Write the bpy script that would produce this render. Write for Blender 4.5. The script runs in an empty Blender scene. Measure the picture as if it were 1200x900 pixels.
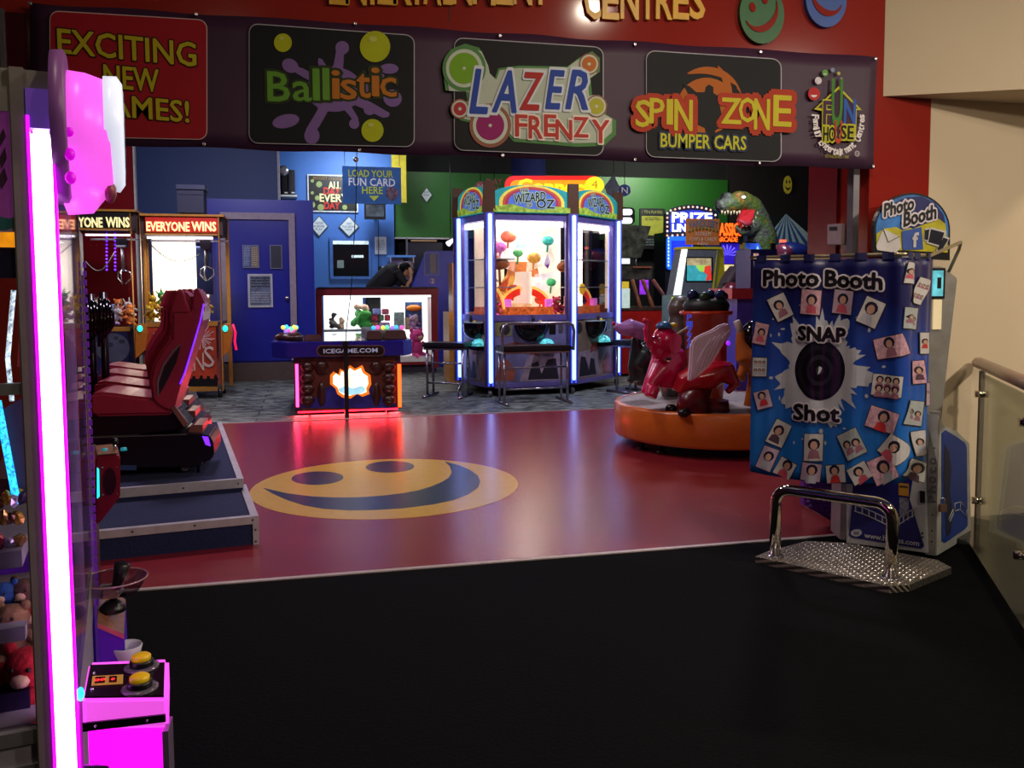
import bpy, bmesh, math, random
from mathutils import Vector as V, Matrix as Mx
random.seed(7)
SC = bpy.context.scene
COL = SC.collection
PI = math.pi

# ---------------------------------------------------------------- camera
F, PY, PITCH, ROLL, YAW, EYE = 1014.0, 410.0, 0.0698, -0.0045, 0.2319, 1.5
fwd = V((math.sin(YAW)*math.cos(PITCH), math.cos(YAW)*math.cos(PITCH), -math.sin(PITCH)))
right = V((math.cos(YAW), -math.sin(YAW), 0))
upv = right.cross(fwd)
R2 = right*math.cos(ROLL) + upv*math.sin(ROLL)
U2 = -right*math.sin(ROLL) + upv*math.cos(ROLL)
cam = bpy.data.cameras.new('camera'); camo = bpy.data.objects.new('camera', cam); COL.objects.link(camo)
m = Mx((R2, U2, -fwd)).transposed().to_4x4(); m.translation = V((0, 0, EYE)); camo.matrix_world = m
cam.sensor_width = 36; cam.lens = F/1200*36; cam.shift_y = -(450-PY)/1200
cam.clip_start = .05; SC.camera = camo

def ray(x, y): return fwd + R2*((x-600)/F) - U2*((y-PY)/F)
def at(x, y, Y):
    d = ray(x, y); return V((0, 0, EYE)) + d*(Y/d.y)
def atx(x, y, X):
    d = ray(x, y); return V((0, 0, EYE)) + d*(X/d.x)
def gp(x, y, z=0.0):
    d = ray(x, y); return V((0, 0, EYE)) + d*((z-EYE)/d.z)
def onplane(x, y, o, n):
    d = ray(x, y); e = V((0, 0, EYE)); return e + d*((o-e).dot(n)/d.dot(n))

# ---------------------------------------------------------------- world, lights, exposure
w = bpy.data.worlds.new('world'); SC.world = w; w.use_nodes = True
w.node_tree.nodes['Background'].inputs[0].default_value = (.55, .5, .6, 1)
w.node_tree.nodes['Background'].inputs[1].default_value = .02
SC.view_settings.view_transform = 'Standard'; SC.view_settings.look = 'None'
SC.view_settings.exposure = 0.0; SC.view_settings.gamma = 1.0; SC.view_settings.use_curve_mapping = False

def area(name, loc, target, size, power, col, shape='DISK', size_y=None, spread=PI):
    l = bpy.data.lights.new(name, 'AREA'); l.shape = shape; l.size = size
    if size_y: l.size_y = size_y
    l.energy = power; l.color = col; l.spread = spread
    o = bpy.data.objects.new(name, l); COL.objects.link(o); o.location = loc
    o.rotation_euler = (V(target)-V(loc)).to_track_quat('-Z', 'Y').to_euler()
    return o
WARM = (1, .84, .66)
area('mall_downlight_and_fill', (2.15, 2.76, 3.62), (2.15, 2.76, 0), .16, 30, WARM)
area('mall_downlight_and_fill', (5.0, .6, 3.62), (4.9, 1.6, 0), .3, 165, (1, .87, .72))
area('mall_downlight_and_fill', (6.2, 2.8, 3.62), (6.0, 3.0, 0), .3, 60, WARM)  # unseen fill, added to brighten the cream wall
area('mall_downlight_and_fill', (-.6, 1.0, 3.62), (-.6, 1.0, 0), .2, 10, WARM)
area('mall_downlight_and_fill', (2.4, -.6, 3.62), (3.4, 4.6, 2.0), .5, 80, WARM)  # unseen fill aimed at the shopfront, added to lift the bulkhead
area('office_light', (1.0, 17.0, 4.25), (1.0, 18.2, 2), .8, 70, (.8, .9, 1))
area('rear_light', (7.4, 16.9, 4.25), (7.4, 18.5, 3.3), .5, 70, (.9, 1, .8))
area('rear_light', (2.6, 17.2, 4.3), (2.6, 18.5, 2.6), .4, 6, (.9, 1, .9))
area('hall_fill', (1.6, 7.6, 4.3), (1.6, 7.6, 0), .7, 46, (1, .85, .8))  # unseen ambient fill lights added to brighten the hall
area('hall_fill', (-.7, 7.4, 4.3), (-1.0, 7.4, 0), .5, 75, (1, .8, .95))  # fill added on the left to brighten the racing seats
area('hall_fill', (-1.2, 10.9, 4.3), (-1.4, 13, 0), .6, 110, (.78, .75, 1))
area('hall_fill', (4.5, 10.0, 4.3), (3.8, 10.4, 0), .6, 110, (.85, .8, 1))
area('hall_fill', (7.4, 13.2, 4.3), (7.4, 15, 1), .6, 85, (.95, .95, 1))

# ---------------------------------------------------------------- materials
def lin(h):
    if isinstance(h, str):
        h = h.lstrip('#'); v = [int(h[i:i+2], 16)/255 for i in (0, 2, 4)]
    else: v = h
    return [a/12.92 if a <= .04045 else ((a+.055)/1.055)**2.4 for a in v]
MATS = {}
def mat(name, col='#808080', rough=.5, metal=0, emit=0, noise=.12, scale=14, bump=0, alpha=None, coat=0, ecol=None, spec=.5):
    key = name
    if key in MATS: return MATS[key]
    M = bpy.data.materials.new(name); M.use_nodes = True; nt = M.node_tree; b = nt.nodes['Principled BSDF']
    c = lin(col)
    b.inputs['Roughness'].default_value = rough; b.inputs['Metallic'].default_value = metal
    b.inputs['Specular IOR Level'].default_value = spec
    b.inputs['Coat Weight'].default_value = coat; b.inputs['Coat Roughness'].default_value = .22
    tc = nt.nodes.new('ShaderNodeTexCoord')
    n = nt.nodes.new('ShaderNodeTexNoise'); n.inputs['Scale'].default_value = scale; n.inputs['Detail'].default_value = 4
    nt.links.new(tc.outputs['Object'], n.inputs['Vector'])
    r = nt.nodes.new('ShaderNodeValToRGB')
    r.color_ramp.elements[0].position = .3; r.color_ramp.elements[1].position = .7
    r.color_ramp.elements[0].color = [x*(1-noise) for x in c]+[1]
    r.color_ramp.elements[1].color = [min(1, x*(1+noise)) for x in c]+[1]
    nt.links.new(n.outputs['Fac'], r.inputs['Fac']); nt.links.new(r.outputs['Color'], b.inputs['Base Color'])
    if emit:
        nt.links.new(r.outputs['Color'], b.inputs['Emission Color'])
        if ecol: 
            nt.links.remove(b.inputs['Emission Color'].links[0]); b.inputs['Emission Color'].default_value = lin(ecol)+[1]
        b.inputs['Emission Strength'].default_value = emit
    if bump:
        bp = nt.nodes.new('ShaderNodeBump'); bp.inputs['Strength'].default_value = bump; bp.inputs['Distance'].default_value = .02
        nt.links.new(n.outputs['Fac'], bp.inputs['Height']); nt.links.new(bp.outputs['Normal'], b.inputs['Normal'])
    MATS[key] = M; return M
def glassmat(name, tint='#ffffff', refl=.08, rough=.02):
    if name in MATS: return MATS[name]
    M = bpy.data.materials.new(name); M.use_nodes = True; nt = M.node_tree; nt.nodes.clear()
    o = nt.nodes.new('ShaderNodeOutputMaterial'); mx = nt.nodes.new('ShaderNodeMixShader')
    t = nt.nodes.new('ShaderNodeBsdfTransparent'); t.inputs[0].default_value = lin(tint)+[1]
    g = nt.nodes.new('ShaderNodeBsdfGlossy'); g.inputs['Roughness'].default_value = rough
    fr = nt.nodes.new('ShaderNodeLayerWeight'); fr.inputs['Blend'].default_value = .25
    ma = nt.nodes.new('ShaderNodeMath'); ma.operation = 'MULTIPLY_ADD'; ma.inputs[1].default_value = .5; ma.inputs[2].default_value = refl*.5
    nt.links.new(fr.outputs['Fresnel'], ma.inputs[0]); nt.links.new(ma.outputs[0], mx.inputs[0])
    nt.links.new(t.outputs[0], mx.inputs[1]); nt.links.new(g.outputs[0], mx.inputs[2]); nt.links.new(mx.outputs[0], o.inputs[0])
    MATS[name] = M; return M

# ---------------------------------------------------------------- mesh builder
class MB:
    def __init__(s): s.v = []; s.f = []; s.mi = []; s.sm = []; s.m = 0; s.T = None
    def add(s, vs, fs, smooth=False):
        k = len(s.v)
        for p in vs:
            p = V(p); s.v.append(s.T @ p if s.T else p)
        for f in fs: s.f.append([k+i for i in f]); s.mi.append(s.m); s.sm.append(smooth)
    def box(s, x0, x1, y0, y1, z0, z1):
        s.add([(x0,y0,z0),(x1,y0,z0),(x1,y1,z0),(x0,y1,z0),(x0,y0,z1),(x1,y0,z1),(x1,y1,z1),(x0,y1,z1)],
              [(3,2,1,0),(4,5,6,7),(0,1,5,4),(1,2,6,5),(2,3,7,6),(3,0,4,7)]); return s
    def prism(s, pts, d):                       # pts: 3D polygon, d: extrusion vector
        n = len(pts); pts = [V(p) for p in pts]; d = V(d)
        s.add(pts+[p+d for p in pts], [tuple(range(n))[::-1], tuple(range(n, 2*n))]+[(i,(i+1)%n,n+(i+1)%n,n+i) for i in range(n)]); return s
    def tube(s, pts, r, n=10, cap=True, flat=1.0, smooth=True):
        pts = [V(p) for p in pts]; N = len(pts); rs = r if isinstance(r, (list, tuple)) else [r]*N
        vs = []; fs = []; prev = None
        for i, p in enumerate(pts):
            t = (pts[min(i+1, N-1)]-pts[max(i-1, 0)]).normalized()
            if prev is None:
                a = V((0,0,1)) if abs(t.z) < .9 else V((1,0,0)); u = t.cross(a).normalized()
            else: u = (prev - t*prev.dot(t)).normalized()
            prev = u; q = t.cross(u)
            for k in range(n):
                a = 2*PI*k/n; vs.append(p+(u*math.cos(a)+q*math.sin(a)*flat)*rs[i])
        for i in range(N-1):
            for k in range(n): fs.append((i*n+k, i*n+(k+1)%n, (i+1)*n+(k+1)%n, (i+1)*n+k))
        s.add(vs, fs, smooth)
        if cap: s.add(vs[:n], [tuple(range(n))[::-1]]); s.add(vs[-n:], [tuple(range(n))])
        return s
    def cyl(s, p0, p1, r, n=16, r2=None): return s.tube([p0, p1], [r, r if r2 is None else r2], n)
    def lathe(s, prof, c=(0,0,0), n=24, axis='z', smooth=True, sx=1, sy=1, cap=True):
        vs = []; c = V(c)
        for r, h in prof:
            for k in range(n):
                a = 2*PI*k/n; p = V((r*math.cos(a)*sx, r*math.sin(a)*sy, h))
                if axis == 'y': p = V((p.x, -h, p.y))
                if axis == 'x': p = V((h, p.x, p.y))
                vs.append(c+p)
        N = len(prof); s.add(vs, [(i*n+k, i*n+(k+1)%n, (i+1)*n+(k+1)%n, (i+1)*n+k) for i in range(N-1) for k in range(n)], smooth)
        if cap and prof[0][0] > 1e-5: s.add(vs[:n], [tuple(range(n))[::-1]])
        if cap and prof[-1][0] > 1e-5: s.add(vs[-n:], [tuple(range(n))])
        return s
    def ball(s, c, r, n=14, rot=None):
        r = (r, r, r) if not isinstance(r, (tuple, list)) else r; vs = []; fs = []; m2 = max(4, n//2)
        for i in range(m2+1):
            t = PI*i/m2
            for k in range(n):
                a = 2*PI*k/n; p = V((math.sin(t)*math.cos(a)*r[0], math.sin(t)*math.sin(a)*r[1], math.cos(t)*r[2]))
                if rot: p = rot @ p
                vs.append(V(c)+p)
        for i in range(m2):
            for k in range(n): fs.append(((i+1)*n+k, (i+1)*n+(k+1)%n, i*n+(k+1)%n, i*n+k))
        s.add(vs, fs, True); return s
    def quad(s, a, b, c, d): s.add([a,b,c,d], [(0,1,2,3)]); return s
    def build(s, name, mats, parent=None, bevel=0, fuse=0, world=False):
        me = bpy.data.meshes.new(name)
        vs = s.v
        if parent is not None and world:
            r = parent
            while r.parent: r = r.parent
            iM = ROOTM[r.name].inverted(); vs = [iM @ p for p in vs]
        me.from_pydata([tuple(p) for p in vs], [], s.f)
        if not isinstance(mats, (list, tuple)): mats = [mats]
        for mm in mats: me.materials.append(mm)
        me.polygons.foreach_set('material_index', s.mi); me.polygons.foreach_set('use_smooth', s.sm)
        bm = bmesh.new(); bm.from_mesh(me); bmesh.ops.remove_doubles(bm, verts=bm.verts, dist=1e-6)
        if bevel:
            es = [e for e in bm.edges if len(e.link_faces) == 2 and e.calc_face_angle(0) > .5]
            bmesh.ops.bevel(bm, geom=es, offset=bevel, segments=2, affect='EDGES', clamp_overlap=True)
        bmesh.ops.recalc_face_normals(bm, faces=bm.faces)
        bm.to_mesh(me); bm.free(); me.update()
        o = bpy.data.objects.new(name, me); COL.objects.link(o)
        if fuse:
            md = o.modifiers.new('r', 'REMESH'); md.mode = 'VOXEL'; md.voxel_size = fuse; md.use_smooth_shade = True
            md2 = o.modifiers.new('s', 'SMOOTH'); md2.factor = .5; md2.iterations = 4
            dg = bpy.context.evaluated_depsgraph_get(); me2 = bpy.data.meshes.new_from_object(o.evaluated_get(dg))
            o.modifiers.clear(); o.data = me2; bpy.data.meshes.remove(me); me2.name = name
            if not me2.materials: me2.materials.append(mats[0])
            me2.polygons.foreach_set('use_smooth', [True]*len(me2.polygons))
        if parent is not None: o.parent = parent
        return o
ROOTM = {}
def props(o, label, cat, group=None, kind=None):
    if label: o['label'] = label
    if cat: o['category'] = cat
    if group: o['group'] = group
    if kind: o['kind'] = kind
    return o
def thing(name, label, cat, loc=(0,0,0), rz=0, group=None):
    o = bpy.data.objects.new(name, None); COL.objects.link(o); o.location = loc; o.rotation_euler = (0,0,rz)
    o.empty_display_size = .1
    ROOTM[o.name] = Mx.Translation(V(loc)) @ Mx.Rotation(rz, 4, 'Z')
    return props(o, label, cat, group)
def solo(o, label, cat, group=None, kind=None):      # a thing that is one mesh: origin at its base
    me = o.data; n = len(me.vertices)
    c = sum((v.co for v in me.vertices), V())/n; z = min(v.co.z for v in me.vertices); c.z = z
    me.transform(Mx.Translation(-c)); o.location = c
    ROOTM[o.name] = Mx.Translation(c)
    return props(o, label, cat, group, kind)
def struct(name, mb, m, **k):
    o = mb.build(name, m, **k); o['kind'] = 'structure'; return o
def dup(root, loc, rz=None, label=None, recolor=None, scale=None):
    r = root.copy(); COL.objects.link(r); r.location = loc
    if rz is not None: r.rotation_euler = (0, 0, rz)
    if label: r['label'] = label
    if scale: r.scale = (scale,)*3
    for ch in root.children:
        c = ch.copy(); COL.objects.link(c); c.parent = r
        for g in ch.children:
            d = g.copy(); COL.objects.link(d); d.parent = c
    return r

_tx = {}
def tmesh(s, off=0.0, shear=0):
    k = (s, off, shear)
    if k in _tx: return _tx[k]
    cu = bpy.data.curves.new('t', 'FONT'); cu.body = s; cu.offset = off; cu.align_x = 'CENTER'; cu.resolution_u = 2; cu.shear = shear
    cu.extrude = 0
    o = bpy.data.objects.new('t', cu); COL.objects.link(o)
    dg = bpy.context.evaluated_depsgraph_get(); me = bpy.data.meshes.new_from_object(o.evaluated_get(dg))
    vs = [v.co.copy() for v in me.vertices]; fs = [tuple(p.vertices) for p in me.polygons]
    bpy.data.objects.remove(o); bpy.data.curves.remove(cu); bpy.data.meshes.remove(me)
    _tx[k] = (vs, fs); return _tx[k]
def textmb(mb, s, fn, w, h, off=.0, base=None, ext=None, shear=0, arc=0, slant=0):
    """lay text s in a w x h box centred on 0; fn maps (u,v)->3D; ext = extrusion vector"""
    bv, _ = tmesh(s, 0.0, shear); x0 = min(p.x for p in bv); x1 = max(p.x for p in bv); y0 = min(p.y for p in bv); y1 = max(p.y for p in bv)
    vs, fs = tmesh(s, off, shear); out = []
    for p in vs:
        u = ((p.x-x0)/(x1-x0)-.5)*w; v = ((p.y-y0)/(y1-y0)-.5)*h
        out.append(fn(u, v + arc*(1-(2*u/w)**2) + slant*u))
    if ext is None: mb.add(out, fs)
    else:
        e = V(ext); n = len(out); mb.add(out+[p+e for p in out], fs+[tuple(n+i for i in f[::-1]) for f in fs])
        cnt = {}
        for f in fs:
            for a, b in zip(f, f[1:]+f[:1]): cnt[(a,b)] = 1
        mb.add(out+[p+e for p in out], [(a, b, n+b, n+a) for (a, b) in cnt if (b, a) not in cnt])
    return mb
def front(c, yo=0.0):            # frontal plane mapper around point c
    c = V(c); return lambda u, v: V((c.x+u, c.y-yo, c.z+v))
def ftext(s, px, py, pw, ph, Y, name, m, parent, depth=.004, off=0, **k):     # text box centred at pixel (px,py), pixel sizes, on plane Y
    c = at(px, py, Y); sc = (at(px+10, py, Y)-c).length/10
    mb = MB(); textmb(mb, s, front(c), pw*sc, ph*sc, off=off, ext=(0, -depth, 0), **k)
    return mb.build(name, m, parent, world=True) if parent else mb.build(name, m)
def fbox(mb, x0, y0, x1, y1, Y, d):     # frontal box whose front face covers a pixel rect on plane Y
    a = at(x0, y0, Y); b = at(x1, y1, Y); mb.box(a.x, b.x, Y, Y+d, min(a.z, b.z), max(a.z, b.z)); return mb
def fpoly(mb, pts, Y, d=.003): mb.prism([at(x, y, Y) for x, y in pts], (0, d, 0)); return mb
def ell(cx, cy, rx, ry, n=24, a0=0, rot=0):
    o = []
    for k in range(n):
        a = a0+2*PI*k/n; x = rx*math.cos(a); y = ry*math.sin(a)
        o.append((cx+x*math.cos(rot)-y*math.sin(rot), cy+x*math.sin(rot)+y*math.cos(rot)))
    return o
def rrect(x0, y0, x1, y1, r, n=5):
    o = []
    for cx, cy, a in ((x1-r, y0+r, -PI/2), (x1-r, y1-r, 0), (x0+r, y1-r, PI/2), (x0+r, y0+r, PI)):
        for k in range(n+1):
            t = a+PI/2*k/n; o.append((cx+r*math.cos(t), cy+r*math.sin(t)))
    return o
def ringstrip(mb, pts, w, Y, d=.003):   # closed outline of pixel pts with pixel width w
    n = len(pts); cx = sum(p[0] for p in pts)/n; cy = sum(p[1] for p in pts)/n
    P = [at(x, y, Y) for x, y in pts]
    Q = [at(x-(w if x > cx else -w if x < cx else 0), y-(w if y > cy else -w), Y) for x, y in pts]
    for i in range(n):
        j = (i+1) % n; mb.prism([P[i], P[j], Q[j], Q[i]], (0, d, 0))

# ================================================================ SETTING
def floormat():
    M = mat('black_carpet', '#09090c', 1.0, noise=.25, scale=60, bump=.3, spec=.08)
    return M
red_vinyl = mat('red_vinyl', '#84202a', .26, noise=.06, scale=3, coat=.25, spec=.6)
def plankcarpet():
    M = bpy.data.materials.new('plank_carpet'); M.use_nodes = True; nt = M.node_tree; b = nt.nodes['Principled BSDF']
    tc = nt.nodes.new('ShaderNodeTexCoord'); mp = nt.nodes.new('ShaderNodeMapping'); mp.inputs['Scale'].default_value = (1.0, 3.4, 1)
    n = nt.nodes.new('ShaderNodeTexNoise'); n.inputs['Scale'].default_value = 2.4; n.inputs['Detail'].default_value = 5; n.inputs['Distortion'].default_value = 2.5
    r = nt.nodes.new('ShaderNodeValToRGB'); e = r.color_ramp.elements
    e[0].position = .44; e[0].color = lin('#24262a')+[1]; e[1].position = .56; e[1].color = lin('#8a948c')+[1]
    br = nt.nodes.new('ShaderNodeTexBrick'); br.inputs['Scale'].default_value = 1; br.inputs['Mortar Size'].default_value = .012
    br.inputs['Brick Width'].default_value = 1.2; br.inputs['Row Height'].default_value = .3
    br.inputs['Color1'].default_value = (1,1,1,1); br.inputs['Color2'].default_value = (.6,.62,.6,1); br.inputs['Mortar'].default_value = (.2,.2,.2,1)
    mx = nt.nodes.new('ShaderNodeMixRGB'); mx.blend_type = 'MULTIPLY'; mx.inputs[0].default_value = 1
    nt.links.new(tc.outputs['Object'], mp.inputs[0]); nt.links.new(mp.outputs[0], n.inputs['Vector']); nt.links.new(n.outputs['Fac'], r.inputs[0])
    nt.links.new(tc.outputs['Object'], br.inputs['Vector'])
    nt.links.new(r.outputs[0], mx.inputs[1]); nt.links.new(br.outputs[0], mx.inputs[2]); nt.links.new(mx.outputs[0], b.inputs['Base Color'])
    b.inputs['Roughness'].default_value = .55
    return M
struct('floor', MB().box(-6, 4.6, -4, 4.57, -.1, 0), floormat())
fr = struct('floor', MB().box(-6, 14, 4.57, 10.2, -.1, 0), red_vinyl)
struct('floor', MB().box(-6, 14, 10.2, 19, -.1, 0), plankcarpet())
alu = mat('aluminium', '#b4b4b8', .35, .8, noise=.06)
struct('trim_1', MB().box(-6, 3.7, 4.555, 4.59, 0, .006), mat('metal_strip', '#b9a9a4', .4, .3))
struct('trim_2', MB().box(-6, 14, 10.185, 10.215, 0, .006), mat('metal_strip'))
# smiley inlay in the red vinyl
def gflat(pts, z0, z1):
    mb = MB(); P = [gp(x, y, 0) for x, y in pts]; mb.prism([(p.x, p.y, z0) for p in P], (0, 0, z1-z0)); return mb
vy = mat('yellow_vinyl', '#c69a35', .26, noise=.05, coat=.25); vb = mat('navy_vinyl', '#1e2740', .26, noise=.05, coat=.25)
mb = MB(); mb.prism([(.568+1.015*math.cos(2*PI*k/72), 6.638+1.015*math.sin(2*PI*k/72), 0) for k in range(72)], (0, 0, .0015)); mb.build('smiley_disc', vy, fr)
gflat(ell(372, 560.5, 30.5, 7.8, 32, rot=-.03), .0015, .0025).build('smiley_eye', vb, fr)
gflat(ell(457, 547.3, 28.5, 6.8, 32, rot=-.02), .0015, .0025).build('smiley_eye', vb, fr)
gflat([(308,572),(320,579),(337,586.5),(356,592.5),(379,596.5),(408,598.3),(436,598),(472,596),(507,591.5),(531,586.5),(549,579.5),(560,572),(563,564.5),(560,557.5),(551,551),(538,545.5),(521,541),(527,546.5),(529.5,554),(526,560),(518,565),(505,570.5),(490,575),(470,578.5),(450,581),(422,583),(393,583.3),(365,582),(337,578.5)], .0015, .0025).build('smiley_mouth', vb, fr)

# --- facade
fred = mat('facade_red_gloss', '#86241d', .12, noise=.05, scale=2, spec=.45)
ireds = mat('interior_red', '#7c1219', .25, noise=.05)
cream = mat('cream_plaster', '#bfae92', .7, noise=.03, scale=2)
struct('wall_front', MB().box(-6, 3.70, 4.6, 4.9, 2.3, 3.65), fred)
struct('wall_front', MB().box(3.286, 3.70, 4.6, 4.9, 0, 2.3), fred)
struct('wall_front', MB().box(-6, -1.32, 4.6, 4.9, 0, 2.3), fred)
struct('wall_right', MB().box(3.27, 3.70, 4.9, 5.22, 0, 3.65), ireds)
struct('wall_cream', MB().box(3.70, 9, 4.6, 4.9, -3, 3.65), cream)
q = gp(1200, 104, 2.64); q2 = V((3.365, 4.598, 0)); dd = (V((q.x, q.y, 0))-q2)*2.5
struct('wall_bulkhead', MB().prism([(3.365, 4.598, 2.638), (q2+dd).to_3d()+V((0,0,2.638)), (q2.x+dd.x, 4.598, 2.638)], (0, 0, 1.0)), cream)
struct('trim_3', MB().box(3.195, 3.235, 4.62, 4.68, 0, 2.32), mat('grey_steel', '#6d6a70', .4, .6))
struct('trim_4', MB().box(at(526.5,20,4.598).x, at(526.5,20,4.598).x+.004, 4.597, 4.6, 2.9, 3.6), mat('seam_dark', '#3a0c0b', .6))
# framed glossy panel on the facade at left
mb = MB(); a = at(5, 15, 4.59); b = at(36, 110, 4.59)
mb.box(a.x, b.x, 4.57, 4.6, b.z, a.z); wn = struct('window_1', mb, mat('dark_gloss_pane', '#3a0f18', .08))
MB().box(a.x-.015, a.x+.005, 4.555, 4.6, b.z, a.z+.01).build('window_frame', mat('grey_steel'), wn)
# ceilings
struct('ceiling', MB().box(-6, 14, 4.9, 19, 4.4, 4.5), mat('black_ceiling', '#0a090c', .9))
struct('ceiling', MB().box(-6, 9, -4, 4.6, 3.65, 3.75), mat('mall_ceiling', '#cfc8bb', .8))
struct('wall_mall_left', MB().box(-6.1, -6, -4, 19, -.1, 4.4), mat('dark_wall', '#241c2a', .8))
struct('wall_mall_behind', MB().box(-6, 9, -4.1, -4, -3, 3.7), mat('mall_wall', '#6f675b', .8))
struct('wall_mall_right', MB().box(9, 9.1, -4, 4.9, -3, 3.7), cream)
struct('wall_right', MB().box(14, 14.1, 4.9, 19, -.1, 4.4), mat('dark_wall'))
# back walls
struct('wall_back', MB().box(-6, 14, 18.6, 18.7, 0, 4.4), mat('black_wall', '#0b090c', .9))
green = mat('green_wall', '#1f5a16', .5, noise=.05)
struct('wall_back', MB().box(at(462,200,18.4).x, at(853,200,18.4).x, 18.4, 18.6, 2.6, 3.98), green)
struct('wall_back', MB().box(at(853,200,18.45).x, 13.9, 18.45, 18.6, 2.0, 4.4), mat('maroon_black', '#170a0c', .8))
lb = mat('office_blue', '#3d6db8', .55, noise=.03)
struct('wall_back', MB().box(-1.5, at(461.5,240,18.3).x, 18.3, 18.6, 0, 4.4), lb)
struct('wall_back', MB().box(at(459.5,200,17.9).x, at(476,200,17.9).x, 17.9, 18.1, 3.28, 4.4), mat('yellow_column', '#b5a224', .5))
struct('wall_left', MB().box(at(157,200,16.5).x, at(325,200,16.5).x, 16.5, 16.6, 0, 4.4), mat('slate_blue', '#28467e', .5, noise=.03))
struct('trim_5', MB().box(at(325,200,16.5).x, at(327.5,200,16.5).x, 16.48, 16.7, 3.0, 4.4), mat('off_white', '#c8c4c0', .5))
struct('wall_left', MB().box(-6, at(156.5,200,15).x, 15, 15.1, 0, 4.4), mat('interior_red'))
struct('trim_6', MB().box(at(156.5,200,15).x, at(158.5,200,15).x, 14.97, 15.1, 0, 4.4), mat('off_white'))
# office door block
rb = mat('royal_blue', '#16249a', .35, noise=.04)
YD = 15.0
struct('wall_door', MB().box(at(232,300,YD).x, at(368,300,YD).x, YD, 16.5, .3, 3.0), rb)
struct('trim_7', MB().box(at(232,300,YD).x, at(368,300,YD).x, YD-.02, 16.5, 0, .3), mat('brown_skirt', '#4a3b38', .6))
a = at(258,249,YD); b = at(349,421,YD)
dr = struct('door_1', MB().box(a.x+.1, b.x-.1, YD-.03, YD, .33, a.z-.1), mat('door_blue', '#131f8a', .3, noise=.05))
fm = MB(); fm.box(a.x, a.x+.1, YD-.08, YD, .33, a.z-.11); fm.box(b.x-.1, b.x, YD-.08, YD, .33, a.z-.11); fm.box(a.x, b.x, YD-.08, YD, a.z-.11, a.z)
fm.build('door_frame', mat('frame_mauve', '#8f8291', .5), dr)
c = at(336,349,YD-.06); mb = MB(); mb.cyl((c.x, YD-.03, c.z), (c.x, YD-.08, c.z), .02, 12); mb.ball((c.x, YD-.1, c.z), .035); mb.build('door_knob', mat('steel', '#c9c9cf', .2, .9), dr)
struct('wall_column', MB().cyl((at(624,200,16).x, 16.3, 0), (at(624,200,16).x, 16.3, 4.4), .33, 28), mat('column_blue', '#3c4a86', .5))

# ================================================================ FACADE SIGNS
yl = mat('gold_letters', '#d6a322', .4)
t = thing('wall_lettering', 'raised golden capital letters along the top of the red shopfront', 'sign', (1.2, 4.6, 3.0))
def letters(word, pxs, base, h, Y):
    for ch, px in zip(word, pxs):
        c = at(px, base, Y); mb = MB(); cw = {'I': .035, 'M': .12, 'N': .1, 'T': .09, 'S': .085}.get(ch, .088)
        textmb(mb, ch, front((c.x, Y, c.z+h/2)), cw, h, ext=(0, -.025, 0), off=.02); mb.build('letter', yl, t, world=True)
letters('CENTRES', (693, 714, 736, 757, 776, 796, 815), 23, .19, 4.6)
letters('ENTERTAINMENT', (397, 417, 436, 453, 471, 488, 506, 524, 541, 566, 590, 611, 632), 6, .19, 4.6)
def smiley_disc(px, py, r, col, nm, lab, rot):
    c = at(px, py, 4.6); s = thing(nm, lab, 'wall disc', (c.x, 4.6, c.z-r*.95))
    def pt(x, y): return V((c.x+(x*math.cos(rot)-y*math.sin(rot))*r*.88, 4.6, c.z+(x*math.sin(rot)+y*math.cos(rot))*r*1.05))
    mb = MB(); mb.prism([pt(math.cos(2*PI*k/40), math.sin(2*PI*k/40)) for k in range(40)], (0, -.03, 0)); mb.build('disc', mat(nm+'_paint', col, .5), s, world=True)
    mb = MB(); 
    o = [(.78*math.cos(PI+PI*k/20), .72*math.sin(PI+PI*k/20)+.12) for k in range(21)]; i_ = [(.74*math.cos(2*PI-PI*k/20), .48*math.sin(2*PI-PI*k/20)+.12) for k in range(21)]
    mb.prism([pt(*p)+V((0,-.031,0)) for p in o+i_[1:-1]], (0, -.004, 0)); mb.build('mouth', mat('facade_red_gloss'), s, world=True)
    for sx in (-.3, .32):
        mb = MB(); mb.prism([pt(sx+.13*math.cos(2*PI*k/16), .38+.17*math.sin(2*PI*k/16))+V((0,-.031,0)) for k in range(16)], (0, -.004, 0)); mb.build('eye', mat('facade_red_gloss'), s, world=True)
smiley_disc(890, 18, .158, '#1b5c2b', 'green_smiley', 'green smiling face disc on the red wall above the dark banner', .5)
smiley_disc(965, 1, .150, '#1d4a9a', 'blue_smiley', 'blue smiling face disc at the top right of the red wall', -.35)

# ---- banner
YB = 4.55
bn = thing('shop_banner', 'long dark purple vinyl banner advertising games on red shopfront', 'banner', (1.0, YB, 2.2))
purp = mat('banner_purple', '#3a2138', .5, noise=.06, scale=3, bump=.05, spec=.3)
TL, TR, BR, BL = at(35,3,YB), at(1028,67,YB), at(1023,198,YB), at(36,167,YB)
mb = MB(); N = 60; vs = []
for j in range(9):
    for i in range(N+1):
        u = i/N; v = j/8; p = (TL.lerp(TR, u)).lerp(BL.lerp(BR, u), v)
        vs.append(p+V((0, .006*math.sin(u*55)*(v-.5)**2*3+.004*math.sin(u*13+v*3), .004*math.sin(u*14*PI)*(2*v-1))))
k = len(vs); vs2 = [p+V((0, .004, 0)) for p in vs]
fs = [(j*(N+1)+i, j*(N+1)+i+1, (j+1)*(N+1)+i+1, (j+1)*(N+1)+i) for j in range(8) for i in range(N)]
mb.add(vs, fs, True); mb.add(vs2, fs, True)
rim = [i for i in range(N+1)]+[j*(N+1)+N for j in range(1, 9)]+[8*(N+1)+i for i in range(N-1, -1, -1)]+[j*(N+1) for j in range(7, 0, -1)]
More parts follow.
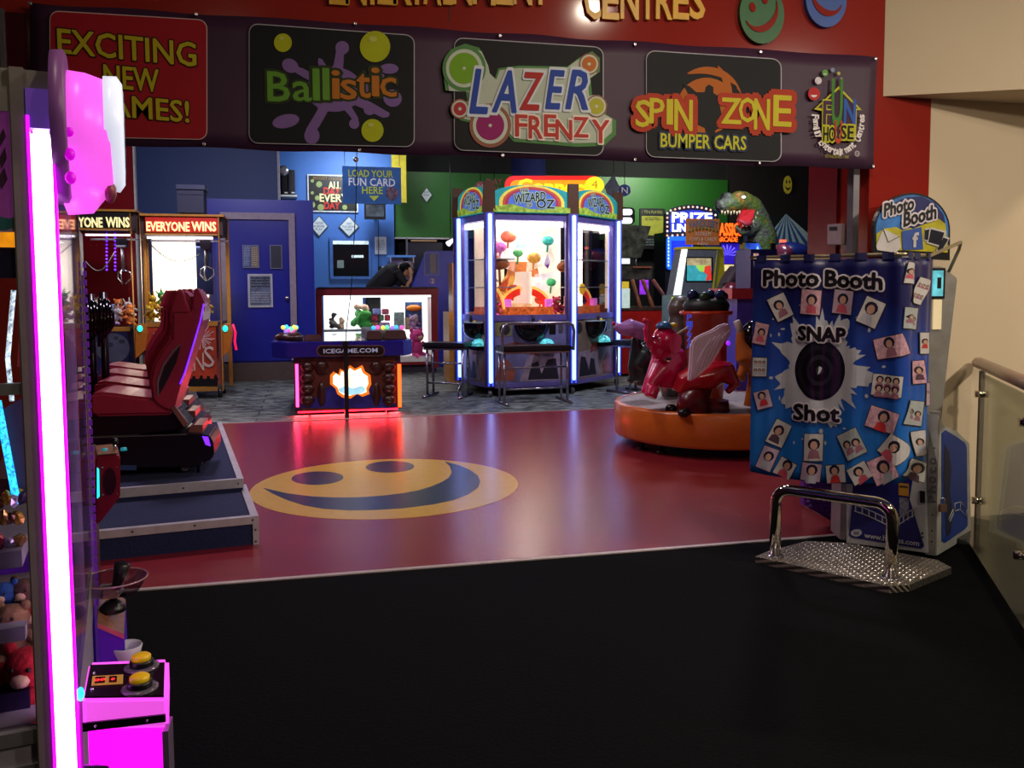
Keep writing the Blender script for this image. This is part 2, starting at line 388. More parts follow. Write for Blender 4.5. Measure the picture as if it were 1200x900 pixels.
mb.add([vs[i] for i in rim]+[vs2[i] for i in rim], [(i, (i+1)%len(rim), len(rim)+(i+1)%len(rim), len(rim)+i) for i in range(len(rim))])
mb.build('banner_sheet', purp, bn, world=True)
for px, py in ((35,4),(230,17),(416,28),(586,42),(744,52),(891,61),(1026,69),(239,169),(421,176),(589,182),(744,187),(890,191),(1023,195),(40,164)):
    c = at(px, py, YB-.012); MB().lathe([(.003,0),(.009,0),(.010,.003),(.006,.006),(.003,.003)], c, 12, 'y').build('grommet', mat('steel'), bn, world=True)
YP = YB-.014
def bpoly(pts, col, name, dy=0, m=None): 
    mb = MB(); fpoly(mb, pts, YP-dy, .002); return mb.build(name, m or mat('print_'+col.strip('#'), col, .6, noise=.04, spec=.2), bn, world=True)
def slant(pts, x0, y0, s): return [(x, y+(x-x0)*s(y) ) for x, y in pts]
def bpanel(x0, y0t, x1, y1t, y0b, y1b, fill, line):
    """rounded panel with perspective corners: top-left (x0,y0t) top-right (x1,y1t) bottoms y0b,y1b"""
    def mp(p):
        u = (p[0]-x0)/(x1-x0); v = p[1]
        return (p[0], (y0t+(y1t-y0t)*u)*(1-v)+(y0b+(y1b-y0b)*u)*v)
    H = y0b-y0t
    def rr(g):
        return [mp((x, (y-y0t)/H)) for x, y in rrect(x0+g, y0t+g, x1-g, y0b-g, 11-g)]
    bpoly(rr(0), line, 'panel_border', 0); bpoly(rr(1.1), fill, 'panel_print', .002)
bpanel(58, 12, 243, 23, 160, 164, '#961521', '#c9a6a6')
bpanel(291.5, 27, 486, 41, 168, 172.5, '#14161a', '#a5a4ab')
bpanel(532, 43.5, 707.5, 55, 176, 183, '#14161a', '#a5a4ab')
bpanel(757, 58.5, 916, 69, 184, 190, '#16181c', '#a5a4ab')
def bt(s, px, py, pw, ph, col, dy=.005, off=0, name='lettering', shifts=((0, 0),), **k):
    c = at(px, py, YP-dy); sc = (at(px+10, py, YP-dy)-c).length/10; mb = MB()
    for i, (dx, dz) in enumerate(shifts):
        textmb(mb, s, front((c.x+dx*sc, c.y-i*.00006, c.z+dz*sc)), pw*sc, ph*sc, off=min(off, .03), **k)
    return mb.build(name, mat('print_'+col.strip('#'), col, .6, noise=.04, spec=.2), bn, world=True)
def bt2(s, px, py, pw, ph, col, oc, ow=.05, dy=.005, off=.02, **k):
    r = max(.7, ph*ow); sh = [(r*math.cos(2*PI*j/10), r*math.sin(2*PI*j/10)) for j in range(10)]
    bt(s, px, py, pw, ph, oc, dy, off, name='lettering_outline', shifts=sh, **k); q = max(.35, ph*.022); bt(s, px, py, pw-q, ph-q, col, dy+.003, 0, shifts=[(q*math.cos(2*PI*j/6), q*math.sin(2*PI*j/6)) for j in range(6)], **k)
for s, x, y, wd, h in (('EXCITING', 150, 56, 161, 30), ('NEW', 154, 92, 64, 28), ('GAMES!', 163, 126, 118, 27)):
    bt2(s, x, y, wd, h, '#b3a51c', '#3c1010', .04, slant=-.05)
# ballistic
def blob(cx, cy, arms, r0, n=90):
    pts = []
    for k in range(n):
        a = 2*PI*k/n; r = r0
        for aa, L, wd in arms:
            d = abs((a-aa+PI) % (2*PI)-PI)
            if d < wd*2.2: r = max(r, r0+(L-r0)*math.exp(-(d/wd)**4*1.2))
        pts.append((cx+r*math.cos(a)*1.25, cy+r*math.sin(a)))
    return pts
pv = '#765a94'
bpoly(blob(392, 105, [(-.35, 50, .13), (-1.45, 52, .13), (-1.95, 40, .1), (-2.55, 52, .12), (2.0, 64, .13), (2.75, 30, .2), (1.05, 45, .1), (.55, 60, .14), (.0, 46, .15)], 26), pv, 'splat_print', .004)
for cx, cy, rx, ry, ro in ((335,142,16,8,-.2),(456,80.5,11,6,0),(365.5,159,9,10,0),(401,56,8,8,0),(340,77,10,8,.5),(460,115,11,10,.4),(433,128,7,7,0),(415,145,6,6,.3)):
    bpoly(ell(cx, cy, rx, ry, 20, rot=ro), pv, 'splat_drop', .0045)
for cx, cy, r in ((331.5,50,10.5),(439.5,54.5,17.8),(436.5,152.8,13)):
    bpoly(ell(cx, cy, r, r*1.03, 28), '#a8b016', 'ball_print', .007); bpoly(ell(cx-r*.15, cy-r*.5, r*.28, r*.2, 12), '#b9bc5a', 'ball_gleam', .009)
for s, x, y, wd, h, col in (('B', 326.5, 101.5, 26, 35, '#5c8f2c'), ('a', 354, 107, 22, 23, '#5c8f2c'), ('l', 370.5, 99, 7.5, 37, '#5c8f2c'), ('l', 382, 98.5, 7.5, 37, '#5c8f2c'), ('i', 393.5, 99, 9.5, 33, '#b06b22'), ('s', 408.5, 105, 19, 23, '#b06b22'), ('t', 426, 100.5, 16, 28, '#b06b22'), ('i', 440, 96, 9.5, 33, '#b06b22'), ('c', 455, 102, 19, 22, '#b06b22')):
    bt2(s, x, y, wd, h, col, '#2a331a', .05, off=.04)
# lazer frenzy
gr = '#4f7f48'; wt = '#aeb8a8'
edge = [(548,120),(546,107),(522,106),(519,82),(528,58),(545,51),(562,56),(570,74),(572,84),(580,92),(584,80),(608,77),(665,78),(678,68),(694,60),(703,68),(703,84),(692,92),(694,112),(702,111),(712,122),(710,134),(722,141),(722,158),(708,171),(675,172),(640,169),(602,166),(595,158),(585,167),(566,170),(555,160),(553,144),(540,141),(531,133),(534,118)]
bpoly(edge, gr, 'logo_outline', .004)
cx = sum(p[0] for p in edge)/len(edge); cy = sum(p[1] for p in edge)/len(edge)
bpoly([(cx+(x-cx)*.955, cy+(y-cy)*.93) for x, y in edge], wt, 'logo_ground', .006)
for x, y, r, ca in ((544,80,17.5,'#6e9e20'),(690.5,75,8.5,'#b4662a'),(699,124.5,9,'#a9a632'),(539,127.5,7.5,'#a3303a'),(574.5,147,16.5,'#8c1e62')):
    bpoly(ell(x, y, r+8 if r > 12 else r+3.5, (r+8 if r > 12 else r+3.5)*1.06, 28), gr if r > 15 and x < 560 else '#8c5a4a' , 'ring_print', .0075)
    bpoly(ell(x, y, r+4 if r > 12 else r+2, (r+4 if r > 12 else r+2)*1.05, 28), '#b9c4b4', 'ring_print', .0085); bpoly(ell(x, y, r, r*1.05, 28), ca, 'disc_print', .0095)
    bpoly(ell(x, y, 2, 2, 10), '#b9c4b4', 'disc_centre', .0105)
for s, x, y, wd, h, col in (('L', 561, 107, 21, 50, '#27439a'), ('A', 591, 107, 28, 47, '#27439a'), ('Z', 623, 107, 28, 42, '#a32a26'), ('E', 650.5, 105, 22, 43, '#27439a'), ('R', 676, 105, 26, 43, '#27439a')):
    bt2(s, x, y, wd, h, col, '#c8cfd8', .04, dy=.011, off=.05, shear=.25)
for s, x, y, wd, h in (('F', 611, 147, 14, 24), ('R', 628, 149, 16, 25), ('E', 645, 147, 14, 24), ('N', 661, 152, 19, 22), ('Z', 681, 149, 17, 22), ('Y', 704, 154, 20, 25)):
    bt2(s, x, y, wd, h, '#b0392f', '#e0d2c8', .05, dy=.011, off=.05)
# spin zone
oc = '#a6591b'
def arcband(cx, cy, r, a0, a1, w0, n=26):
    o = []; i_ = []
    for k in range(n+1):
        t = k/n; a = a0+(a1-a0)*t; wd = w0*math.sin(PI*min(1, t*1.15+.0))**.6 if t < .87 else w0*.35*(1-t)/.13
        o.append((cx+r*math.cos(a), cy+r*math.sin(a)*1.02)); i_.append((cx+(r-wd)*math.cos(a), cy+(r-wd)*math.sin(a)*1.02))
    return o+i_[::-1]
bpoly(arcband(829, 120, 41, -2.2, -.2, 9), oc, 'swirl_print', .004); bpoly(arcband(818, 110, 40, -.95, .5, 8), oc, 'swirl_print', .0045)
bpoly(ell(828, 124, 34, 33, 36), oc, 'swirl_disc', .0048); bpoly(arcband(824, 122, 38, 1.6, 3.4, 9), oc, 'swirl_print', .004)
fig = [(800,98),(808,101),(816,108),(826,108),(827,102),(831,99),(836,102),(836,109),(841,112),(850,111),(852,116),(843,122),(846,135),(843,150),(838,153),(838,160),(828,160),(826,150),(815,145),(812,130),(815,118),(806,109)]
bpoly(fig, '#16181c', 'driver_silhouette', .006)
for s, x, y, wd, h in (('S', 753.5, 133, 17, 29), ('P', 770, 130, 17, 27), ('I', 785, 131, 7, 27), ('N', 801, 135, 21, 33), ('Z', 857, 130, 23, 27), ('O', 876, 129, 20, 26), ('N', 893, 134, 18, 32), ('E', 917, 130, 21, 32)):
    bt2(s, x, y, wd, h, '#bcb02a', '#a3341c', .16, dy=.009, off=.03)
bt2('BUMPER CARS', 825, 166, 100, 15, '#b7b62b', '#26304a', .12, dy=.009, off=.05)
# fun house emblem
ho = [(954,128),(983,101),(1010,129),(1004,129),(1003,165),(963,166),(963,130)]
bpoly(ho, '#b3b02a', 'emblem_outline', .004)
bpoly([(958.5,126),(983,104.5),(1005.5,127),(1000.5,127),(1000,162),(966,163),(966,127)], '#3a2138', 'emblem_ground', .006)
bt2('F', 970, 132, 10, 24, '#3f2540', '#b3b02a', .04, dy=.007); bt('U', 981, 121, 12, 46, '#3c7a28', .009, .07); bt('N', 996, 131, 13, 24, '#2a55a8', .008, .05)
bt2('HO', 972, 157, 14, 15, '#17120c', '#b3b02a', .1, dy=.009, off=.05); bt('U', 982.5, 155, 8, 22, '#b03a22', .012, .06); bt2('SE', 993, 155, 15, 14, '#17120c', '#b3b02a', .1, dy=.009, off=.05)
for x, y, r, c_ in ((954,110,7,'#b02a2e'),(959,94.5,4,'#c9c2cc'),(967,85.5,3.5,'#5d9a4a'),(976,82,2.4,'#7a86a8'),(983,86,2,'#b0a860'),(986,92,1.2,'#9a8a98')):
    bpoly(ell(x, y, r, r*1.1, 18), c_, 'bubble_print', .006)
    if r > 3.4: bpoly([(x+r*.6*math.cos(a), y+r*.6*math.sin(a)) for a in (0.3,.8,1.3,1.8,2.3,2.8)], '#d8d0d4', 'bubble_mouth', .008)
word = 'Family Entertainment Centres'; n = len(word)
for i, ch in enumerate(word):
    if ch == ' ': continue
    a = PI*1.02-(i/(n-1))*PI*1.04
    x = 983+27.5*math.cos(a)*1.0; y = 139+40*math.sin(a)*.98
    c = at(x, y, YP-.008); s_ = at(x+1, y, YP-.008).x-c.x
    tx, tz = -(-27.5*math.sin(a)), (40*math.cos(a)); L = math.hypot(tx, tz); tx /= L; tz /= L
    hh = {'f':7,'l':7,'i':7,'t':6.5}.get(ch, 8 if ch.isupper() else (7 if ch == 'y' else 5)); ww = {'i':1.6,'l':1.6,'t':3,'r':3,'m':5.2}.get(ch, 3.6)
    mb = MB(); textmb(mb, ch, (lambda u, v: V((c.x+u*tx-v*tz, c.y, c.z+u*tz+v*tx))), ww*s_, hh*s_, off=.03)
    mb.build('lettering', mat('print_d8d0d4', '#d8d0d4', .45), bn, world=True)
bt('ESTABLISHED 1988', 981, 183.5, 27, 3, '#9a9430', .006); bt('O', 1004.5, 180, 6, 6, '#b8aeb6', .006, .0); bt('H', 1004.5, 180, 2.5, 3, '#b8aeb6', .006, .0)

# ================================================================ FOREGROUND CLAW MACHINE
steel = mat('steel', '#c9c9cf', .2, .9); black = mat('black_plastic', '#0b0b0e', .35, noise=.1)
greym = mat('grey_frame', '#8b8480', .5, .2); magl = mat('magenta_lit', '#ff10f0', .4, emit=1.3, noise=0)
gls = glassmat('cabinet_glass', '#f4f2f6', .03)
def frame_of(p, rz): return Mx.Translation(V(p)) @ Mx.Rotation(rz, 4, 'Z')
RZ1 = math.radians(11)
c1 = thing('claw_machine', 'tall foreground claw machine with glowing magenta corner tube and two yellow buttons', 'claw machine', (-.368, 1.45, 0), RZ1)
MB().box(-.8, 0, 0, .84, 0, .83).build('base_cabinet', mat('white_base', '#8f8a98', .4), c1, bevel=.006)
for nm, z in (('base_stripe', .80), ('base_stripe', .745), ('base_stripe', .69)): MB().box(-.8, -.056, -.004, 0, z, z+.022).build(nm, alu, c1)
MB().box(-.8, 0, 0, .84, 1.79, 1.83).build('roof', mat('cabinet_shell', '#8b877f', .5), c1, bevel=.004)
mb = MB(); mb.box(-.056, -.034, -.012, .02, 0, 1.83); mb.build('corner_post', greym, c1, bevel=.002)
mb = MB(); mb.box(-.032, 0, -.014, .02, .1, 1.74); mb.build('light_tube', mat('tube_white', '#ffe9ff', .4, emit=5, noise=0), c1, bevel=.006)
mb = MB(); mb.box(-.0345, -.030, -.016, .02, .1, 1.76); mb.box(-.002, .0015, -.016, .02, .1, 1.76); mb.build('tube_glow_edge', mat('tube_magenta', '#e010ff', .4, emit=2.2, noise=0), c1)  # magenta strips put in for the coloured glow around the tube
MB().box(-.034, 0, -.014, .02, 1.742, 1.80).build('tube_end_fade', mat('violet_fade', '#6a45a8', .4, emit=.3, noise=0), c1)  # violet end segment paints the tube's light fading out
MB().box(-.034, 0, -.014, .02, 0, .1).build('tube_end_fade', mat('violet_fade'), c1)
for y in (.81, .42): MB().box(-.018, 0, y, y+.022, .83, 1.79).build('door_post', mat('mauve_metal', '#7d6c8c', .35, .4), c1)
MB().box(-.8, -.77, 0, .03, .83, 1.79).build('corner_post', greym, c1)
MB().box(-.8, -.78, .03, .84, .83, 1.79).build('back_panel', mat('dark_violet_back', '#231a3c', .3), c1)
MB().box(-.8, 0, .82, .84, 1.56, 1.79).build('header_back', mat('dark_violet_back'), c1)
hd = MB().box(-.8, -.056, -.004, .002, 1.60, 1.765).build('header_panel', mat('purple_print', '#6a2a66', .4, emit=.35), c1)
MB().box(-.8, -.056, -.008, 0, 1.765, 1.80).build('header_trim', mat('cabinet_shell'), c1)
def c1p(px, py, d=-.006):       # pixel on the machine side plane, offset d
    o = V((-.368, 1.45, 0)); R = Mx.Rotation(RZ1, 3, 'Z'); n = R @ V((0, 1, 0)); return onplane(px, py, o+n*d, n)
def c1poly(pts, d, name, m, th=.001):
    n = Mx.Rotation(RZ1, 3, 'Z') @ V((0, 1, 0)); MB().prism([c1p(x, y, d) for x, y in pts], n*th).build(name, m, c1, world=True)
c1poly([(-40,215),(-10,252),(12,256),(30,248),(30,262),(5,270),(-40,262)], -.0075, 'header_swoosh', mat('teal_print', '#235a5e', .5))
c1poly([(-40,262),(5,270),(30,262),(30,272),(-40,272)], -.007, 'header_band', mat('lilac_print', '#a796b4', .5))
for pts in ([(-2,188),(6,172),(8,186),(2,198)], [(-4,212),(5,196),(9,210),(2,222)], [(-4,166),(4,150),(7,160),(0,172)]): c1poly(pts, -.0072, 'header_spike', mat('dark_print', '#3a1236', .5))
MB().box(-.8, -.056, -.006, .0, 1.566, 1.592).build('marquee_strip', mat('amber_lit', '#e08a12', .4, emit=.9, noise=.3, scale=60), c1)
MB().box(-.8, -.056, -.004, .0, 1.52, 1.565).build('rail', mat('navy_rail', '#171031', .4), c1)
MB().box(-.8, -.056, -.006, .01, 1.345, 1.362).build('rail', alu, c1)
MB().box(-.77, -.056, 0, .004, .83, 1.52).build('side_glass', gls, c1)
MB().box(-.004, 0, .03, .81, .83, 1.79).build('front_glass', gls, c1)
MB().box(-.77, -.07, .04, .42, 1.068, 1.095).build('tray', mat('tray_silver', '#9fa4a6', .4, .3), c1)
MB().box(-.77, -.07, .04, .07, .95, .972).build('shelf_rail', mat('tray_silver'), c1)
mb = MB(); mb.box(-.62, -.61, .5, .51, 1.2, 1.45); mb.build('led_bar', mat('white_led', '#a8c8e8', .4, emit=1.6, noise=.9, scale=160), c1)
MB().tube([c1p(-3, 470, .12), c1p(20, 590, .12)], .006, 8).build('led_strip', mat('blue_led', '#1c8bff', .4, emit=4, noise=.8, scale=220), c1, world=True)
MB().tube([c1p(16, 340, .2), c1p(9, 420, .2), c1p(14, 470, .2)], .004, 8).build('led_strip', mat('white_led'), c1, world=True)
MB().tube([c1p(29, 480, .2), c1p(36, 560, .2)], .005, 8).build('led_strip', mat('blue_led'), c1, world=True)
MB().prism([c1p(25,345,.24), c1p(35,345,.24), c1p(33,430,.24), c1p(20,430,.24)], (0,.01,0)).build('red_backing', mat('interior_red'), c1, world=True)
MB().prism([c1p(3,480,.15), c1p(28,465,.15), c1p(44,590,.15), c1p(20,590,.15)], (0,.03,0)).build('chute_arm', mat('dark_arm', '#251a2e', .4), c1, world=True)
# control panel
def quadprism(pts, d, name, m, par, bevel=0): return MB().prism(pts, d).build(name, m, par, world=True, bevel=bevel)
top = [gp(96,819,.862), gp(197,817,.862), gp(198,771,.862), gp(104,775,.862)]
MB().prism(top, (0, 0, -.052)).build('panel_shell', mat('magenta_shell', '#ff5cf4', .35, emit=.75, noise=0), c1, world=True, bevel=.006)
mb = MB(); mb.prism([gp(99,816,.8635), gp(192,815,.8635), gp(193,776,.8635), gp(106,779,.8635)], (0,0,-.003)); mb.build('panel_top', mat('panel_black', '#1b0a1e', .2), c1, world=True)
n0 = top[1]-top[0]; 
mb = MB(); a, b = top[0]+V((0,-.004,-.038)), top[1]+V((-.004,-.004,-.026)); mb.prism([a, b, b+V((0,0,-.012)), a+V((0,0,-.014))], (0, .004, 0)); ps = mb.build('lip_strip', mat('panel_black'), c1, world=True)
for t in (.16, .78):
    p = a.lerp(b, t)+V((0,-.001,-.006)); MB().ball(p, .0022, 8).build('bolt', steel, ps, world=True)
mb = MB(); x0, x1 = top[0]+V((.004,.01,-.05)), top[1]+V((-.014,.01,-.05)); y0, y1 = top[3]+V((0,0,-.05)), top[2]+V((-.012,0,-.05))
mb.prism([x0, x1, y1, y0], (0, 0, -.8)); mb.build('pedestal', magl, c1, world=True, bevel=.008)
p = x1+V((.002,.004,-.012)); MB().box(p.x-.001, p.x+.008, p.y, p.y+.05, 0, p.z).build('pedestal_edge', mat('mauve_metal'), c1, world=True)
p = x0.lerp(x1, .12); MB().prism([p+V((-.02,-.004,-.06)), p+V((.022,-.004,-.066)), p+V((.03,-.004,-.085)), p+V((.02,-.004,-.1)), p+V((-.02,-.004,-.112))], (0,.004,0)).build('lock_bracket', mat('mauve_metal'), c1, world=True)
p = x0.lerp(x1, .1); MB().prism([p+V((-.015,-.007,-.068)), p+V((.012,-.007,-.07)), p+V((.016,-.007,-.082)), p+V((.008,-.007,-.094)), p+V((-.015,-.007,-.104))], (0,.003,0)).build('lock_recess', mat('panel_black'), c1, world=True)
for px, py in ((166,779),(164,804)):
    c = gp(px, py+3, .864); MB().lathe([(.028,0),(.028,.0025),(.02,.004)], c, 24).build('button_bezel', mat('clear_bezel', '#6d6474', .15, .2), c1, world=True)
    MB().lathe([(.019,0),(.019,.010),(.017,.012)], c+V((0,0,.002)), 20).build('button_collar', black, c1, world=True)
    MB().lathe([(.0155,0),(.0155,.007),(.012,.010),(0,.011)], c+V((0,0,.013)), 20).build('button', mat('yellow_button', '#d8b012', .3, emit=.12), c1, world=True)
q = [gp(107,804,.8645), gp(144,802,.8645), gp(144.5,791,.8645), gp(108.5,793,.8645)]
dp = MB().prism(q, (0,0,.001)).build('display_plate', mat('plate_yellow', '#c9ad42', .4), c1, world=True)
for u0, u1 in ((.1,.42),(.55,.8)):
    A = q[0].lerp(q[1],u0); B = q[0].lerp(q[1],u1); C_ = q[3].lerp(q[2],u1); D_ = q[3].lerp(q[2],u0)
    MB().prism([A.lerp(D_,.2),B.lerp(C_,.2),B.lerp(C_,.85),A.lerp(D_,.85)], (0,0,.0018)).build('display_window', mat('display_dark', '#3a0508', .2), dp, world=True)
    m0 = A.lerp(C_,.5); mb = MB(); textmb(mb, '00' if u0 < .2 else '0', lambda u, v: m0+V((u, v, .0022)), .016 if u0 < .2 else .005, .008); mb.build('digit', mat('led_red', '#ff2a2a', .4, emit=4, noise=0), dp, world=True)
for px, py in ((110,789),(108,808)): MB().ball(gp(px, py, .864), .003, 8).build('bolt', steel, c1, world=True)
c = at(93, 797, 1.46); 
# topper
tc0 = (-.018, .055, 1.755)
tp = MB(); 
def loftx(mb, secs, n=28, pw=1.0):     # sections along local x: (x, cy, cz, ry, rz)
    vs = []
    for x, cy, cz, ry, rz in secs:
        for k in range(n):
            a = 2*PI*k/n; s_, c_ = math.sin(a), math.cos(a); tap = 1-.35*max(0, -s_)
            vs.append((x, cy+ry*c_*tap, cz+rz*s_))
    N = len(secs); mb.add(vs, [(i*n+k, i*n+(k+1)%n, (i+1)*n+(k+1)%n, (i+1)*n+k) for i in range(N-1) for k in range(n)], True)
    mb.add(vs[:n], [tuple(range(n))[::-1]]); mb.add(vs[-n:], [tuple(range(n))]); return mb
MB_ = loftx(MB(), [(-.002, .055, 1.755, .105, .118), (.016, .055, 1.755, .107, .12), (.02, .055, 1.755, .098, .112)]); th = MB_.build('topper_back', mat('mauve_shell', '#7e4a86', .4, emit=.12, noise=0), c1)
loftx(MB(), [(.018, .055, 1.745, .085, .1), (.045, .055, 1.745, .08, .098), (.078, .055, 1.745, .066, .088), (.084, .055, 1.745, .05, .07)]).build('topper_shell', mat('pink_lit', '#ff62f2', .35, emit=.85, noise=.15, scale=8), c1)
for z in (1.70, 1.735, 1.77): MB().ball((.022, -.024, z-.03), (.008, .006, .010), 10).build('topper_knob', mat('magenta_deep', '#d400d8', .4, emit=.7, noise=0), c1)
loftx(MB(), [(.070, .062, 1.752, .078, .090), (.090, .066, 1.752, .080, .092), (.098, .066, 1.752, .066, .080)]).build('topper_ring', mat('white_lit', '#e6ecff', .3, emit=.7, noise=0), c1)
loftx(MB(), [(.097, .066, 1.752, .056, .07), (.0995, .066, 1.752, .056, .07)]).build('topper_print', mat('topper_print', '#8a93b8', .3, noise=.8, scale=40), c1)
MB().tube([(.045, .055, 1.665), (.035, .055, 1.64), (.01, .055, 1.632)], [.03, .022, .012], 14).build('topper_neck', mat('pink_lit'), c1)
MB().ball((.075, .05, 1.66), (.010, .02, .02), 10).build('topper_badge', mat('badge_print', '#9c4a5a', .3, noise=.7, scale=60), c1)
MB().ball((.006, .004, .862), (.006, .006, .012), 8).build('coin_light', mat('cyan_lit', '#20f0f0', .4, emit=1.8, noise=0), c1)
# wrapped capsules on the tray
def fabric(nm, col, **k): return mat('plush_'+nm, col, .9, noise=.25, scale=60, bump=.4, **k)
def crumple(seed, r):
    rnd = random.Random(seed); mb = MB(); vs = []; n = 8
    mb.ball((0,0,0), (r*1.3, r, r*.8), n); 
    mb.v = [p*(1+rnd.uniform(-.18,.18)) for p in mb.v]; mb.sm = [False]*len(mb.sm); return mb
cols = ['#8a6a3a','#b8b0c0','#7a2a3a','#c8b83a','#4a5a9a','#3a2a4a','#c0c8d0','#a8842a','#5a3a2a']
o4 = Mx.Translation(V((-.368,1.45,0))) @ Mx.Rotation(RZ1,4,'Z')
cp = {}
k = 0
cwords = ['amber', 'silvery lilac', 'wine red', 'lemon yellow', 'blue', 'dark violet', 'pale silver', 'gold', 'brown']
for i in range(62):
    ci = i % 9; row = i//16; lx = -.075-.012*(i % 16)+random.uniform(-.004,.004); ly = .06+.03*row; lz = 1.104+.010*random.random()+ (.012 if row else 0)+(.022 if row > 1 else 0)+max(0, .03-.0016*(i%16)*2)*(row > 0)*.6
    me = crumple(i % 5, .0105)
    o = me.build('wrapped_sweet', mat('foil_'+str(ci), cols[ci], .2, .5, noise=.5, scale=90)) if (i % 5, ci) not in cp else None
    if o is None: o = cp[(i%5, ci)].copy(); COL.objects.link(o)
    else: cp[(i%5, ci)] = o
    o.location = o4 @ V((lx, ly, lz)); o.rotation_euler = (random.random()*6, random.random()*6, random.random()*6)
    props(o, '%s%s sweet %s of the tray heap' % (('small ', 'tiny ', 'crumpled ', 'twisted ', 'shiny ')[i % 5], cwords[ci], ('in the near row', 'in the second row', 'in the third row', 'in the back row')[row]), 'sweet', 'wrapped sweets on the tray')
# plush toys (generic bears / animals)
def plush(name, label, loc, sz, col, col2, rz=0, ears='round', group=None, limbs=None, tilt=0, cat='soft toy'):
    t = thing(name, label, cat, loc, rz, group); s = sz
    A = fabric(col, col); B = fabric(col2, col2); L = fabric(limbs, limbs) if limbs else A
    MB().ball((0,0,.36*s), (.26*s,.22*s,.30*s), 12).build('body', B if limbs else A, t)
    MB().ball((0,-.03*s,.78*s), (.27*s,.24*s,.24*s), 12).build('head', A, t)
    MB().ball((0,-.26*s,.72*s), (.11*s,.09*s,.08*s), 8).build('muzzle', fabric('cream', '#cbb38a'), t)
    for sx in (-1, 1):
        if ears == 'round': MB().ball((sx*.2*s,0,.99*s), (.09*s,.05*s,.09*s), 8).build('ear', A, t)
        else: MB().tube([(sx*.12*s,0,.95*s),(sx*.2*s,0,1.28*s)], [.07*s,.02*s], 8).build('ear', A, t)
        MB().ball((sx*.09*s,-.245*s,.84*s), .03*s, 6).build('eye', black, t)
        MB().tube([(sx*.2*s,-.03*s,.52*s),(sx*.38*s,-.12*s,.42*s),(sx*.44*s,-.2*s,.34*s)], [.09*s,.08*s,.07*s], 8).build('arm', L, t)
        MB().tube([(sx*.13*s,-.06*s,.16*s),(sx*.2*s,-.3*s,.08*s),(sx*.21*s,-.38*s,.12*s)], [.1*s,.1*s,.09*s], 8).build('leg', L, t)
    t.rotation_euler.x = tilt; return t
def c1w(px, py, d):
    p = c1p(px, py, d); return p
for px, py, d, sz, c_, c2, lb_, nm in ((38,858,.10,.125,'#a81420','#24408a','red headed plush toy in blue overalls pressed to the foreground glass','t'),
    (2,845,.12,.085,'#a01822','#7a1420','small red plush toy lying left of the red and blue one','t'), (18,778,.16,.09,'#8a6a4a','#8a6a4a','tan plush bear behind the red headed toy','t'),
    (46,768,.2,.09,'#9c1822','#9c1822','scarlet plush toy at the back of the lower compartment','t'), (8,736,.2,.07,'#2a5a9a','#2a5a9a','blue plush toy on the upper level under the tray','t'),
    (32,735,.2,.075,'#5a4236','#8a7a72','brown and grey plush toy beside the blue one under the tray','t'), (-8,760,.2,.08,'#b03030','#c8c0b8','white bellied red plush toy at the left frame edge','t')):
    p = c1w(px, py, d); plush('plush_toy', lb_, p, sz*1.15, c_, c2, RZ1-.3, limbs=None)
mb = MB().box(-.77, -.07, .06, .5, .83, .86).build('toy_floor', mat('dark_violet_back'), c1)

# ================================================================ second and third machines in the row
def rowpt(y, x=0, z=0): return V((-.368, 1.45, 0)) + Mx.Rotation(RZ1, 3, 'Z') @ V((x, y, 0)) + V((0,0,z))
violet = mat('violet_panel', '#4a1a9c', .35, emit=.12, noise=.1)  # low emission stands in for purple LED light on the side face
p0 = rowpt(.92)
c2_ = thing('claw_machine', 'purple lit claw machine behind the foreground one with copper joystick panel', 'claw machine', p0, RZ1)
MB().box(-.8, -.02, 0, .7, 0, .8).build('base_cabinet', violet, c2_)
MB().box(-.8, -.02, 0, .7, 1.55, 1.68).build('header', mat('dark_violet_back'), c2_)
for x, y in ((-.8,0),(-.04,0),(-.8,.68),(-.04,.68)): MB().box(x, x+.02, y, y+.02, .8, 1.55).build('post', mat('mauve_metal'), c2_)
led = MB(); 
for k in range(40): led.box(.002, .009, -.010, .0, .7+.022*k, .715+.022*k)
led.build('bead_light', mat('violet_led', '#5a1a8c', .4, emit=.35, noise=0), c2_)
MB().box(-.03, -.026, .02, .68, .8, 1.55).build('front_glass', gls, c2_)
cq = [gp(114,730,.735), gp(145,743,.70), gp(147,702,.70), gp(117,687,.735)]
MB().prism(cq, (0,0,-.012)).build('copper_panel', mat('copper', '#b07a5a', .3, .5, noise=.25, scale=30), c2_, world=True)
MB().prism([p+V((0,.004,-.012)) for p in cq], (0,0,-.6)).build('panel_box', mat('violet_box', '#3a0f8c', .4, emit=.25, noise=.05), c2_, world=True)
c = gp(132,716,.725); jb = MB().lathe([(.030,0),(.030,.010),(.022,.02),(.014,.026)], c, 18).build('joystick_base', black, c2_, world=True)
MB().tube([c+V((0,0,.02)), c+V((.006,0,.045)), c+V((.016,0,.08)), c+V((.026,0,.115)), c+V((.027,0,.118))], [.008,.009,.013,.019,.012], 12).build('joystick', black, c2_, world=True)
c = gp(148,757,.66); MB().lathe([(.018,-.05),(.028,-.03),(.036,0),(.034,.003),(.026,-.02),(.012,-.035)], c, 22).build('cup_holder', mat('white_plastic', '#c9c9d4', .3), c2_, world=True)
c = gp(134,687,.80); MB().lathe([(.055,-.012),(.072,.016),(.075,.018),(.072,.02)], c, 30).build('acrylic_bowl', glassmat('acrylic', '#e8dfe6', .3), c2_, world=True)
MB().tube([c+V((.074*math.cos(2*PI*k/30), .074*math.sin(2*PI*k/30), .02)) for k in range(31)], .0022, 6).build('bowl_rim', mat('rim_clear', '#b08a98', .2, .3), c2_, world=True)
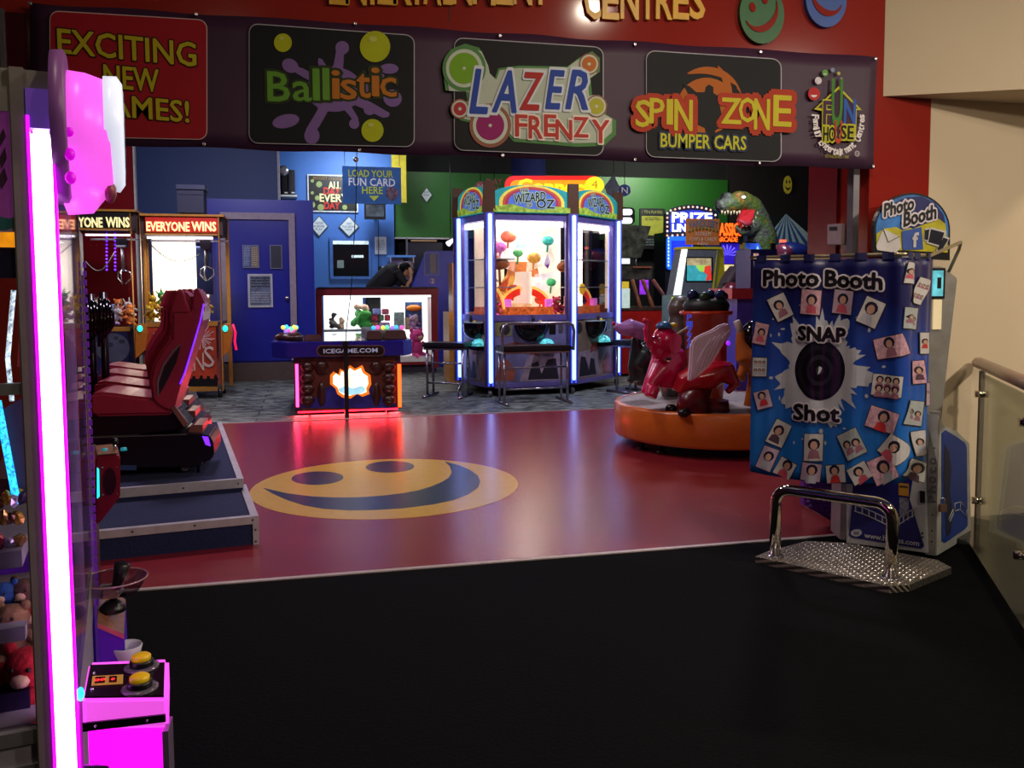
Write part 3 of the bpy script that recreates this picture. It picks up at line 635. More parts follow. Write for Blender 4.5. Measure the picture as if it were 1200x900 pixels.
c = gp(131,697,.76); MB().prism([c+V((-.03,-.02,0)), c+V((.02,-.03,0)), c+V((.022,.03,0)), c+V((-.03,.035,0))], (0,0,.018)).build('white_ledge', mat('white_plastic'), c2_, world=True)

p0 = rowpt(1.9)
c3 = thing('joystick_pedestal', 'short red joystick pedestal with round speaker grille beside the carpeted platform', 'game pedestal', p0, RZ1)
rp = mat('red_metal', '#861820', .35); sidept = lambda x, y: at(x, y, 3.3)
MB().prism([sidept(112,535), sidept(138,533), sidept(141,537), sidept(141,582), sidept(116,614), sidept(112,614)], (-.05,.22,0)).build('control_box', rp, c3, world=True, bevel=.004)
MB().box(-.35, -.03, 0, .6, 0, .86).build('pedestal', mat('dark_red', '#3a0c14', .4), c3)
c = sidept(129,533)+V((0,.08,0)); MB().prism([sidept(114,534)+V((0,0,.001)), sidept(138,532)+V((0,0,.001)), sidept(138,532)+V((-.05,.2,.001)), sidept(114,534)+V((-.05,.2,.001))], (0,0,.003)).build('control_top', mat('copper'), c3, world=True)
MB().cyl(c, c+V((0,0,.03)), .006, 8).build('joystick_shaft', steel, c3, world=True); MB().ball(c+V((0,0,.035)), .014, 12).build('joystick_ball', black, c3, world=True)
for dx in (-.035,.03): MB().lathe([(.012,0),(.01,.01),(0,.012)], c+V((dx,0,0)), 12).build('button', mat('teal_lit', '#1c8a9a', .4, emit=.5), c3, world=True)
g_ = MB()
for i in range(-6, 7):
    for j in range(-8, 9):
        if (i/6.2)**2+(j/8.2)**2 < 1: 
            q_ = at(129+i*1.15, 564+j*1.9, 3.296); g_.add([q_+V((-.0012,0,-.0018)), q_+V((.0012,0,-.0018)), q_+V((.0012,0,.0018)), q_+V((-.0012,0,.0018))], [(0,1,2,3)])
gr_ = MB(); fpoly(gr_, ell(129,564,7.5,16,20), 3.297, .002); go = gr_.build('speaker_grille', mat('grille_red', '#5a0f18', .5), c3, world=True); g_.build('grille_hole', black, go, world=True)
MB().prism([sidept(114,548)+V((0,-.004,0)), sidept(116,550)+V((0,-.004,0)), sidept(116.5,582)+V((0,-.004,0)), sidept(114,584)+V((0,-.004,0))], (0,.004,0)).build('edge_light', mat('cyan_lit'), c3, world=True)
for x, y in ((120,548),(137,548),(121,580),(137,579)): MB().ball(sidept(x,y), .003, 6).build('screw', steel, c3, world=True)

# ================================================================ CARPETED PLATFORM
navy = mat('navy_carpet', '#121a44', .95, noise=.2, scale=70, bump=.3); wtrim = mat('white_edging', '#a9a3ae', .45, .2)
P0 = V((-.31, 5.25, 0)); RP = math.radians(8.2)
pl = thing('carpeted_platform', 'two step navy carpeted platform edged with pale metal angle under the racing seats', 'platform', P0, RP)
Lx = 1.9
MB().box(-Lx, -.004, .004, 4.0, 0, .165).build('lower_step', navy, pl)
MB().box(-Lx, -.03, .72, 3.4, .165, .245).build('upper_step', navy, pl)
mb = MB(); mb.box(-Lx, 0, -.004, 0, .125, .17); mb.box(-Lx, 0, 0, .04, .165, .17); mb.build('lower_edging', wtrim, pl)
mb = MB(); mb.box(-.04, .003, .0, .9, .165, .171); mb.box(-.001, .004, 0, .9, .13, .17); mb.build('side_edging', wtrim, pl)
MB().box(-.03, .005, -.005, 0, 0, .17).build('corner_edging', wtrim, pl)
mb = MB(); mb.box(-Lx, -.026, .714, .72, .19, .25); mb.box(-Lx, -.026, .72, .75, .245, .25); mb.build('upper_edging', wtrim, pl)
mb = MB(); mb.box(-.066, -.024, .72, 3.4, .245, .251); mb.box(-.029, -.024, .72, 3.4, .2, .25); mb.build('upper_side_edging', wtrim, pl)
for x, y, z in ((-.03,-.006,.15),(-.015,-.007,.09),(-.015,-.007,.02),(-.35,-.006,.15),(-.68,-.006,.15),(-1.02,-.006,.15),(-.06,.71,.22),(-.4,.71,.22),(-.8,.71,.22),(-1.1,.71,.22)):
    MB().lathe([(.006,0),(.004,.003),(0,.004)], (x, y, z), 8, 'y').build('screw', mat('dark_screw', '#2a2a30', .4, .6), pl)

# ---- racing seats
seatm = mat('oxblood_leather', '#94263e', .32, noise=.06, coat=.3); podm = mat('pod_black', '#0c0814', .3)
YS = 6.2
st = thing('racing_seat', 'nearest of the four oxblood red motion racing seats, on the platform', 'game seat', at(200, 500, YS)*1.0+V((0,0,0)), 0, 'racing seats')
st.location.z = .245; ROOTM[st.name] = Mx.Translation(st.location)
def sp(pts, y0, y1, name, m, par=st, bevel=0):
    mb = MB(); mb.prism([at(x, y, YS)+V((0, y0, 0)) for x, y in pts], (0, y1-y0, 0)); return mb.build(name, m, par, world=True, bevel=bevel)
back = [(200,484),(187,478),(178,469),(175,448),(178,430),(189,410),(200,396),(201,375),(200,364),(224,366),(238,360),(237,376),(226,405),(216,437),(209,460),(204,478)]
bo = sp(back, .0, .5, 'backrest', seatm, bevel=.018)
head = [(199,366),(202,356),(208,352),(211,340),(216,343),(222,350),(228,338),(232,340),(237,350),(239,361),(237,368),(222,366)]
sp(head, .12, .38, 'headrest', seatm, bevel=.012)
sp([(224,367),(226,338),(231,338),(239,356),(238,367)], .06, .2, 'headrest_wing', seatm, bevel=.006)
sp([(199,366),(208,340),(213,340),(216,352),(222,366)], .0, .12, 'headrest_wing', seatm, bevel=.006)
sp([(212,404),(204,414),(193,430),(187,448),(187,462),(192,454),(198,442),(207,424)], -.006, 0, 'side_inset', mat('inset_dark', '#181420', .4), bo)
sp([(212,404),(203,413),(192,429),(186,448),(186.5,464),(185,464),(184,447),(191,427),(202,411),(211,403)], -.008, 0, 'inset_piping', mat('piping_grey', '#6a6470', .4), bo)
cush = [(104,462),(118,460),(135,461.5),(150,464),(165,465.5),(180,467),(200,470),(203,487),(150,488),(110,489),(104,484)]
sp(cush, .02, .48, 'seat_cushion', seatm, bevel=.02)
mb = MB(); mb.tube([at(x, y, YS)+V((0,-.004,0)) for x, y in ((239,356),(235,376),(227,403),(217,436),(211,450))], .0055, 6); mb.build('light_strip', mat('violet_strip', '#6a22ff', .4, emit=2.2, noise=0), bo, world=True)
sp([(104,488),(192,484),(204,486),(219,503),(104,518)], .05, .45, 'seat_mount', podm, bevel=.01)
sp([(104,513),(219,508),(236,509),(246,511),(250,519),(251,531),(248,539),(241,541),(236,541),(236,547),(104,549)], .0, .5, 'motion_base', podm, bevel=.008)
sp([(104,512.5),(219,508.5),(219,509.5),(104,513.5)], -.004, .5, 'base_seam', mat('grey_steel'))
sp([(200,478),(205,476),(220,496),(216,501)], -.002, .05, 'brace', mat('brace_copper', '#8a5a58', .35, .4))
sp([(220,503),(226,500),(236,500),(236,510),(219,510)], .08, .42, 'hinge_block', mat('brace_copper'))
sp([(237,511),(244,512),(247,523),(241,521)], -.004, .1, 'end_light', mat('violet_strip'))
for y in (.06, .4): 
    c = at(216, 552, YS)+V((0,y,0)); mb = MB(); mb.cyl((c.x,c.y-.015,c.z+.02),(c.x,c.y+.015,c.z+.02),.03,12); mb.box(c.x-.012,c.x+.012,c.y-.02,c.y+.02,c.z+.02,c.z+.06); mb.build('caster', mat('grey_steel'), st, world=True)
    c = at(231, 552, YS)+V((0,y,0)); MB().cyl((c.x,c.y,.246),(c.x,c.y,c.z+.09),.012,8).build('levelling_foot', podm, st, world=True)
sp([(140,545),(160,545),(160,551),(140,551)], -.003, .0, 'maker_plate', mat('plate_blue', '#2f4276', .4))
dvec = Mx.Rotation(RP, 3, 'Z') @ V((0, 1, 0))
for i, lab in ((1, 'second of the four oxblood red racing seats counted from the front'), (2, 'third of the four oxblood red racing seats counted from the front'), (3, 'farthest of the four oxblood red racing seats, nearest the prize claw machines')):
    dup(st, st.location+dvec*.76*i+V((-.03*i,0,0)), label=lab)
# glossy black grips hanging ahead of the seats
for i, (px, py, lab) in enumerate(((107,352,'left bundle of glossy black grips hanging ahead of the racing seats'), (122,350,'right bundle of glossy black grips hanging ahead of the racing seats'))):
    c = at(px, py, 7.4); gt = thing('grip_bundle', lab, 'game control', (c.x, c.y, .245), 0, 'black grips')
    MB().cyl((c.x-.05, 7.6, .245), (c.x-.05, 7.6, c.z+.05), .03, 10).build('stand', podm, gt, world=True)
    for k in range(4):
        b0 = at(px-6+k*3.4, py+2*(k%2), 7.4); b1 = at(px-3+k*4, py+30, 7.35); b2 = at(px-6+k*3.5, py+56-k*5, 7.4)
        MB().tube([b0, b0.lerp(b1,.5)+V((.01,0,0)), b1, b2], [.012,.024,.026,.012], 8).build('grip', mat('gloss_black', '#0a0a10', .12), gt, world=True)

# ================================================================ PRIZE CLAW MACHINES (rear left)
oak = mat('orange_laminate', '#a8722c', .4, noise=.1)
def text_part(s, px, py, pw, ph, Y, nm, m, par, **k): return ftext(s, px, py, pw, ph, Y, nm, m, par, **k)
def lamp_box(name, p0, p1, m, par, world=True):
    return MB().box(min(p0[0],p1[0]), max(p0[0],p1[0]), min(p0[1],p1[1]), max(p0[1],p1[1]), min(p0[2],p1[2]), max(p0[2],p1[2])).build(name, m, par, world=world)
def px_box(nm, m, par, x0, y0, x1, y1, Y, d, bevel=0):
    mb = MB(); fbox(mb, x0, y0, x1, y1, Y, d); return mb.build(nm, m, par, world=True, bevel=bevel)
def claw_cab(lab, x0, x1, yt, yh, yw, yb, Y, hm, backm, lowm):
    a = at((x0+x1)/2, yb, Y); t = thing('prize_claw_machine', lab, 'claw machine', (a.x, Y+.4, 0), 0, 'claw machines by the blue door')
    D = .8
    px_box('left_post', oak, t, x0, yt, x0+7, yb, Y, .08); px_box('right_post', oak, t, x1-7, yt, x1, yb, Y, .08)
    px_box('top_rail', oak, t, x0, yt-2, x1, yt+2, Y-.01, D); px_box('head_rail', oak, t, x0+7, yh-3, x1-7, yh, Y, .06)
    px_box('sill_rail', oak, t, x0+7, yw-1, x1-7, yw+3, Y, .06); px_box('bottom_rail', oak, t, x0+7, yb-4, x1-7, yb, Y, .06)
    px_box('header_panel', hm, t, x0+7, yt+2, x1-7, yh-3, Y+.01, .05)
    px_box('lower_panel', lowm, t, x0+7, yw+3, x1-7, yb-4, Y+.01, D-.05)
    px_box('window_glass', gls, t, x0+7, yh, x1-7, yw-1, Y+.02, .006)
    a = at(x0, yb, Y); b = at(x1, yt, Y)
    for x in (a.x, b.x-.05): MB().box(x, x+.05, Y+D-.06, Y+D, 0.1, b.z).build('rear_post', oak, t, world=True)
    c = at(x0, yw, Y); h = at(x0, yh, Y)
    MB().box(a.x+.06, b.x-.06, Y+.06, Y+D, c.z-.03, c.z).build('window_floor', mat('dark_wall'), t, world=True)
    MB().box(a.x+.02, b.x-.02, Y+.06, Y+D, h.z+.02, b.z-.03).build('head_box', mat('head_box', '#35201a', .6), t, world=True)
    if backm: MB().box(a.x+.1, b.x-.3, Y+D-.03, Y+D-.02, c.z, h.z).build('back_panel', backm, t, world=True)
    for sx in (a.x+.12, b.x-.12):
        for sy in (Y+.12, Y+D-.12): MB().cyl((sx, sy, 0), (sx, sy, .12), .03, 10).build('foot', black, t, world=True)
    return t
wl = mat('lit_letters', '#ffe9a0', .4, emit=2.4, noise=.1)
k2 = claw_cab('orange framed claw machine with red lit EVERYONE WINS header and yellow toys', 163, 262, 252, 276, 379, 458, 12.6, mat('red_header', '#a82418', .4, emit=.25), mat('white_back_lit', '#fff6e0', .4, emit=1.6, noise=.02), mat('firework_print', '#a8381c', .45, noise=.45, scale=2.5))
for s, x, wd in (('EVERYONE', 197, 50), ('WINS', 239, 28)):
    text_part(s, x, 265.5, wd, 11, 12.59, 'lettering', mat('header_letters', '#ffd9a0', .4, emit=1.5, ecol='#ffb070', noise=0), k2, depth=.01, off=.03)
k1 = claw_cab('orange framed claw machine with black ONE WINS header, partly behind the foreground machine', 62, 159, 246, 270, 385, 458, 13.0, mat('black_header', '#15120f', .4), None, mat('space_print', '#1d1c4a', .45, noise=.5, scale=3))
for s, x, wd in (('EVERYONE', 95, 50), ('WINS', 138, 27)):
    text_part(s, x, 260.5, wd, 12, 12.99, 'lettering', mat('gold_lit', '#e8dc9a', .4, emit=.9, noise=.2), k1, depth=.01, off=.03)
def gantry(t, px, py0, py1, Y, cab):
    c = at(px, py0, Y); d = at(px, py1, Y); g = MB().box(c.x-.07, c.x+.07, Y-.07, Y+.07, c.z-.12, c.z).build('claw_carriage', mat('carriage_dark', '#2a2836', .4, .3), t, world=True)
    MB().cyl((c.x, Y, c.z-.1), (c.x, Y, d.z+.12), .022, 10).build('claw_shaft', mat('grey_steel'), g, world=True)
    for k in range(3):
        a = 2*PI*k/3+.4; u = V((math.cos(a), math.sin(a), 0)); b = V((c.x, Y, d.z+.12))
        MB().tube([b, b+u*.1+V((0,0,-.04)), b+u*.11+V((0,0,-.12)), b+u*.02+V((0,0,-.2))], .010, 6).build('claw_finger', steel, g, world=True)
    pts = [at(cab[0]+(cab[2]-cab[0])*s_/12, cab[1]+(cab[3]-cab[1])*s_/12+ 16*math.sin(PI*s_/12), Y) for s_ in range(13)]
    MB().tube(pts, .008, 6).build('cable', mat('cable_grey', '#4a4440', .5), g, world=True)
    MB().box(at(cab[0],0,Y).x-.05, c.x+.3, Y-.015, Y+.015, c.z-.02, c.z+.005).build('gantry_rail', alu, t, world=True)
gantry(k2, 241, 282, 322, 12.95, (172, 282, 236, 297)); gantry(k1, 143, 280, 326, 13.35, (100, 306, 134, 296))
mb = MB(); px_box('mirror_panel', mat('mirror_dark', '#2a3a6a', .1, .6), k2, 229, 280, 250, 345, 13.3, .02)
for x in (125, 135): 
    mb = MB()
    for j in range(12): mb.ball(at(x, 270+j*4.2, 13.6), .016, 6)
    mb.build('bead_light', mat('violet_strip'), k1, world=True)
px_box('light_bar', mat('white_bar', '#fff6ff', .4, emit=3, noise=0), k1, 100, 274, 152, 276.5, 13.1, .05)
px_box('light_bar', mat('white_bar'), k2, 172, 277, 249, 280, 12.7, .08)
area('cabinet_light', (at(210,300,13).x, 13.0, 2.15), (at(210,300,13).x, 13.0, 0), .5, 14, (1, .93, .75))
area('cabinet_light', (at(120,300,13).x, 13.3, 2.15), (at(120,300,13).x, 13.3, 0), .5, 8, (1, .95, .95))
# lower panel art
YA = 12.6
mb = MB()
for cx, cy, r, n in ((236,396,17,26), (190,398,14,20)):
    for k in range(n):
        a = 2*PI*k/n+random.uniform(-.08,.08); rr_ = r*random.uniform(.6,1); 
        p0_, p1_ = at(cx+2*math.cos(a), cy+2*math.sin(a), YA), at(cx+rr_*math.cos(a), cy+rr_*math.sin(a), YA); s_ = V((-(p1_-p0_).z, 0, (p1_-p0_).x)).normalized()*.006
        mb.prism([p0_-s_*.5, p1_-s_, p1_+s_, p0_+s_*.5], (0,.002,0))
mb.build('firework_burst', mat('burst_white', '#d0a8a0', .5), k2, world=True)
for ch, x, y, wd, h in (('W', 214, 426, 14, 20), ('I', 224, 426, 4, 20), ('N', 233, 424, 12, 22), ('S', 245, 418, 12, 26)):
    text_part(ch, x, y, wd, h, YA, 'graffiti_letter', mat('graffiti', '#c9a89a', .5), k2, depth=.002)
mb = MB(); pts = [(172,446)]
x = 172
while x < 253:
    pts += [(x+1,444),(x+2.2,443.5),(x+2.6,440.5+random.uniform(-1,1)),(x+4.4,439+random.uniform(-2,2)),(x+6,441),(x+6.2,443.5),(x+8,444)]; x += 8.5
pts += [(255,446),(255,453),(172,453)]; fpoly(mb, pts, YA, .003); mb.build('crowd_silhouette', black, k2, world=True)
mb = MB(); fpoly(mb, ell(132,408,20,17.5,30), 13.0, .003); mo = mb.build('grey_ball_print', mat('moon_print', '#4a4c5e', .5, noise=.35, scale=4), k1, world=True)
for e in (ell(136,396,3,2,10), ell(143,400,4,2.5,10), ell(128,404,5,3,10), ell(120,400,2.5,2,8)):
    mb = MB(); fpoly(mb, e, 12.997, .002); mb.build('ball_crater', mat('crater_print', '#2c2d3c', .5), mo, world=True)
# side pods with coin lights
for t, xa, xb, Y in ((k2, 262, 271, 12.7), (k2, 162, 172, 12.55)):
    mb = MB(); mb.prism([at(xa-3, 380, Y), at(xb-2, 380, Y), at(xb+1, 390, Y), at(xb-2, 410, Y), at(xa-3, 420, Y)], (0,.25,0)); mb.build('coin_pod', mat('orange_pod', '#b4661c', .4), t, world=True)
    c = at(xa+2, 385, Y-.01); MB().ball(c, (.035,.02,.045), 8).build('coin_light', mat('cyan_lit'), t, world=True)
mb = MB(); mb.tube([at(273,380,12.8), at(276,390,12.8), at(275,400,12.8), at(277,410,12.8)], .014, 8); mb.build('red_light', mat('hot_red', '#ff1440', .4, emit=1.6, noise=0), k2, world=True)
# plush heaps
seenl = {}
def heap(X0, X1, Y0, Y1, z0, n, palette, labf, grp, sz, seed, hmul=.14):
    rnd = random.Random(seed); protos = {}
    for i in range(n):
        nm, c_ = palette[i % len(palette)]; x = rnd.uniform(X0, X1); fr_ = (i//max(1, n//3)) % 3; y = Y0+(Y1-Y0)*(fr_*.33+rnd.uniform(0,.15)); z = z0+rnd.uniform(0, hmul)*(1 if fr_ else .25)
        rz = rnd.uniform(-.9,.9); lab = ('%s, %s row, %s' % (labf % nm, ('front', 'middle', 'back')[(i//max(1, n//3)) % 3], 'far left' if x < X0+(X1-X0)*.2 else 'left of centre' if x < X0+(X1-X0)*.4 else 'centre' if x < X0+(X1-X0)*.6 else 'right of centre' if x < X0+(X1-X0)*.8 else 'far right'))
        if nm not in protos:
            t = plush('plush_toy', lab, (x,y,z), sz, c_, c_, rz, ears='round' if i % 2 else 'long', group=grp); protos[nm] = t
        else: t = dup(protos[nm], (x,y,z), rz, lab)
        if lab in seenl: t['label'] = lab.replace(' plush', ' tilted plush' if seenl[lab] == 1 else ' leaning plush')
        seenl[lab] = seenl.get(lab, 0)+1
        t.rotation_euler.x = rnd.uniform(-.35,.35); t.rotation_euler.y = rnd.uniform(-.5,.5)
ya = at(175,376,12.8)
heap(at(178,370,12.8).x, at(247,370,12.8).x, 12.76, 13.25, ya.z, 34, [('yellow','#c9a81a'),('bright yellow','#dcc02c'),('mustard','#a88a1c'),('lemon','#d8c84a'),('green','#3a9a4a'),('golden','#c09020'),('yellow','#c9a81a')], '%s plush toy in the red headed machine', 'plush toys in the red headed claw machine', .2, 3, .22)
yb_ = at(110,383,13.2)
heap(at(98,370,13.2).x, at(150,370,13.2).x, 13.2, 13.6, yb_.z, 24, [('white','#b8b4bc'),('pale blue','#7a92b8'),('grey','#8a8690'),('red','#c02020'),('lavender','#a88ac8'),('orange','#c06a2a'),('brown','#5a3a32')], '%s plush toy in the black headed machine', 'plush toys in the black headed claw machine', .22, 5, .26)

t = thing('storage_box', 'dark box standing on top of the red headed claw machine', 'box', (at(223,250,12.9).x, 12.95, at(223,250,12.9).z))
px_box('case', mat('box_slate', '#1a1e34', .6), t, 207, 219, 239, 249.5, 12.8, .4); px_box('lid', mat('box_lid', '#262b44', .5), t, 206, 216, 240, 222, 12.78, .44); px_box('flap', mat('box_lid'), t, 209, 227, 237, 228, 12.79, .01)

# ================================================================ DOOR WALL SIGNS, OFFICE WALL
def board(name, lab, cat, x0, y0, x1, y1, Y, col, border=None, bw=1, th=.02, rough=.4, **k):
    a = at(x0, y0, Y); b = at(x1, y1, Y); t = thing(name, lab, cat, ((a.x+b.x)/2, Y, b.z))
    px_box('board', border or mat('sheet_'+col.strip('#'), col, rough, **k), t, x0, y0, x1, y1, Y-th, th)
    if border: px_box('print', mat('sheet_'+col.strip('#'), col, rough, **k), t, x0+bw, y0+bw, x1-bw, y1-bw, Y-th-.004, .003)
    return t
def scribble(t, x0, y0, x1, y1, Y, n, col, seed=1):
    rnd = random.Random(seed); mb = MB(); h = (y1-y0)/n
    for i in range(n):
        x = x0
        while x < x1-1:
            wd = rnd.uniform(1, (x1-x0)/3); e = min(x1, x+wd); fpoly(mb, [(x, y0+i*h), (e, y0+i*h), (e, y0+(i+.5)*h), (x, y0+(i+.5)*h)], Y, .001); x = e+.7
    return mb.build('print_lines', mat('ink_'+col.strip('#'), col, .6), t, world=True)
YN = 14.95
b1 = board('door_notice', 'grey and tan typed notice on the upper left of the blue door', 'notice', 284, 287, 304, 314, YN, '#3a4a7a', mat('notice_edge', '#6a6a8a', .5))
scribble(b1, 286, 289, 293, 312, YN-.026, 11, '#8a98b8', 2); px_box('tan_half', mat('tan_print', '#6f6258', .5), b1, 294, 289, 303, 313, YN-.025, .002); scribble(b1, 295, 290, 302, 312, YN-.03, 9, '#a89a80', 3)
board('door_notice', 'dark slate notice on the upper right of the blue door', 'notice', 316, 287, 331, 315, YN, '#1c2434', mat('notice_edge'))
b3 = board('door_poster', 'white framed photo poster low on the blue door', 'poster', 290, 321, 320, 360, YN, '#4f5a74', mat('poster_white', '#a8aab4', .5), 2.5, noise=.6, scale=9)
scribble(b3, 294, 325, 316, 338, YN-.03, 4, '#22242c', 4); scribble(b3, 294, 342, 316, 356, YN-.03, 5, '#8c90a0', 5)
YO = 18.28
b4 = board('wall_poster', 'black poster reading ALL DAY EVERY DAY in a white frame', 'poster', 360, 204, 420, 249, YO, '#14120c', mat('frame_white', '#c9cdd0', .4), 1.6)
for s, x, y, wd, h, col in (('ALL', 392, 217, 14, 8, '#e8d8a0'), ('DAY', 389, 224, 19, 8, '#c02418'), ('EVERY', 391, 232, 32, 9, '#ead9a0'), ('DAY', 389, 241, 18, 8, '#c02418')):
    text_part(s, x, y, wd, h, YO-.03, 'lettering', mat('ink_'+col.strip('#'), col, .5), b4, off=.03, depth=.006)
text_part('BIGGEST CHOICE', 384, 209, 34, 3.5, YO-.03, 'lettering', mat('ink_8c6a30', '#8c6a30', .5), b4)
for x, y, r in ((374,216,3.6),(366,226,2),(372,232,3),(366,240,3.5),(376,243,4),(404,243,3),(410,236,2.5),(366,212,2)):
    mb = MB(); fpoly(mb, ell(x,y,r,r,12), YO-.03, .004); mb.build('dot_print', mat('dot_olive', '#8a9a5a', .5), b4, world=True)
def diamond(cx, cy, rx, ry, Y, lab, lines, grp='diamond signs'):
    c = at(cx, cy, Y); t = thing('diamond_sign', lab, 'sign', (c.x, Y, at(cx, cy+ry, Y).z), 0, grp)
    mb = MB(); fpoly(mb, [(cx,cy-ry),(cx+rx,cy),(cx,cy+ry),(cx-rx,cy)], Y-.02, .02); mb.build('board', mat('sign_edge', '#3a4a3a', .5), t, world=True)
    mb = MB(); fpoly(mb, [(cx,cy-ry+1.4),(cx+rx-1.4,cy),(cx,cy+ry-1.4),(cx-rx+1.4,cy)], Y-.024, .004); mb.build('face', mat('sign_face', '#c4ccd0', .5), t, world=True)
    for i, (s, wd) in enumerate(lines): text_part(s, cx, cy-3.5+i*3.6, wd, 2.4, Y-.026, 'lettering', mat('ink_sign', '#2c3a4a', .5), t, depth=.002)
    return t
diamond(374, 265, 11, 12.5, YO, 'white diamond sign half hidden by the blue door block', (('CAUTION',9),('KIDS',12),('PLAY',8)))
diamond(409, 265.5, 12, 12.5, YO, 'white diamond sign between the poster and the serving window', (('GO',5),('FUN ZONE',15),('NOW',7)))
diamond(500, 228.5, 7.2, 9.5, 18.39, 'small grey diamond sign on the dark green wall', (('SLOW',6),('ZONE',7)))
b5 = thing('office_window', 'dark serving window in a pale blue frame on the office wall', 'window', (at(410,325,YO).x, YO, at(410,326,YO).z))
px_box('frame', mat('pale_blue_frame', '#3f6ab0', .4), b5, 386, 279, 435, 327, YO-.04, .06); px_box('pane', mat('dark_glass', '#10161a', .08), b5, 390, 282, 432.5, 323.5, YO-.045, .01)
px_box('lit_strip', mat('strip_light_pale', '#c8d8dc', .4, emit=.6, noise=.2), b5, 390, 282, 432, 286.5, YO-.05, .005)
px_box('reflection_card', mat('card_grey', '#7a8a88', .5), b5, 395, 305, 403, 314, YO-.05, .004); px_box('lit_strip', mat('strip_light_pale'), b5, 412, 299, 426, 302, YO-.05, .004)
b6 = thing('wall_speaker', 'black twin speakers on a small white shelf high by the office corner', 'speaker', (at(338,231,YO).x, YO-.3, at(338,230,YO).z))
px_box('shelf', mat('off_white'), b6, 329, 228, 348, 230.5, YO-.4, .4); px_box('cabinet', black, b6, 330, 199, 337, 228, YO-.36, .3); px_box('cabinet', black, b6, 338, 199, 346, 228, YO-.36, .3)
c = at(332, 200, YO-.42); MB().lathe([(.1,0),(.1,.03),(.06,.04)], c, 18, 'y').build('tweeter', mat('steel'), b6, world=True)
for x in (335.5, 343.5): px_box('badge', mat('off_white'), b6, x-2, 225, x+2, 226.5, YO-.37, .01)
b7 = board('paper_sheet', 'white sheet of paper pinned right of the serving window', 'paper', 439, 277.5, 453, 298, YO, '#c4ccd8', th=.01); scribble(b7, 441, 281, 451, 294, YO-.012, 6, '#8a94a8', 7)
b8 = thing('wall_television', 'bracketed black monitor behind the hanging blue sign', 'monitor', (at(440,257,17.9).x, 17.9, at(440,257,17.9).z))
px_box('screen_case', black, b8, 427, 238, 452, 257, 17.8, .12); px_box('screen', mat('screen_grey', '#3a4048', .15, noise=.7, scale=5), b8, 429, 240, 450, 254, 17.79, .01)
MB().cyl(at(440,250,17.9), at(440,250,17.9)+V((0,.45,0)), .03, 8).build('bracket', mat('grey_steel'), b8, world=True)
mb = MB(); mb.tube([at(443.5,258,18.2), at(443.5,312,18.2)], .008, 6); o = mb.build('wall_cable', black); solo(o, 'thin black cable running down the office wall under the monitor', 'cable')
b9 = thing('wall_telephone', 'small black telephone on the blue office wall', 'telephone', (at(445,319,YO).x, YO, at(445,319,YO).z)); px_box('handset', black, b9, 443, 312, 447.5, 319, YO-.06, .06)
px_box('cradle', mat('off_white'), b9, 447.5, 312, 450, 319, YO-.04, .04)
# hanging blue sign
YH = 12.0
hs = board('hanging_sign', 'blue hanging sign reading LOAD YOUR FUN CARD HERE', 'sign', 401, 194.5, 470.5, 239.5, YH, '#1a5c9c', noise=.35, scale=3, th=.02)
for s, x, y, wd, h, col in (('LOAD YOUR', 434.5, 203.5, 52, 8, '#b4cc3c'), ('FUN CARD', 436, 213.5, 54, 9, '#d8e4e8'), ('HERE', 436.5, 223, 24, 8, '#b4cc3c')):
    text_part(s, x, y, wd, h, YH-.021, 'lettering', mat('ink_'+col.strip('#'), col, .5), hs, depth=.003, off=.015)
mb = MB(); fpoly(mb, [(432.5,229.5),(444.5,229.5),(438.5,235.5)], YH-.024, .004); mb.build('arrow', mat('ink_b4cc3c'), hs, world=True)
mb = MB(); fpoly(mb, [(452,222),(457,218.5),(466,222),(467,229),(460,236),(453,231)], YH-.024, .004); mb.build('card_print', mat('card_print', '#5c4a5c', .4, noise=.8, scale=25), hs, world=True)
for x in (404, 468): MB().cyl(at(x,195,YH), at(x,195,YH)+V((0,0,1.25)), .004, 6).build('hanger_wire', black, hs, world=True)
cd = thing('mullion_post', 'thin black cord hanging from the banner to a thick black post at the hockey table', 'post', (.42, 10.35, 0))
MB().tube([at(419,120,10.3), at(418,190,10.3), at(417,240,10.3), at(414,300,10.3), at(411,345,10.3), at(406,385,10.3), at(405,402,10.3)], .006, 6).build('cord', black, cd, world=True)
MB().ball(at(417,187,10.3), .032, 12).build('pulley', mat('steel'), cd, world=True)
a = at(402.5,402,10.3); b = at(407.5,402,10.3); MB().box(a.x, b.x, 10.28, 10.34, 0, a.z).build('post', black, cd, world=True)
px_box('latch', black, cd, 401.5, 400, 408, 408, 10.26, .09)

# ================================================================ PRIZE COUNTER
YC = 15.6
pc = thing('prize_counter', 'dark red prize display counter with bright white lit glass front', 'counter', (at(443,440,YC).x, YC+.3, 0))
cr = mat('counter_red', '#741420', .35); wi = mat('white_lit_panel', '#f4fff8', .4, emit=1.5, noise=.02)
px_box('top_rail', cr, pc, 370, 338, 514, 346.5, YC, .5); px_box('left_post', cr, pc, 370, 346.5, 379, 431, YC, .5); px_box('right_post', cr, pc, 505, 346.5, 514, 431, YC, .5)
px_box('kick_plate', mat('dark_wall'), pc, 373, 425, 511, 438, YC+.06, .4); px_box('bottom_rail', cr, pc, 379, 423.5, 505, 427, YC, .5); px_box('ledge', mat('off_white'), pc, 379, 420, 505, 423.5, YC-.01, .48)
px_box('back_panel', wi, pc, 379, 346.5, 426, 420, YC+.47, .02); px_box('back_panel', wi, pc, 446, 346.5, 505, 420, YC+.47, .02); px_box('back_lower', wi, pc, 426, 385, 446, 420, YC+.47, .02)
px_box('glass_front', gls, pc, 379, 346.5, 505, 420, YC+.01, .008); px_box('frame_edge', wi, pc, 379, 346.5, 505, 348, YC-.005, .02)
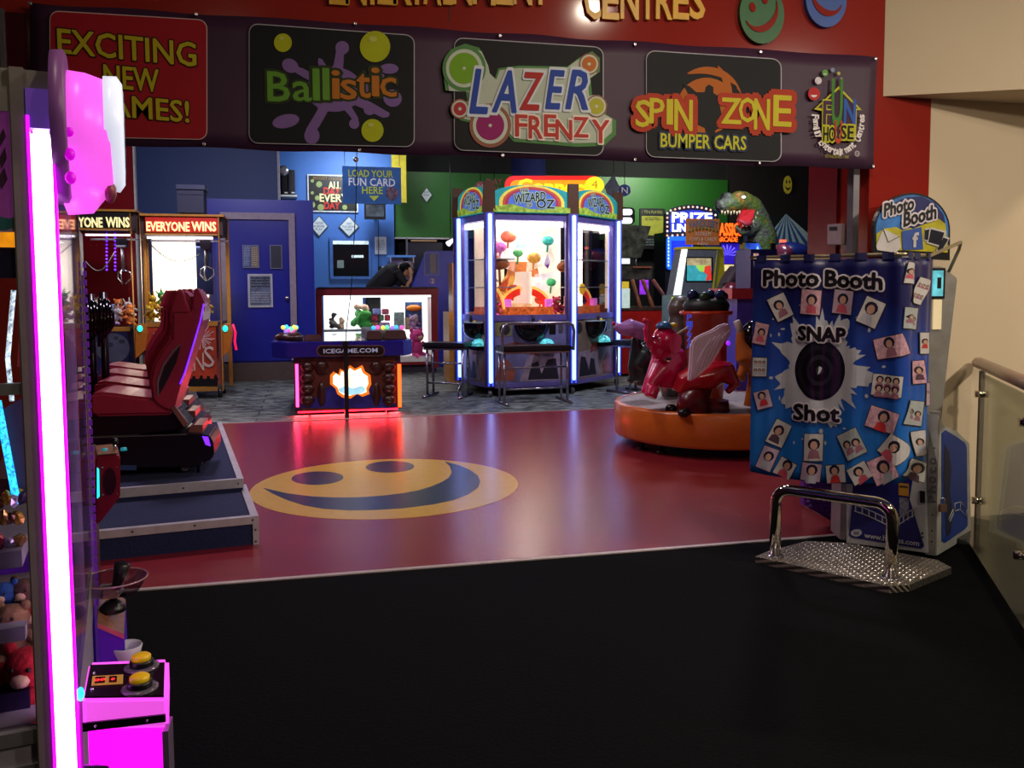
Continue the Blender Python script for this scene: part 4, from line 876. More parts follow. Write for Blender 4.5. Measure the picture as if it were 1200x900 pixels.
for y in (386.5, 401): px_box('shelf', mat('shelf_glass', '#a8b4b4', .2, .1), pc, 379, y, 470, y+1.3, YC+.05, .4)
for x in (418, 446.5, 494): px_box('divider', alu, pc, x, 348, x+.8, 420, YC+.03, .02)
px_box('worktop', mat('worktop', '#2a2430', .3), pc, 372, 336.5, 512, 338.3, YC, .5)
area('counter_light', (at(442,352,YC).x, YC+.3, 1.34), (at(442,352,YC).x, YC+.3, 0), 1.8, 8, (1,1,1), 'RECTANGLE', .3)
def prize(nm, lab, x0, y0, x1, y1, col, cat, Y=YC+.25, d=.14, bev=.01, **k):
    mb = MB(); fbox(mb, x0, y0, x1, y1, Y, d); o = mb.build(nm, mat('prize_'+col.strip('#'), col, .4, noise=.45, scale=25), bevel=bev); solo(o, lab, cat, 'prizes in the counter'); return o
for i, (x0,y0,x1,y1,col,lab) in enumerate(((437,362,447,368.5,'#8a9ac8','blue and white box on top of the prize stack'),(448,362,456,368.5,'#b8606a','pink and white box on top of the prize stack'),(436,369,443,376,'#b04050','red box in the middle row of the prize stack'),(444,369,450,376,'#4a7a52','green box in the middle row of the prize stack'),(451,369,457.5,376,'#c24a4a','scarlet box in the middle row of the prize stack'),
    (436,378,443,386,'#c07a5a','salmon box in the bottom row of the prize stack'),(444,378,457,386,'#b8a0c8','lilac box in the bottom row of the prize stack'),(462,366,474,386,'#8fa89a','pale green box right of the prize stack'),(475,372,481,386,'#c8b088','tan box beside the orange packed card'))):
    prize('prize_box', lab, x0, y0, x1, y1, col, 'prize')
pk = thing('carded_toy', 'blue carded toy with orange blister hanging right in the prize counter', 'toy', (at(485,386,YC).x, YC+.3, at(485,386,YC).z)); px_box('backing_card', mat('card_blue', '#3a5a8a', .4, noise=.5, scale=12), pk, 474.5, 354, 495, 386, YC+.3, .02)
mb = MB(); c = at(485,361,YC+.28); mb.ball(c, (.14,.05,.06), 14); mb.build('blister', mat('orange_toy', '#f08a1c', .3), pk, world=True); mb = MB(); c = at(487,374,YC+.28); mb.ball(c, (.06,.04,.1), 10); mb.build('blister', mat('pale_toy', '#b8a8b0', .3), pk, world=True)
def lumpy(nm, lab, cat, px, py, rx, ry, Y, col, n, seed, s=.05, m=None):
    rnd = random.Random(seed); mb = MB()
    for i in range(n):
        c = at(px+rnd.uniform(-rx,rx), py+rnd.uniform(-ry,ry), Y+rnd.uniform(-.06,.1)); mb.ball(c, (s*rnd.uniform(.7,1.3), s*rnd.uniform(.6,1), s*rnd.uniform(.6,1.2)), 8)
    o = mb.build(nm, m or mat('lumpy_'+col.strip('#'), col, .6, noise=.4, scale=20), fuse=.02); solo(o, lab, cat, None); return o
lumpy('plush_frog', 'bright green plush toy heaped in the prize counter', 'soft toy', 424, 374, 10, 7, YC+.3, '#3aa83a', 16, 3, .08)
lumpy('tan_plush', 'tan and white plush sitting on top of the green plush', 'soft toy', 423, 362, 7, 3, YC+.3, '#d0b090', 7, 4, .06)
lumpy('grey_figurine', 'dark grey dragon figurine at the left of the prize counter', 'figurine', 391, 375, 3.5, 9, YC+.3, '#4a4a44', 11, 5, .05)
lumpy('bronze_figurine', 'bronze coloured figurine beside the grey dragon', 'figurine', 399, 379, 3.5, 6, YC+.3, '#8a7050', 9, 6, .05)
plush('plush_elephant', 'large hot pink plush toy sitting at the right of the prize counter', at(488,419.5,15.82), .52, '#d84a90', '#c03a7a', .5, ears='round')
plush('plush_toy', 'small white and pink plush toy above the large pink one', at(484,386,15.9), .26, '#b8a0c8', '#c88ab0', .2, ears='round')

# ---- attendant leaning on the counter
YPn = YC+.36
pr = thing('person', 'person with dark hair in a black top leaning head in hand on the prize counter', 'person', (at(452,338,YPn).x, YPn+.2, 0))
def W(px, py, dy=0): return at(px, py, YPn)+V((0, dy, 0))
cl = MB()
hip = W(437,345,.42); cl.tube([V((hip.x+.02, hip.y+.02, 0.02)), V((hip.x+.03, hip.y+.05, .5)), hip+V((.04,.03,-.15)), W(440,338,.3), W(452,328,.26), W(463,318,.2), W(468,312,.16)], [.08,.1,.15,.17,.2,.19,.09], 14)
cl.tube([V((hip.x+.2, hip.y+.04, 0.02)), V((hip.x+.19, hip.y+.05, .5)), hip+V((.1,.03,-.1))], [.08,.1,.14], 12)
cl.tube([W(466,318,.05), W(472,329,-.02), W(476,334,-.1)], [.09,.07,.055], 12); cl.tube([W(458,318,.28), W(466,330,.2), W(474,335,.1)], [.09,.07,.055], 12)
cl.build('clothing', mat('black_cloth', '#121214', .8, noise=.2), pr, world=True, fuse=.016)
sk = MB(); skin = mat('skin', '#b98a66', .5, noise=.05)
hc = W(477,317,.05); sk.ball(hc, (.085,.10,.12), 18, Mx.Rotation(.5, 3, 'Y')); sk.tube([W(468,314,.14), hc+V((-.03,0,-.03))], [.06,.055], 12)
sk.ball(hc+V((.065,-.07,-.015)), (.02,.03,.02), 10); sk.ball(hc+V((.04,-.02,-.09)), (.05,.06,.035), 10)
sk.ball(hc+V((-.03,-.10,.0)), (.012,.012,.03), 8)
sk.tube([W(476,335,-.1), W(480,329,-.12), W(481,323,-.1)], [.042,.036,.03], 10)
sk.ball(W(480.5,320,-.09), (.035,.02,.045), 10)
for k in range(4): a0 = W(479+k*1.0, 319,-.09); sk.tube([a0, a0+V((-.004,.01,.05)), a0+V((-.012,.03,.085-.006*k))], [.012,.011,.009], 6)
sk.tube([W(481,322,-.09), W(483.5,319,-.07), W(483.5,316.5,-.05)], [.012,.011,.009], 6)
sk.tube([W(470,336.4,-.02), W(478,336.4,-.12)], [.035,.03], 8)
sk.build('skin', skin, pr, world=True, fuse=.009)
hm = MB(); hm.ball(hc+V((-.03,.01,.05)), (.115,.125,.105), 18); hm.ball(hc+V((-.07,.02,-.03)), (.06,.09,.08), 14); hm.ball(hc+V((-.115,.06,-.0)), (.05,.05,.05), 12); hm.build('hair', mat('black_hair', '#0a0807', .85, noise=.3, scale=60, spec=.2), pr, world=True, fuse=.012)

# ================================================================ ICE BALL TABLE
YI = 10.5
it = thing('hockey_table', 'blue topped arcade table with ICEGAME.COM plate and glowing side tubes', 'game table', (.45, 11.3, 0))
a = at(335,401,10.44); b = at(472,401,10.44)
octa = [(a.x,10.44),(b.x,10.44),(b.x+.14,10.68),(b.x+.14,12.1),(b.x,12.35),(a.x,12.35),(a.x-.17,12.1),(a.x-.17,10.68)]
tbm = mat('table_blue', '#241f8c', .25, noise=.06, coat=.3)
MB().prism([(x, y, .705) for x, y in octa], (0,0,.185)).build('table_rim', tbm, it, world=True, bevel=.012)
cxo = sum(p[0] for p in octa)/8; cyo = sum(p[1] for p in octa)/8
MB().prism([(cxo+(x-cxo)*.84, cyo+(y-cyo)*.9, .892) for x, y in octa], (0,0,.003)).build('playfield', mat('playfield_dark', '#1a1430', .06), it, world=True)
px_box('base', mat('table_base', '#2b1a3c', .35), it, 344, 420, 470, 478, YI, 1.6)
px_box('front_print', mat('table_front_print', '#5c2a1c', .35, noise=.3, scale=4), it, 353, 421, 464, 478, YI-.006, .006)
mb = MB(); fpoly(mb, [(353,478),(353,470),(370,466),(378,456),(396,450),(425,449),(440,455),(448,466),(464,470),(464,478)], YI-.009, .003); mb.build('ice_print', mat('ice_blue_print', '#24288c', .35, noise=.5, scale=8), it, world=True)
pl_ = MB(); fpoly(pl_, rrect(371,404.5,451,417.5,6), 10.435, .006); pl_.build('plate_rim', mat('brass', '#8a6a5a', .3, .5), it, world=True)
pl_ = MB(); fpoly(pl_, rrect(372.3,405.8,449.7,416.2,5), 10.43, .006); pp = pl_.build('name_plate', mat('plate_dark', '#1a0f14', .3), it, world=True)
ftext('ICEGAME.COM', 411, 411, 63, 5, 10.428, 'lettering', mat('ink_plate', '#b4b8d0', .4, emit=.2), pp, depth=.003, off=.02)
bk = mat('chocolate', '#3a1a16', .3, noise=.2)
for cx in (360, 456):
    for k, (y0, y1) in enumerate(((424,436),(437,449),(450,462),(463,475))):
        s_ = MB(); c = at(cx, (y0+y1)/2, YI-.01); s_.ball((c.x, c.y, c.z), (.085,.05,.068), 12); s_.build('barrel_relief', bk, it, world=True)
        mb = MB(); mb.tube([at(cx-7,(y0+y1)/2,YI-.045)+V((0,.02,0)), at(cx,(y0+y1)/2+2.5,YI-.062), at(cx+7,(y0+y1)/2,YI-.045)+V((0,.02,0))], .005, 6); mb.build('relief_line', mat('brass'), it, world=True)
for cx in (377, 441): 
    c = at(cx, 431, YI-.01); MB().ball(c, (.085,.04,.085), 14).build('round_relief', bk, it, world=True); c = at(cx, 462, YI-.01); MB().ball(c, (.05,.04,.15), 12).build('barrel_relief', bk, it, world=True)
fl = [(388,440),(392,436),(397,440),(399,433),(405,436),(410,429),(416,433),(424,429),(427,436),(433,440),(434,450),(431,456),(432,461),(424,464),(418,461),(411,466),(402,465),(396,461),(394,455),(388,450)]
cfx, cfy = 411, 448
mb = MB(); fpoly(mb, [(cfx+(x-cfx)*1.05, cfy+(y-cfy)*1.06) for x, y in fl], YI-.014, .005); em = mb.build('emblem_rim', mat('ember_lit', '#e0701c', .4, emit=1.0), it, world=True)
mb = MB(); fpoly(mb, [(cfx+(x-cfx)*.9, cfy+(y-cfy)*.88) for x, y in fl], YI-.018, .004); mb.build('emblem_face', mat('emblem_lit', '#fff0c8', .4, emit=1.5, noise=.2, scale=8), em, world=True)
mb = MB(); fpoly(mb, [(396,456),(404,452),(414,455),(424,452),(429,456),(424,461),(411,463),(399,460)], YI-.021, .003); mb.build('emblem_ice', mat('ice_lit', '#9fd8e8', .4, emit=.9, noise=.2), em, world=True)
for x, col in ((348.2, 'tube_pink'), (468.3, 'tube_orange')):
    px_box('light_tube', mat(col, '#ff4a9a' if x < 400 else '#ff5a20', .4, emit=5, noise=.2, scale=120, ecol='#ff3a78' if x < 400 else '#ff4412'), it, x-2.3, 427, x+2.3, 477, YI-.03, .03)
px_box('under_light', mat('red_glow', '#ff1020', .4, emit=14, noise=0), it, 349, 478.2, 466, 480, YI+.01, .02)
area('under_glow', (.45, 10.6, .075), (.45, 10.3, 0), 1.25, 45, (1, .05, .06), 'RECTANGLE', .25)
for px in (363, 454): MB().cyl(V((at(px-1.5,482,YI+.12).x,YI+.12,.045)), V((at(px+1.5,482,YI+.12).x,YI+.12,.045)), .045, 14).build('caster', black, it, world=True)
rnd = random.Random(4)
lc = ['#40c8ff','#ff60c0','#ffe060','#60ffb0','#b080ff']
MB().lathe([(.17,0),(.17,.05),(.12,.09)], (at(336,395,10.64).x+.02, 10.95, .892), 20).build('light_housing', bk, it, world=True)
for i in range(14):
    a_ = rnd.uniform(0, 6.28); r_ = rnd.uniform(.02, .12); MB().ball((at(336,395,10.64).x+.02+r_*math.cos(a_), 10.95+r_*math.sin(a_), .99+.07*rnd.random()), .028, 8).build('party_bulb', mat('bulb_'+str(i%5), lc[i%5], .3, emit=.9), it, world=True)
for x0, x1, y0, y1, z in ((a.x+.2, a.x+.42, 10.95, 10.955, .95), (b.x-.42, b.x-.22, 10.65, 11.8, 1.0), (b.x-.2, b.x+.08, 10.65, 11.6, 1.0)): MB().prism([(x0,y0,.892),(x1,y0,.892),(x1-.02,y0+.08,z),(x0+.02,y0+.08,z)], (0, y1-y0, 0)).build('chocolate_guard', bk, it, world=True, bevel=.01)
for i in range(7): MB().ball((b.x-.3+i*.06, 11.1+.1*(i%2), 1.02), .03, 8).build('party_bulb', mat('bulb_'+str(i%5), lc[i%5]), it, world=True)

# ================================================================ PRIZE PUSHER (hexagonal)
A_ = at(540,400,12.7); B_ = at(575,400,11.78); C__ = at(669.5,400,11.88); D__ = at(720.5,400,12.75)
A_, B_, C__, D__ = [V((p.x, p.y, 0)) for p in (A_, B_, C__, D__)]
E__ = V((D__.x-.35, 14.0, 0)); F__ = V((A_.x+.35, 13.9, 0)); hexa = [A_, B_, C__, D__, E__, F__]; hc_ = sum(hexa, V())/6
wz = thing('prize_pusher', 'large hexagonal WIZARD OF OZ coin pusher with white lit prize windows and blue neon posts', 'arcade machine', (hc_.x, hc_.y, 0))
lil = mat('lilac_frame', '#6b62a8', .35, .2); neonb = mat('blue_neon', '#b8d4ff', .4, emit=2.2, noise=0, ecol='#9ab8ff'); neone = mat('blue_neon_edge', '#3048ff', .4, emit=1.8, noise=0)
def hexp(s, z): return [hc_+(p-hc_)*s+V((0,0,z)) for p in hexa]
MB().prism(hexp(.93,.1), (0,0,.06)).build('plinth', mat('dark_wall'), wz, world=True)
MB().prism(hexp(.985,1.08), (0,0,.06)).build('play_deck', mat('deck_warm', '#b0703a', .4, noise=.4, scale=6), wz, world=True)
MB().prism(hexp(.985,2.5), (0,0,.08)).build('canopy', mat('canopy_dark', '#2a2440', .5), wz, world=True)
MB().prism(hexp(.5,.15), (0,0,.95)).build('core', mat('dark_wall'), wz, world=True)
warm = mat('warm_lit', '#ffe8cc', .5, emit=.75, noise=.1, scale=5)
MB().prism(hexp(.34,1.14), (0,0,.5)).build('tower_base', mat('tower_cream', '#f0d8a8', .5, emit=.35, noise=.3, scale=8), wz, world=True)
MB().prism([hc_+(p-hc_)*.26+V((0,0,1.64)) for p in hexa], (0,0,.86)).build('tower', mat('tower_lit', '#fff2e0', .5, emit=.35, noise=.25, scale=5), wz, world=True)
def facef(P, Q):
    u = (Q-P).normalized(); n = V((u.y, -u.x, 0)); W_ = (Q-P).length
    return P, u, n, W_
def fp(fr_, s, z, o=0): P, u, n, W_ = fr_; return P+u*(s*W_)+n*o+V((0,0,z))
def fbx(fr_, s0, s1, z0, z1, o0, o1, name, m, par, bevel=0):
    mb = MB(); mb.prism([fp(fr_,s0,z0,o0), fp(fr_,s1,z0,o0), fp(fr_,s1,z1,o0), fp(fr_,s0,z1,o0)], fr_[2]*(o1-o0)); return mb.build(name, m, par, world=True, bevel=bevel)
def farc(fr_, cs, cz, rs, rz, a0, a1, th, o, name, m, par, n=20, d=.004):
    W_ = fr_[3]; out = []; inn = []
    for k in range(n+1):
        a = a0+(a1-a0)*k/n; out.append(fp(fr_, cs+rs*math.cos(a)/W_, cz+rz*math.sin(a), o)); inn.append(fp(fr_, cs+(rs-th)*math.cos(a)/W_, cz+max(0,(rz-th))*math.sin(a), o))
    mb = MB(); 
    for k in range(n): mb.prism([out[k], out[k+1], inn[k+1], inn[k]], fr_[2]*d)
    return mb.build(name, m, par, world=True)
def fpolyf(fr_, pts, o, name, m, par, d=.004): mb = MB(); mb.prism([fp(fr_, s, z, o) for s, z in pts], fr_[2]*d); return mb.build(name, m, par, world=True)
P_ = lambda nm, c_, **k: mat('oz_'+nm, c_, .45, **k)
faces = [facef(A_, B_), facef(B_, C__), facef(C__, D__), facef(D__, E__)]
lowc = ['#7c7068','#6a6a94','#7a6a5c','#5a4a5a']
for i, f_ in enumerate(faces):
    fbx(f_, .02, .98, .16, 1.06, -.03, 0, 'lower_panel', mat('pusher_print_%d' % i, lowc[i], .4, noise=.5, scale=3), wz)
    fbx(f_, .02, .98, .12, .18, -.03, .012, 'kick_rail', lil, wz); fbx(f_, .02, .98, 1.06, 1.14, -.05, .014, 'sill_rail', lil, wz); fbx(f_, .02, .98, 2.46, 2.56, -.05, .012, 'head_rail', lil, wz)
    for s in (.0, .93): fbx(f_, s+.0, s+.07, 1.14, 2.46, -.05, .008, 'window_stile', lil, wz)
    fbx(f_, .07, .93, 1.14, 2.46, -.012, -.006, 'window_glass', gls, wz)
    # marquee
    W_ = f_[3]; pts = [(.02,2.56),(.98,2.56)]+[( .5+.5*math.cos(a), 2.78+.17*math.sin(a)) for a in [PI*k/14 for k in range(15)]]
    mq = fpolyf(f_, pts, .0, 'marquee', P_('teal', '#1c8f8f', emit=.55), wz, .04)
    if i < 3:
        for rs, cc, nm in ((.40,'#d8c84a','yellow'),(.36,'#b0502c','orange'),(.325,'#9a2a4a','crimson'),(.29,'#4a6ab8','sky')):
            fpolyf(f_, [(.5+rs*math.cos(a), 2.70+rs*.62*math.sin(a)) for a in [PI*k/18-.08 for k in range(19)]]+[(.5-rs, 2.6),(.5+rs, 2.6)], .041+.002*(.45-rs)*10, 'rainbow_band', P_(nm, cc, emit=.55), mq, .001)
        fpolyf(f_, [(.03,2.57),(.97,2.57),(.97,2.64),(.8,2.66),(.62,2.61),(.45,2.62),(.25,2.68),(.1,2.65),(.03,2.66)], .05, 'field_print', P_('field', '#8aa83a', emit=.55, noise=.5, scale=20), mq, .001)
        for s, cs, cz, wd, hh, sl in (('THE', .4, 2.865, .10, .04, .1), ('WIZARD', .47, 2.775, .42, .12, .12), ('OF', .46, 2.665, .07, .045, .1), ('OZ', .66, 2.69, .24, .12, .0)):
            for off_, m_, o_ in ((.0, P_('letter_glow', '#a8c0a8', emit=.4), .054), (0, P_('letter', '#141a2a'), .057)):
                mb = MB(); g_ = 1.08 if o_ < .056 else 1
                if o_ < .056:
                    for j in range(8): textmb(mb, s, lambda u, v: fp(f_, cs, cz, o_+j*.0002)+f_[1]*(u+.009*math.cos(j*PI/4))+V((0,0,v+.009*math.sin(j*PI/4))), wd*W_/1.1, hh, off=.02, slant=sl)
                else: textmb(mb, s, lambda u, v: fp(f_, cs, cz, o_)+f_[1]*u+V((0,0,v)), wd*W_/1.1, hh, off=.02, slant=sl)
                mb.build('lettering_outline' if o_ < .056 else 'lettering', m_, mq, world=True)
    # lower fittings
    c = fp(f_, .5, 1.02, 0); u = f_[1]; n = f_[2]; mb = MB(); vs = []; N_ = 12
    for j in range(7):
        t = j/6; rr_ = .26*math.sqrt(max(0, 1-(t)**2.2)) if j < 6 else .02
        for k in range(N_+1):
            a = PI*k/N_; vs.append(c+u*(rr_*math.cos(a))*(1.0)+n*(rr_*.62*math.sin(a))+V((0,0,-.26*t)))
    mb.add(vs, [(j*(N_+1)+k, j*(N_+1)+k+1, (j+1)*(N_+1)+k+1, (j+1)*(N_+1)+k) for j in range(6) for k in range(N_)], True)
    bw = mb.build('control_pod', mat('gloss_black'), wz, world=True)
    mb = MB(); mb.prism([c+u*(.24*math.cos(PI*k/N_))+n*(.145*math.sin(PI*k/N_))+V((0,0,.004)) for k in range(N_+1)], (0,0,.01)); mb.build('pod_top', mat('pod_pale', '#9fb8c0', .3, emit=.12, noise=.4, scale=30), bw, world=True)
    MB().cyl(c+n*.07, c+n*.07+V((0,0,.11)), .022, 10).build('joystick', black, bw, world=True); MB().ball(c+n*.06+u*.11+V((0,0,.02)), .025, 8).build('button', mat('yellow_button'), bw, world=True)
    MB().lathe([(.11,0),(.10,.05),(.06,.09),(0,.105)], fp(f_, .68, .70, .03), 16).build('dome_light', mat('dome_cyan', '#58c8e8', .2, emit=.7, noise=.7, scale=20), wz, world=True)
    fbx(f_, .56, .80, .64, .70, 0, .12, 'dome_base', mat('gloss_black'), wz, .01)
    fbx(f_, .72, .80, .86, 1.03, 0, .006, 'bill_slot', black, wz); fbx(f_, .84, .89, .88, 1.02, 0, .008, 'coin_slot', mat('grey_steel'), wz)
    mb = MB(); mb.prism([fp(f_, .17, .94, .002)+u*(.08*math.cos(2*PI*k/18))+V((0,0,.08*math.sin(2*PI*k/18))) for k in range(18)], n*.004); mb.build('speaker_grille', mat('grille_dark', '#24242c', .5), wz, world=True)
    # generic print shapes on lower panel
    for pts, cc in (([(.02,.7),(.3,.76),(.55,.7),(.6,.55),(.35,.62),(.1,.6)], '#7a3a30'), ([(.35,.20),(.45,.55),(.6,.6),(.85,.58),(.95,.3),(.9,.2)], '#8a7a8a'), ([(.45,.22),(.5,.45),(.58,.48),(.62,.3),(.7,.5),(.8,.52),(.84,.22)], '#1c1826'), ([(.05,.22),(.1,.5),(.2,.52),(.3,.36),(.28,.22)], '#8a4a3a'), ([(.03,.85),(.25,.85),(.25,1.04),(.03,1.04)], '#7c7848')):
        if i != 1: pts = [(1-s, z) for s, z in pts[::-1]]
        fpolyf(f_, pts, .0, 'panel_print', P_('low'+cc.strip('#'), cc, noise=.25, scale=10), wz, .002+.0005*len(pts))
    # inner playfield; emission on parts and added backing stands in for cabinet lighting
    fi = (f_[0]-f_[2]*.28, f_[1], f_[2], f_[3]); fj = (f_[0]-f_[2]*.14, f_[1], f_[2], f_[3])
    fbx(fj, .18, .82, 1.14, 1.25, -.1, 0, 'coin_bed', mat('coin_orange', '#f0682c', .35, emit=.6, noise=.6, scale=24), wz)
    farc(fi, .5, 1.22, .36, .30, 0, PI, .09, 0, 'red_arch', mat('arch_red', '#e8301c', .35, emit=.7), wz, d=.03)
    farc(fi, .5, 1.22, .40, .34, 0, PI, .035, .004, 'gold_arch', mat('arch_gold', '#ffc860', .35, emit=.9), wz, d=.03)
    c = fp(fi, .5, 1.50, .05); mb = MB(); mb.prism([c+u*(.085*math.cos(2*PI*k/20))+V((0,0,.085*math.sin(2*PI*k/20))) for k in range(20)], n*.03); mb.build('sun_medallion', mat('sun_yellow', '#f8c83c', .4, emit=.7), wz, world=True)
    for s in (.22, .74): fbx(fj, s, s+.08, 1.14, 1.36, -.12, -.04, 'side_light', mat('magenta_small', '#e878e0', .4, emit=.7, noise=.3), wz)
    if i == 0: fbx(fi, -.1, .3, 1.3, 2.44, -.3, -.28, 'lit_backing', warm, wz); fbx(fi, .55, 1.15, 1.3, 1.75, -.3, -.28, 'lit_backing', warm, wz)
    if i == 1: fbx(fi, -.05, .32, 1.25, 2.44, -.32, -.3, 'lit_backing', warm, wz); fbx(fi, .68, 1.05, 1.25, 2.44, -.32, -.3, 'lit_backing', warm, wz)
    if i == 2: fbx(f_, .33, .52, 1.16, 2.44, -.25, -.22, 'lamp_panel', mat('lamp_panel', '#ffecd8', .4, emit=7, noise=0), wz); fbx(f_, .90, .935, 1.2, 2.44, -.1, -.06, 'lit_backing', warm, wz)
    fbx(f_, .09, .91, 2.38, 2.45, -.12, -.04, 'strip_light', mat('warm_tube', '#fff6ea', .4, emit=7, noise=0), wz)
# inner pictures on the front face (generic shapes)
ff = faces[1]; fk = (ff[0]-ff[2]*.42, ff[1], ff[2], ff[3])
for pts, cc, em_ in (([(.1,1.9),(.4,1.75),(.45,2.45),(.25,2.45)], '#ffe8d8', 1.2), ([(.55,1.75),(.92,1.9),(.8,2.45),(.6,2.45)], '#fff0d0', 1.2), ([(.42,2.1),(.55,2.1),(.62,2.45),(.38,2.45)], '#8fb8e0', .7), ([(.3,1.68),(.72,1.68),(.68,1.9),(.34,1.9)], '#e08a4a', .6), ([(.1,1.4),(.3,1.7),(.42,1.7),(.28,1.2)], '#f0b050', .8), ([(.2,1.55),(.34,1.7),(.3,1.5),(.22,1.42)], '#c8302c', .5), ([(.62,1.45),(.9,1.5),(.9,1.75),(.66,1.72)], '#fff8f0', 1.3), ([(.78,1.86),(.83,1.8),(.86,1.9),(.82,2.02)], '#6a2a9c', .4)):
    fpolyf(fk, pts, 0, 'scenery', P_('sc'+cc.strip('#'), cc, emit=em_*.6, noise=.35, scale=7), wz, .02)
for j, (fi_, s, z, r_, cc) in enumerate(((1,.3,2.25,.09,'#e86a4a'),(1,.42,2.02,.06,'#58b868'),(1,.62,1.95,.08,'#e8a040'),(1,.8,2.2,.07,'#3ab8a8'),(1,.36,1.5,.07,'#c83a2a'),(1,.7,1.35,.07,'#e8583a'),(1,.84,1.6,.06,'#4ac878'),(1,.2,2.1,.07,'#d86ab8'),(0,.5,2.2,.08,'#e8b0a0'),(0,.7,1.4,.08,'#e8b85a'),(0,.35,2.3,.06,'#a8402a'),(2,.5,1.42,.06,'#3a6ad8'),(2,.44,1.75,.05,'#38c868'),(2,.6,1.55,.05,'#e84a3a'))):
    g_ = faces[fi_]; mb = MB(); mb.ball(fp(g_, s, z, -.3), (r_*1.3, .04, r_), 12); mb.tube([fp(g_, s, z, -.3), fp(g_, s, z-.16, -.34)], .015, 6); mb.build('scenery_ball', mat('scen_'+cc.strip('#'), cc, .5, emit=.35, noise=.5, scale=18), wz, world=True)
mb = MB(); c = fp(ff, .16, 1.86, -.2); mb.ball(c, (.15,.05,.085), 14); mb.tube([c+V((0,0,-.05)), c+V((.01,0,-.3))], .018, 8); mb.build('paddle_sign', mat('paddle_brown', '#b06a30', .5, noise=.3, scale=25), wz, world=True)
mb = MB(); c = fp(faces[2], .08, 1.82, -.2); mb.ball(c, (.1,.05,.075), 14); mb.build('paddle_sign', mat('paddle_brown'), wz, world=True)
for f_, s0, s1 in ((faces[0], .12, .9), (faces[2], .3, .92)):
    for z in (1.52, 1.92): fbx(f_, s0, s1, z, z+.015, -.45, -.06, 'prize_shelf', mat('shelf_glass'), wz)
fbx(faces[2], .56, .98, 1.3, 2.44, -.28, -.26, 'dark_mirror', mat('mirror_night', '#14141e', .08), wz)
for f_, s, z, c1c, c2c, lab in ((faces[0], .3, 1.935, '#b02030', '#902030', 'red plush prize on the top shelf of the left pusher window'), (faces[0], .66, 1.935, '#e8a080', '#d08060', 'salmon plush prize on the top shelf of the left pusher window'), (faces[0], .55, 1.535, '#e8d8c8', '#c8a070', 'cream plush prize on the lower shelf of the left pusher window'), (faces[0], .25, 1.535, '#d0a060', '#b07030', 'tan plush prize on the lower shelf of the left pusher window'), (faces[1], .12, 1.145, '#e07a4a', '#c05a2a', 'orange plush prize at the left of the middle pusher window'), (faces[1], .88, 1.145, '#d04060', '#b02a4a', 'pink plush prize at the right of the middle pusher window'), (faces[2], .2, 1.145, '#f0c8a0', '#c07a50', 'peach plush prize at the left of the right pusher window')):
    p = fp(f_, s, z, -.22); plush('plush_prize', lab, p, .24, c1c, c2c, .2, group='pusher prizes')
for j, (p0_, i) in enumerate(((A_, 0), (B_, 1), (C__, 2), (D__, 3))):
    o_ = (p0_-hc_).normalized(); q_ = p0_+o_*.03
    MB().cyl(q_+V((0,0,.14)), q_+V((0,0,2.56)), .075, 12).build('corner_post', lil, wz, world=True)
    q2_ = q_+V((0,-.055,0)); zt = 2.54; zb = .2 if j != 2 else .2
    MB().box(q2_.x-.027, q2_.x+.027, q2_.y-.03, q2_.y, zb, zt).build('neon_tube', neonb, wz, world=True, bevel=.01)
    MB().box(q2_.x-.04, q2_.x+.04, q2_.y-.016, q2_.y+.01, zb-.04, zt).build('neon_edge', neone, wz, world=True)
    mb = MB(); mb.prism([q_+V((-.09,-.02,2.56)), q_+V((.09,-.02,2.56)), q_+V((.075,-.05,2.98)), q_+V((-.075,-.05,2.98))], (0,.06,0)); mb.build('marquee_wing', mat('bronze_wing', '#5a3c24', .5), wz, world=True)
    MB().cyl(q_+V((-.02,0,.05)), q_+V((.02,0,.05)), .05, 12).build('caster', mat('grey_steel'), wz, world=True)
area('pusher_light', hc_+V((-.3,-.6,2.4)), hc_+V((-.3,-.6,0)), .5, 16, (1,.86,.7)); area('pusher_light', hc_+V((.8,0,2.4)), hc_+V((.8,0,0)), .4, 12, (1,.86,.75)); area('pusher_light', hc_+V((-1,0,2.4)), hc_+V((-1,0,0)), .4, 16, (1,.86,.75))

# ================================================================ BENCH AND STOOLS
chrome = mat('brushed_chrome', '#9a96a4', .22, .85)
def bench(name, lab, c, rz, w_, backbar, grp=None):
    t = thing(name, lab, 'bench' if backbar else 'stool', (c[0], c[1], 0), rz, grp)
    MB().box(-w_/2, w_/2, -.2, .2, .69, .765).build('seat_pad', mat('black_vinyl', '#141219', .35), t, bevel=.02)
    MB().box(-w_/2+.02, w_/2-.02, -.18, .18, .665, .69).build('seat_frame', chrome, t)
    for sx in (-1, 1):
        x = sx*(w_/2-.05)
        for sy in (-.12, .12): MB().cyl((x, sy, .03), (x, sy, .67), .018, 8).build('leg', chrome, t)
        MB().tube([(x,-.3,.018),(x,.3,.018)], .018, 8).build('foot_bar', chrome, t)
    for z in (.2, .48): MB().tube([(-w_/2+.05,-.12,z),(w_/2-.05,-.12,z)], .014, 8).build('foot_rest', chrome, t)
    if backbar:
        MB().tube([(-w_/2,-.21,.70),(-w_/2-.005,-.22,.95),(-w_/2+.015,-.22,1.03),(-w_/2+.07,-.22,1.06),(w_/2-.07,-.22,1.06),(w_/2-.015,-.22,1.03),(w_/2+.005,-.22,.95),(w_/2,-.21,.70)], .02, 10).build('back_rail', chrome, t)
    else:
        MB().tube([(w_/2-.05,-.28,.03),(w_/2-.05,-.32,.12),(w_/2-.05,-.24,.2),(w_/2-.05,-.12,.22)], .014, 8).build('foot_hoop', chrome, t)
    return t
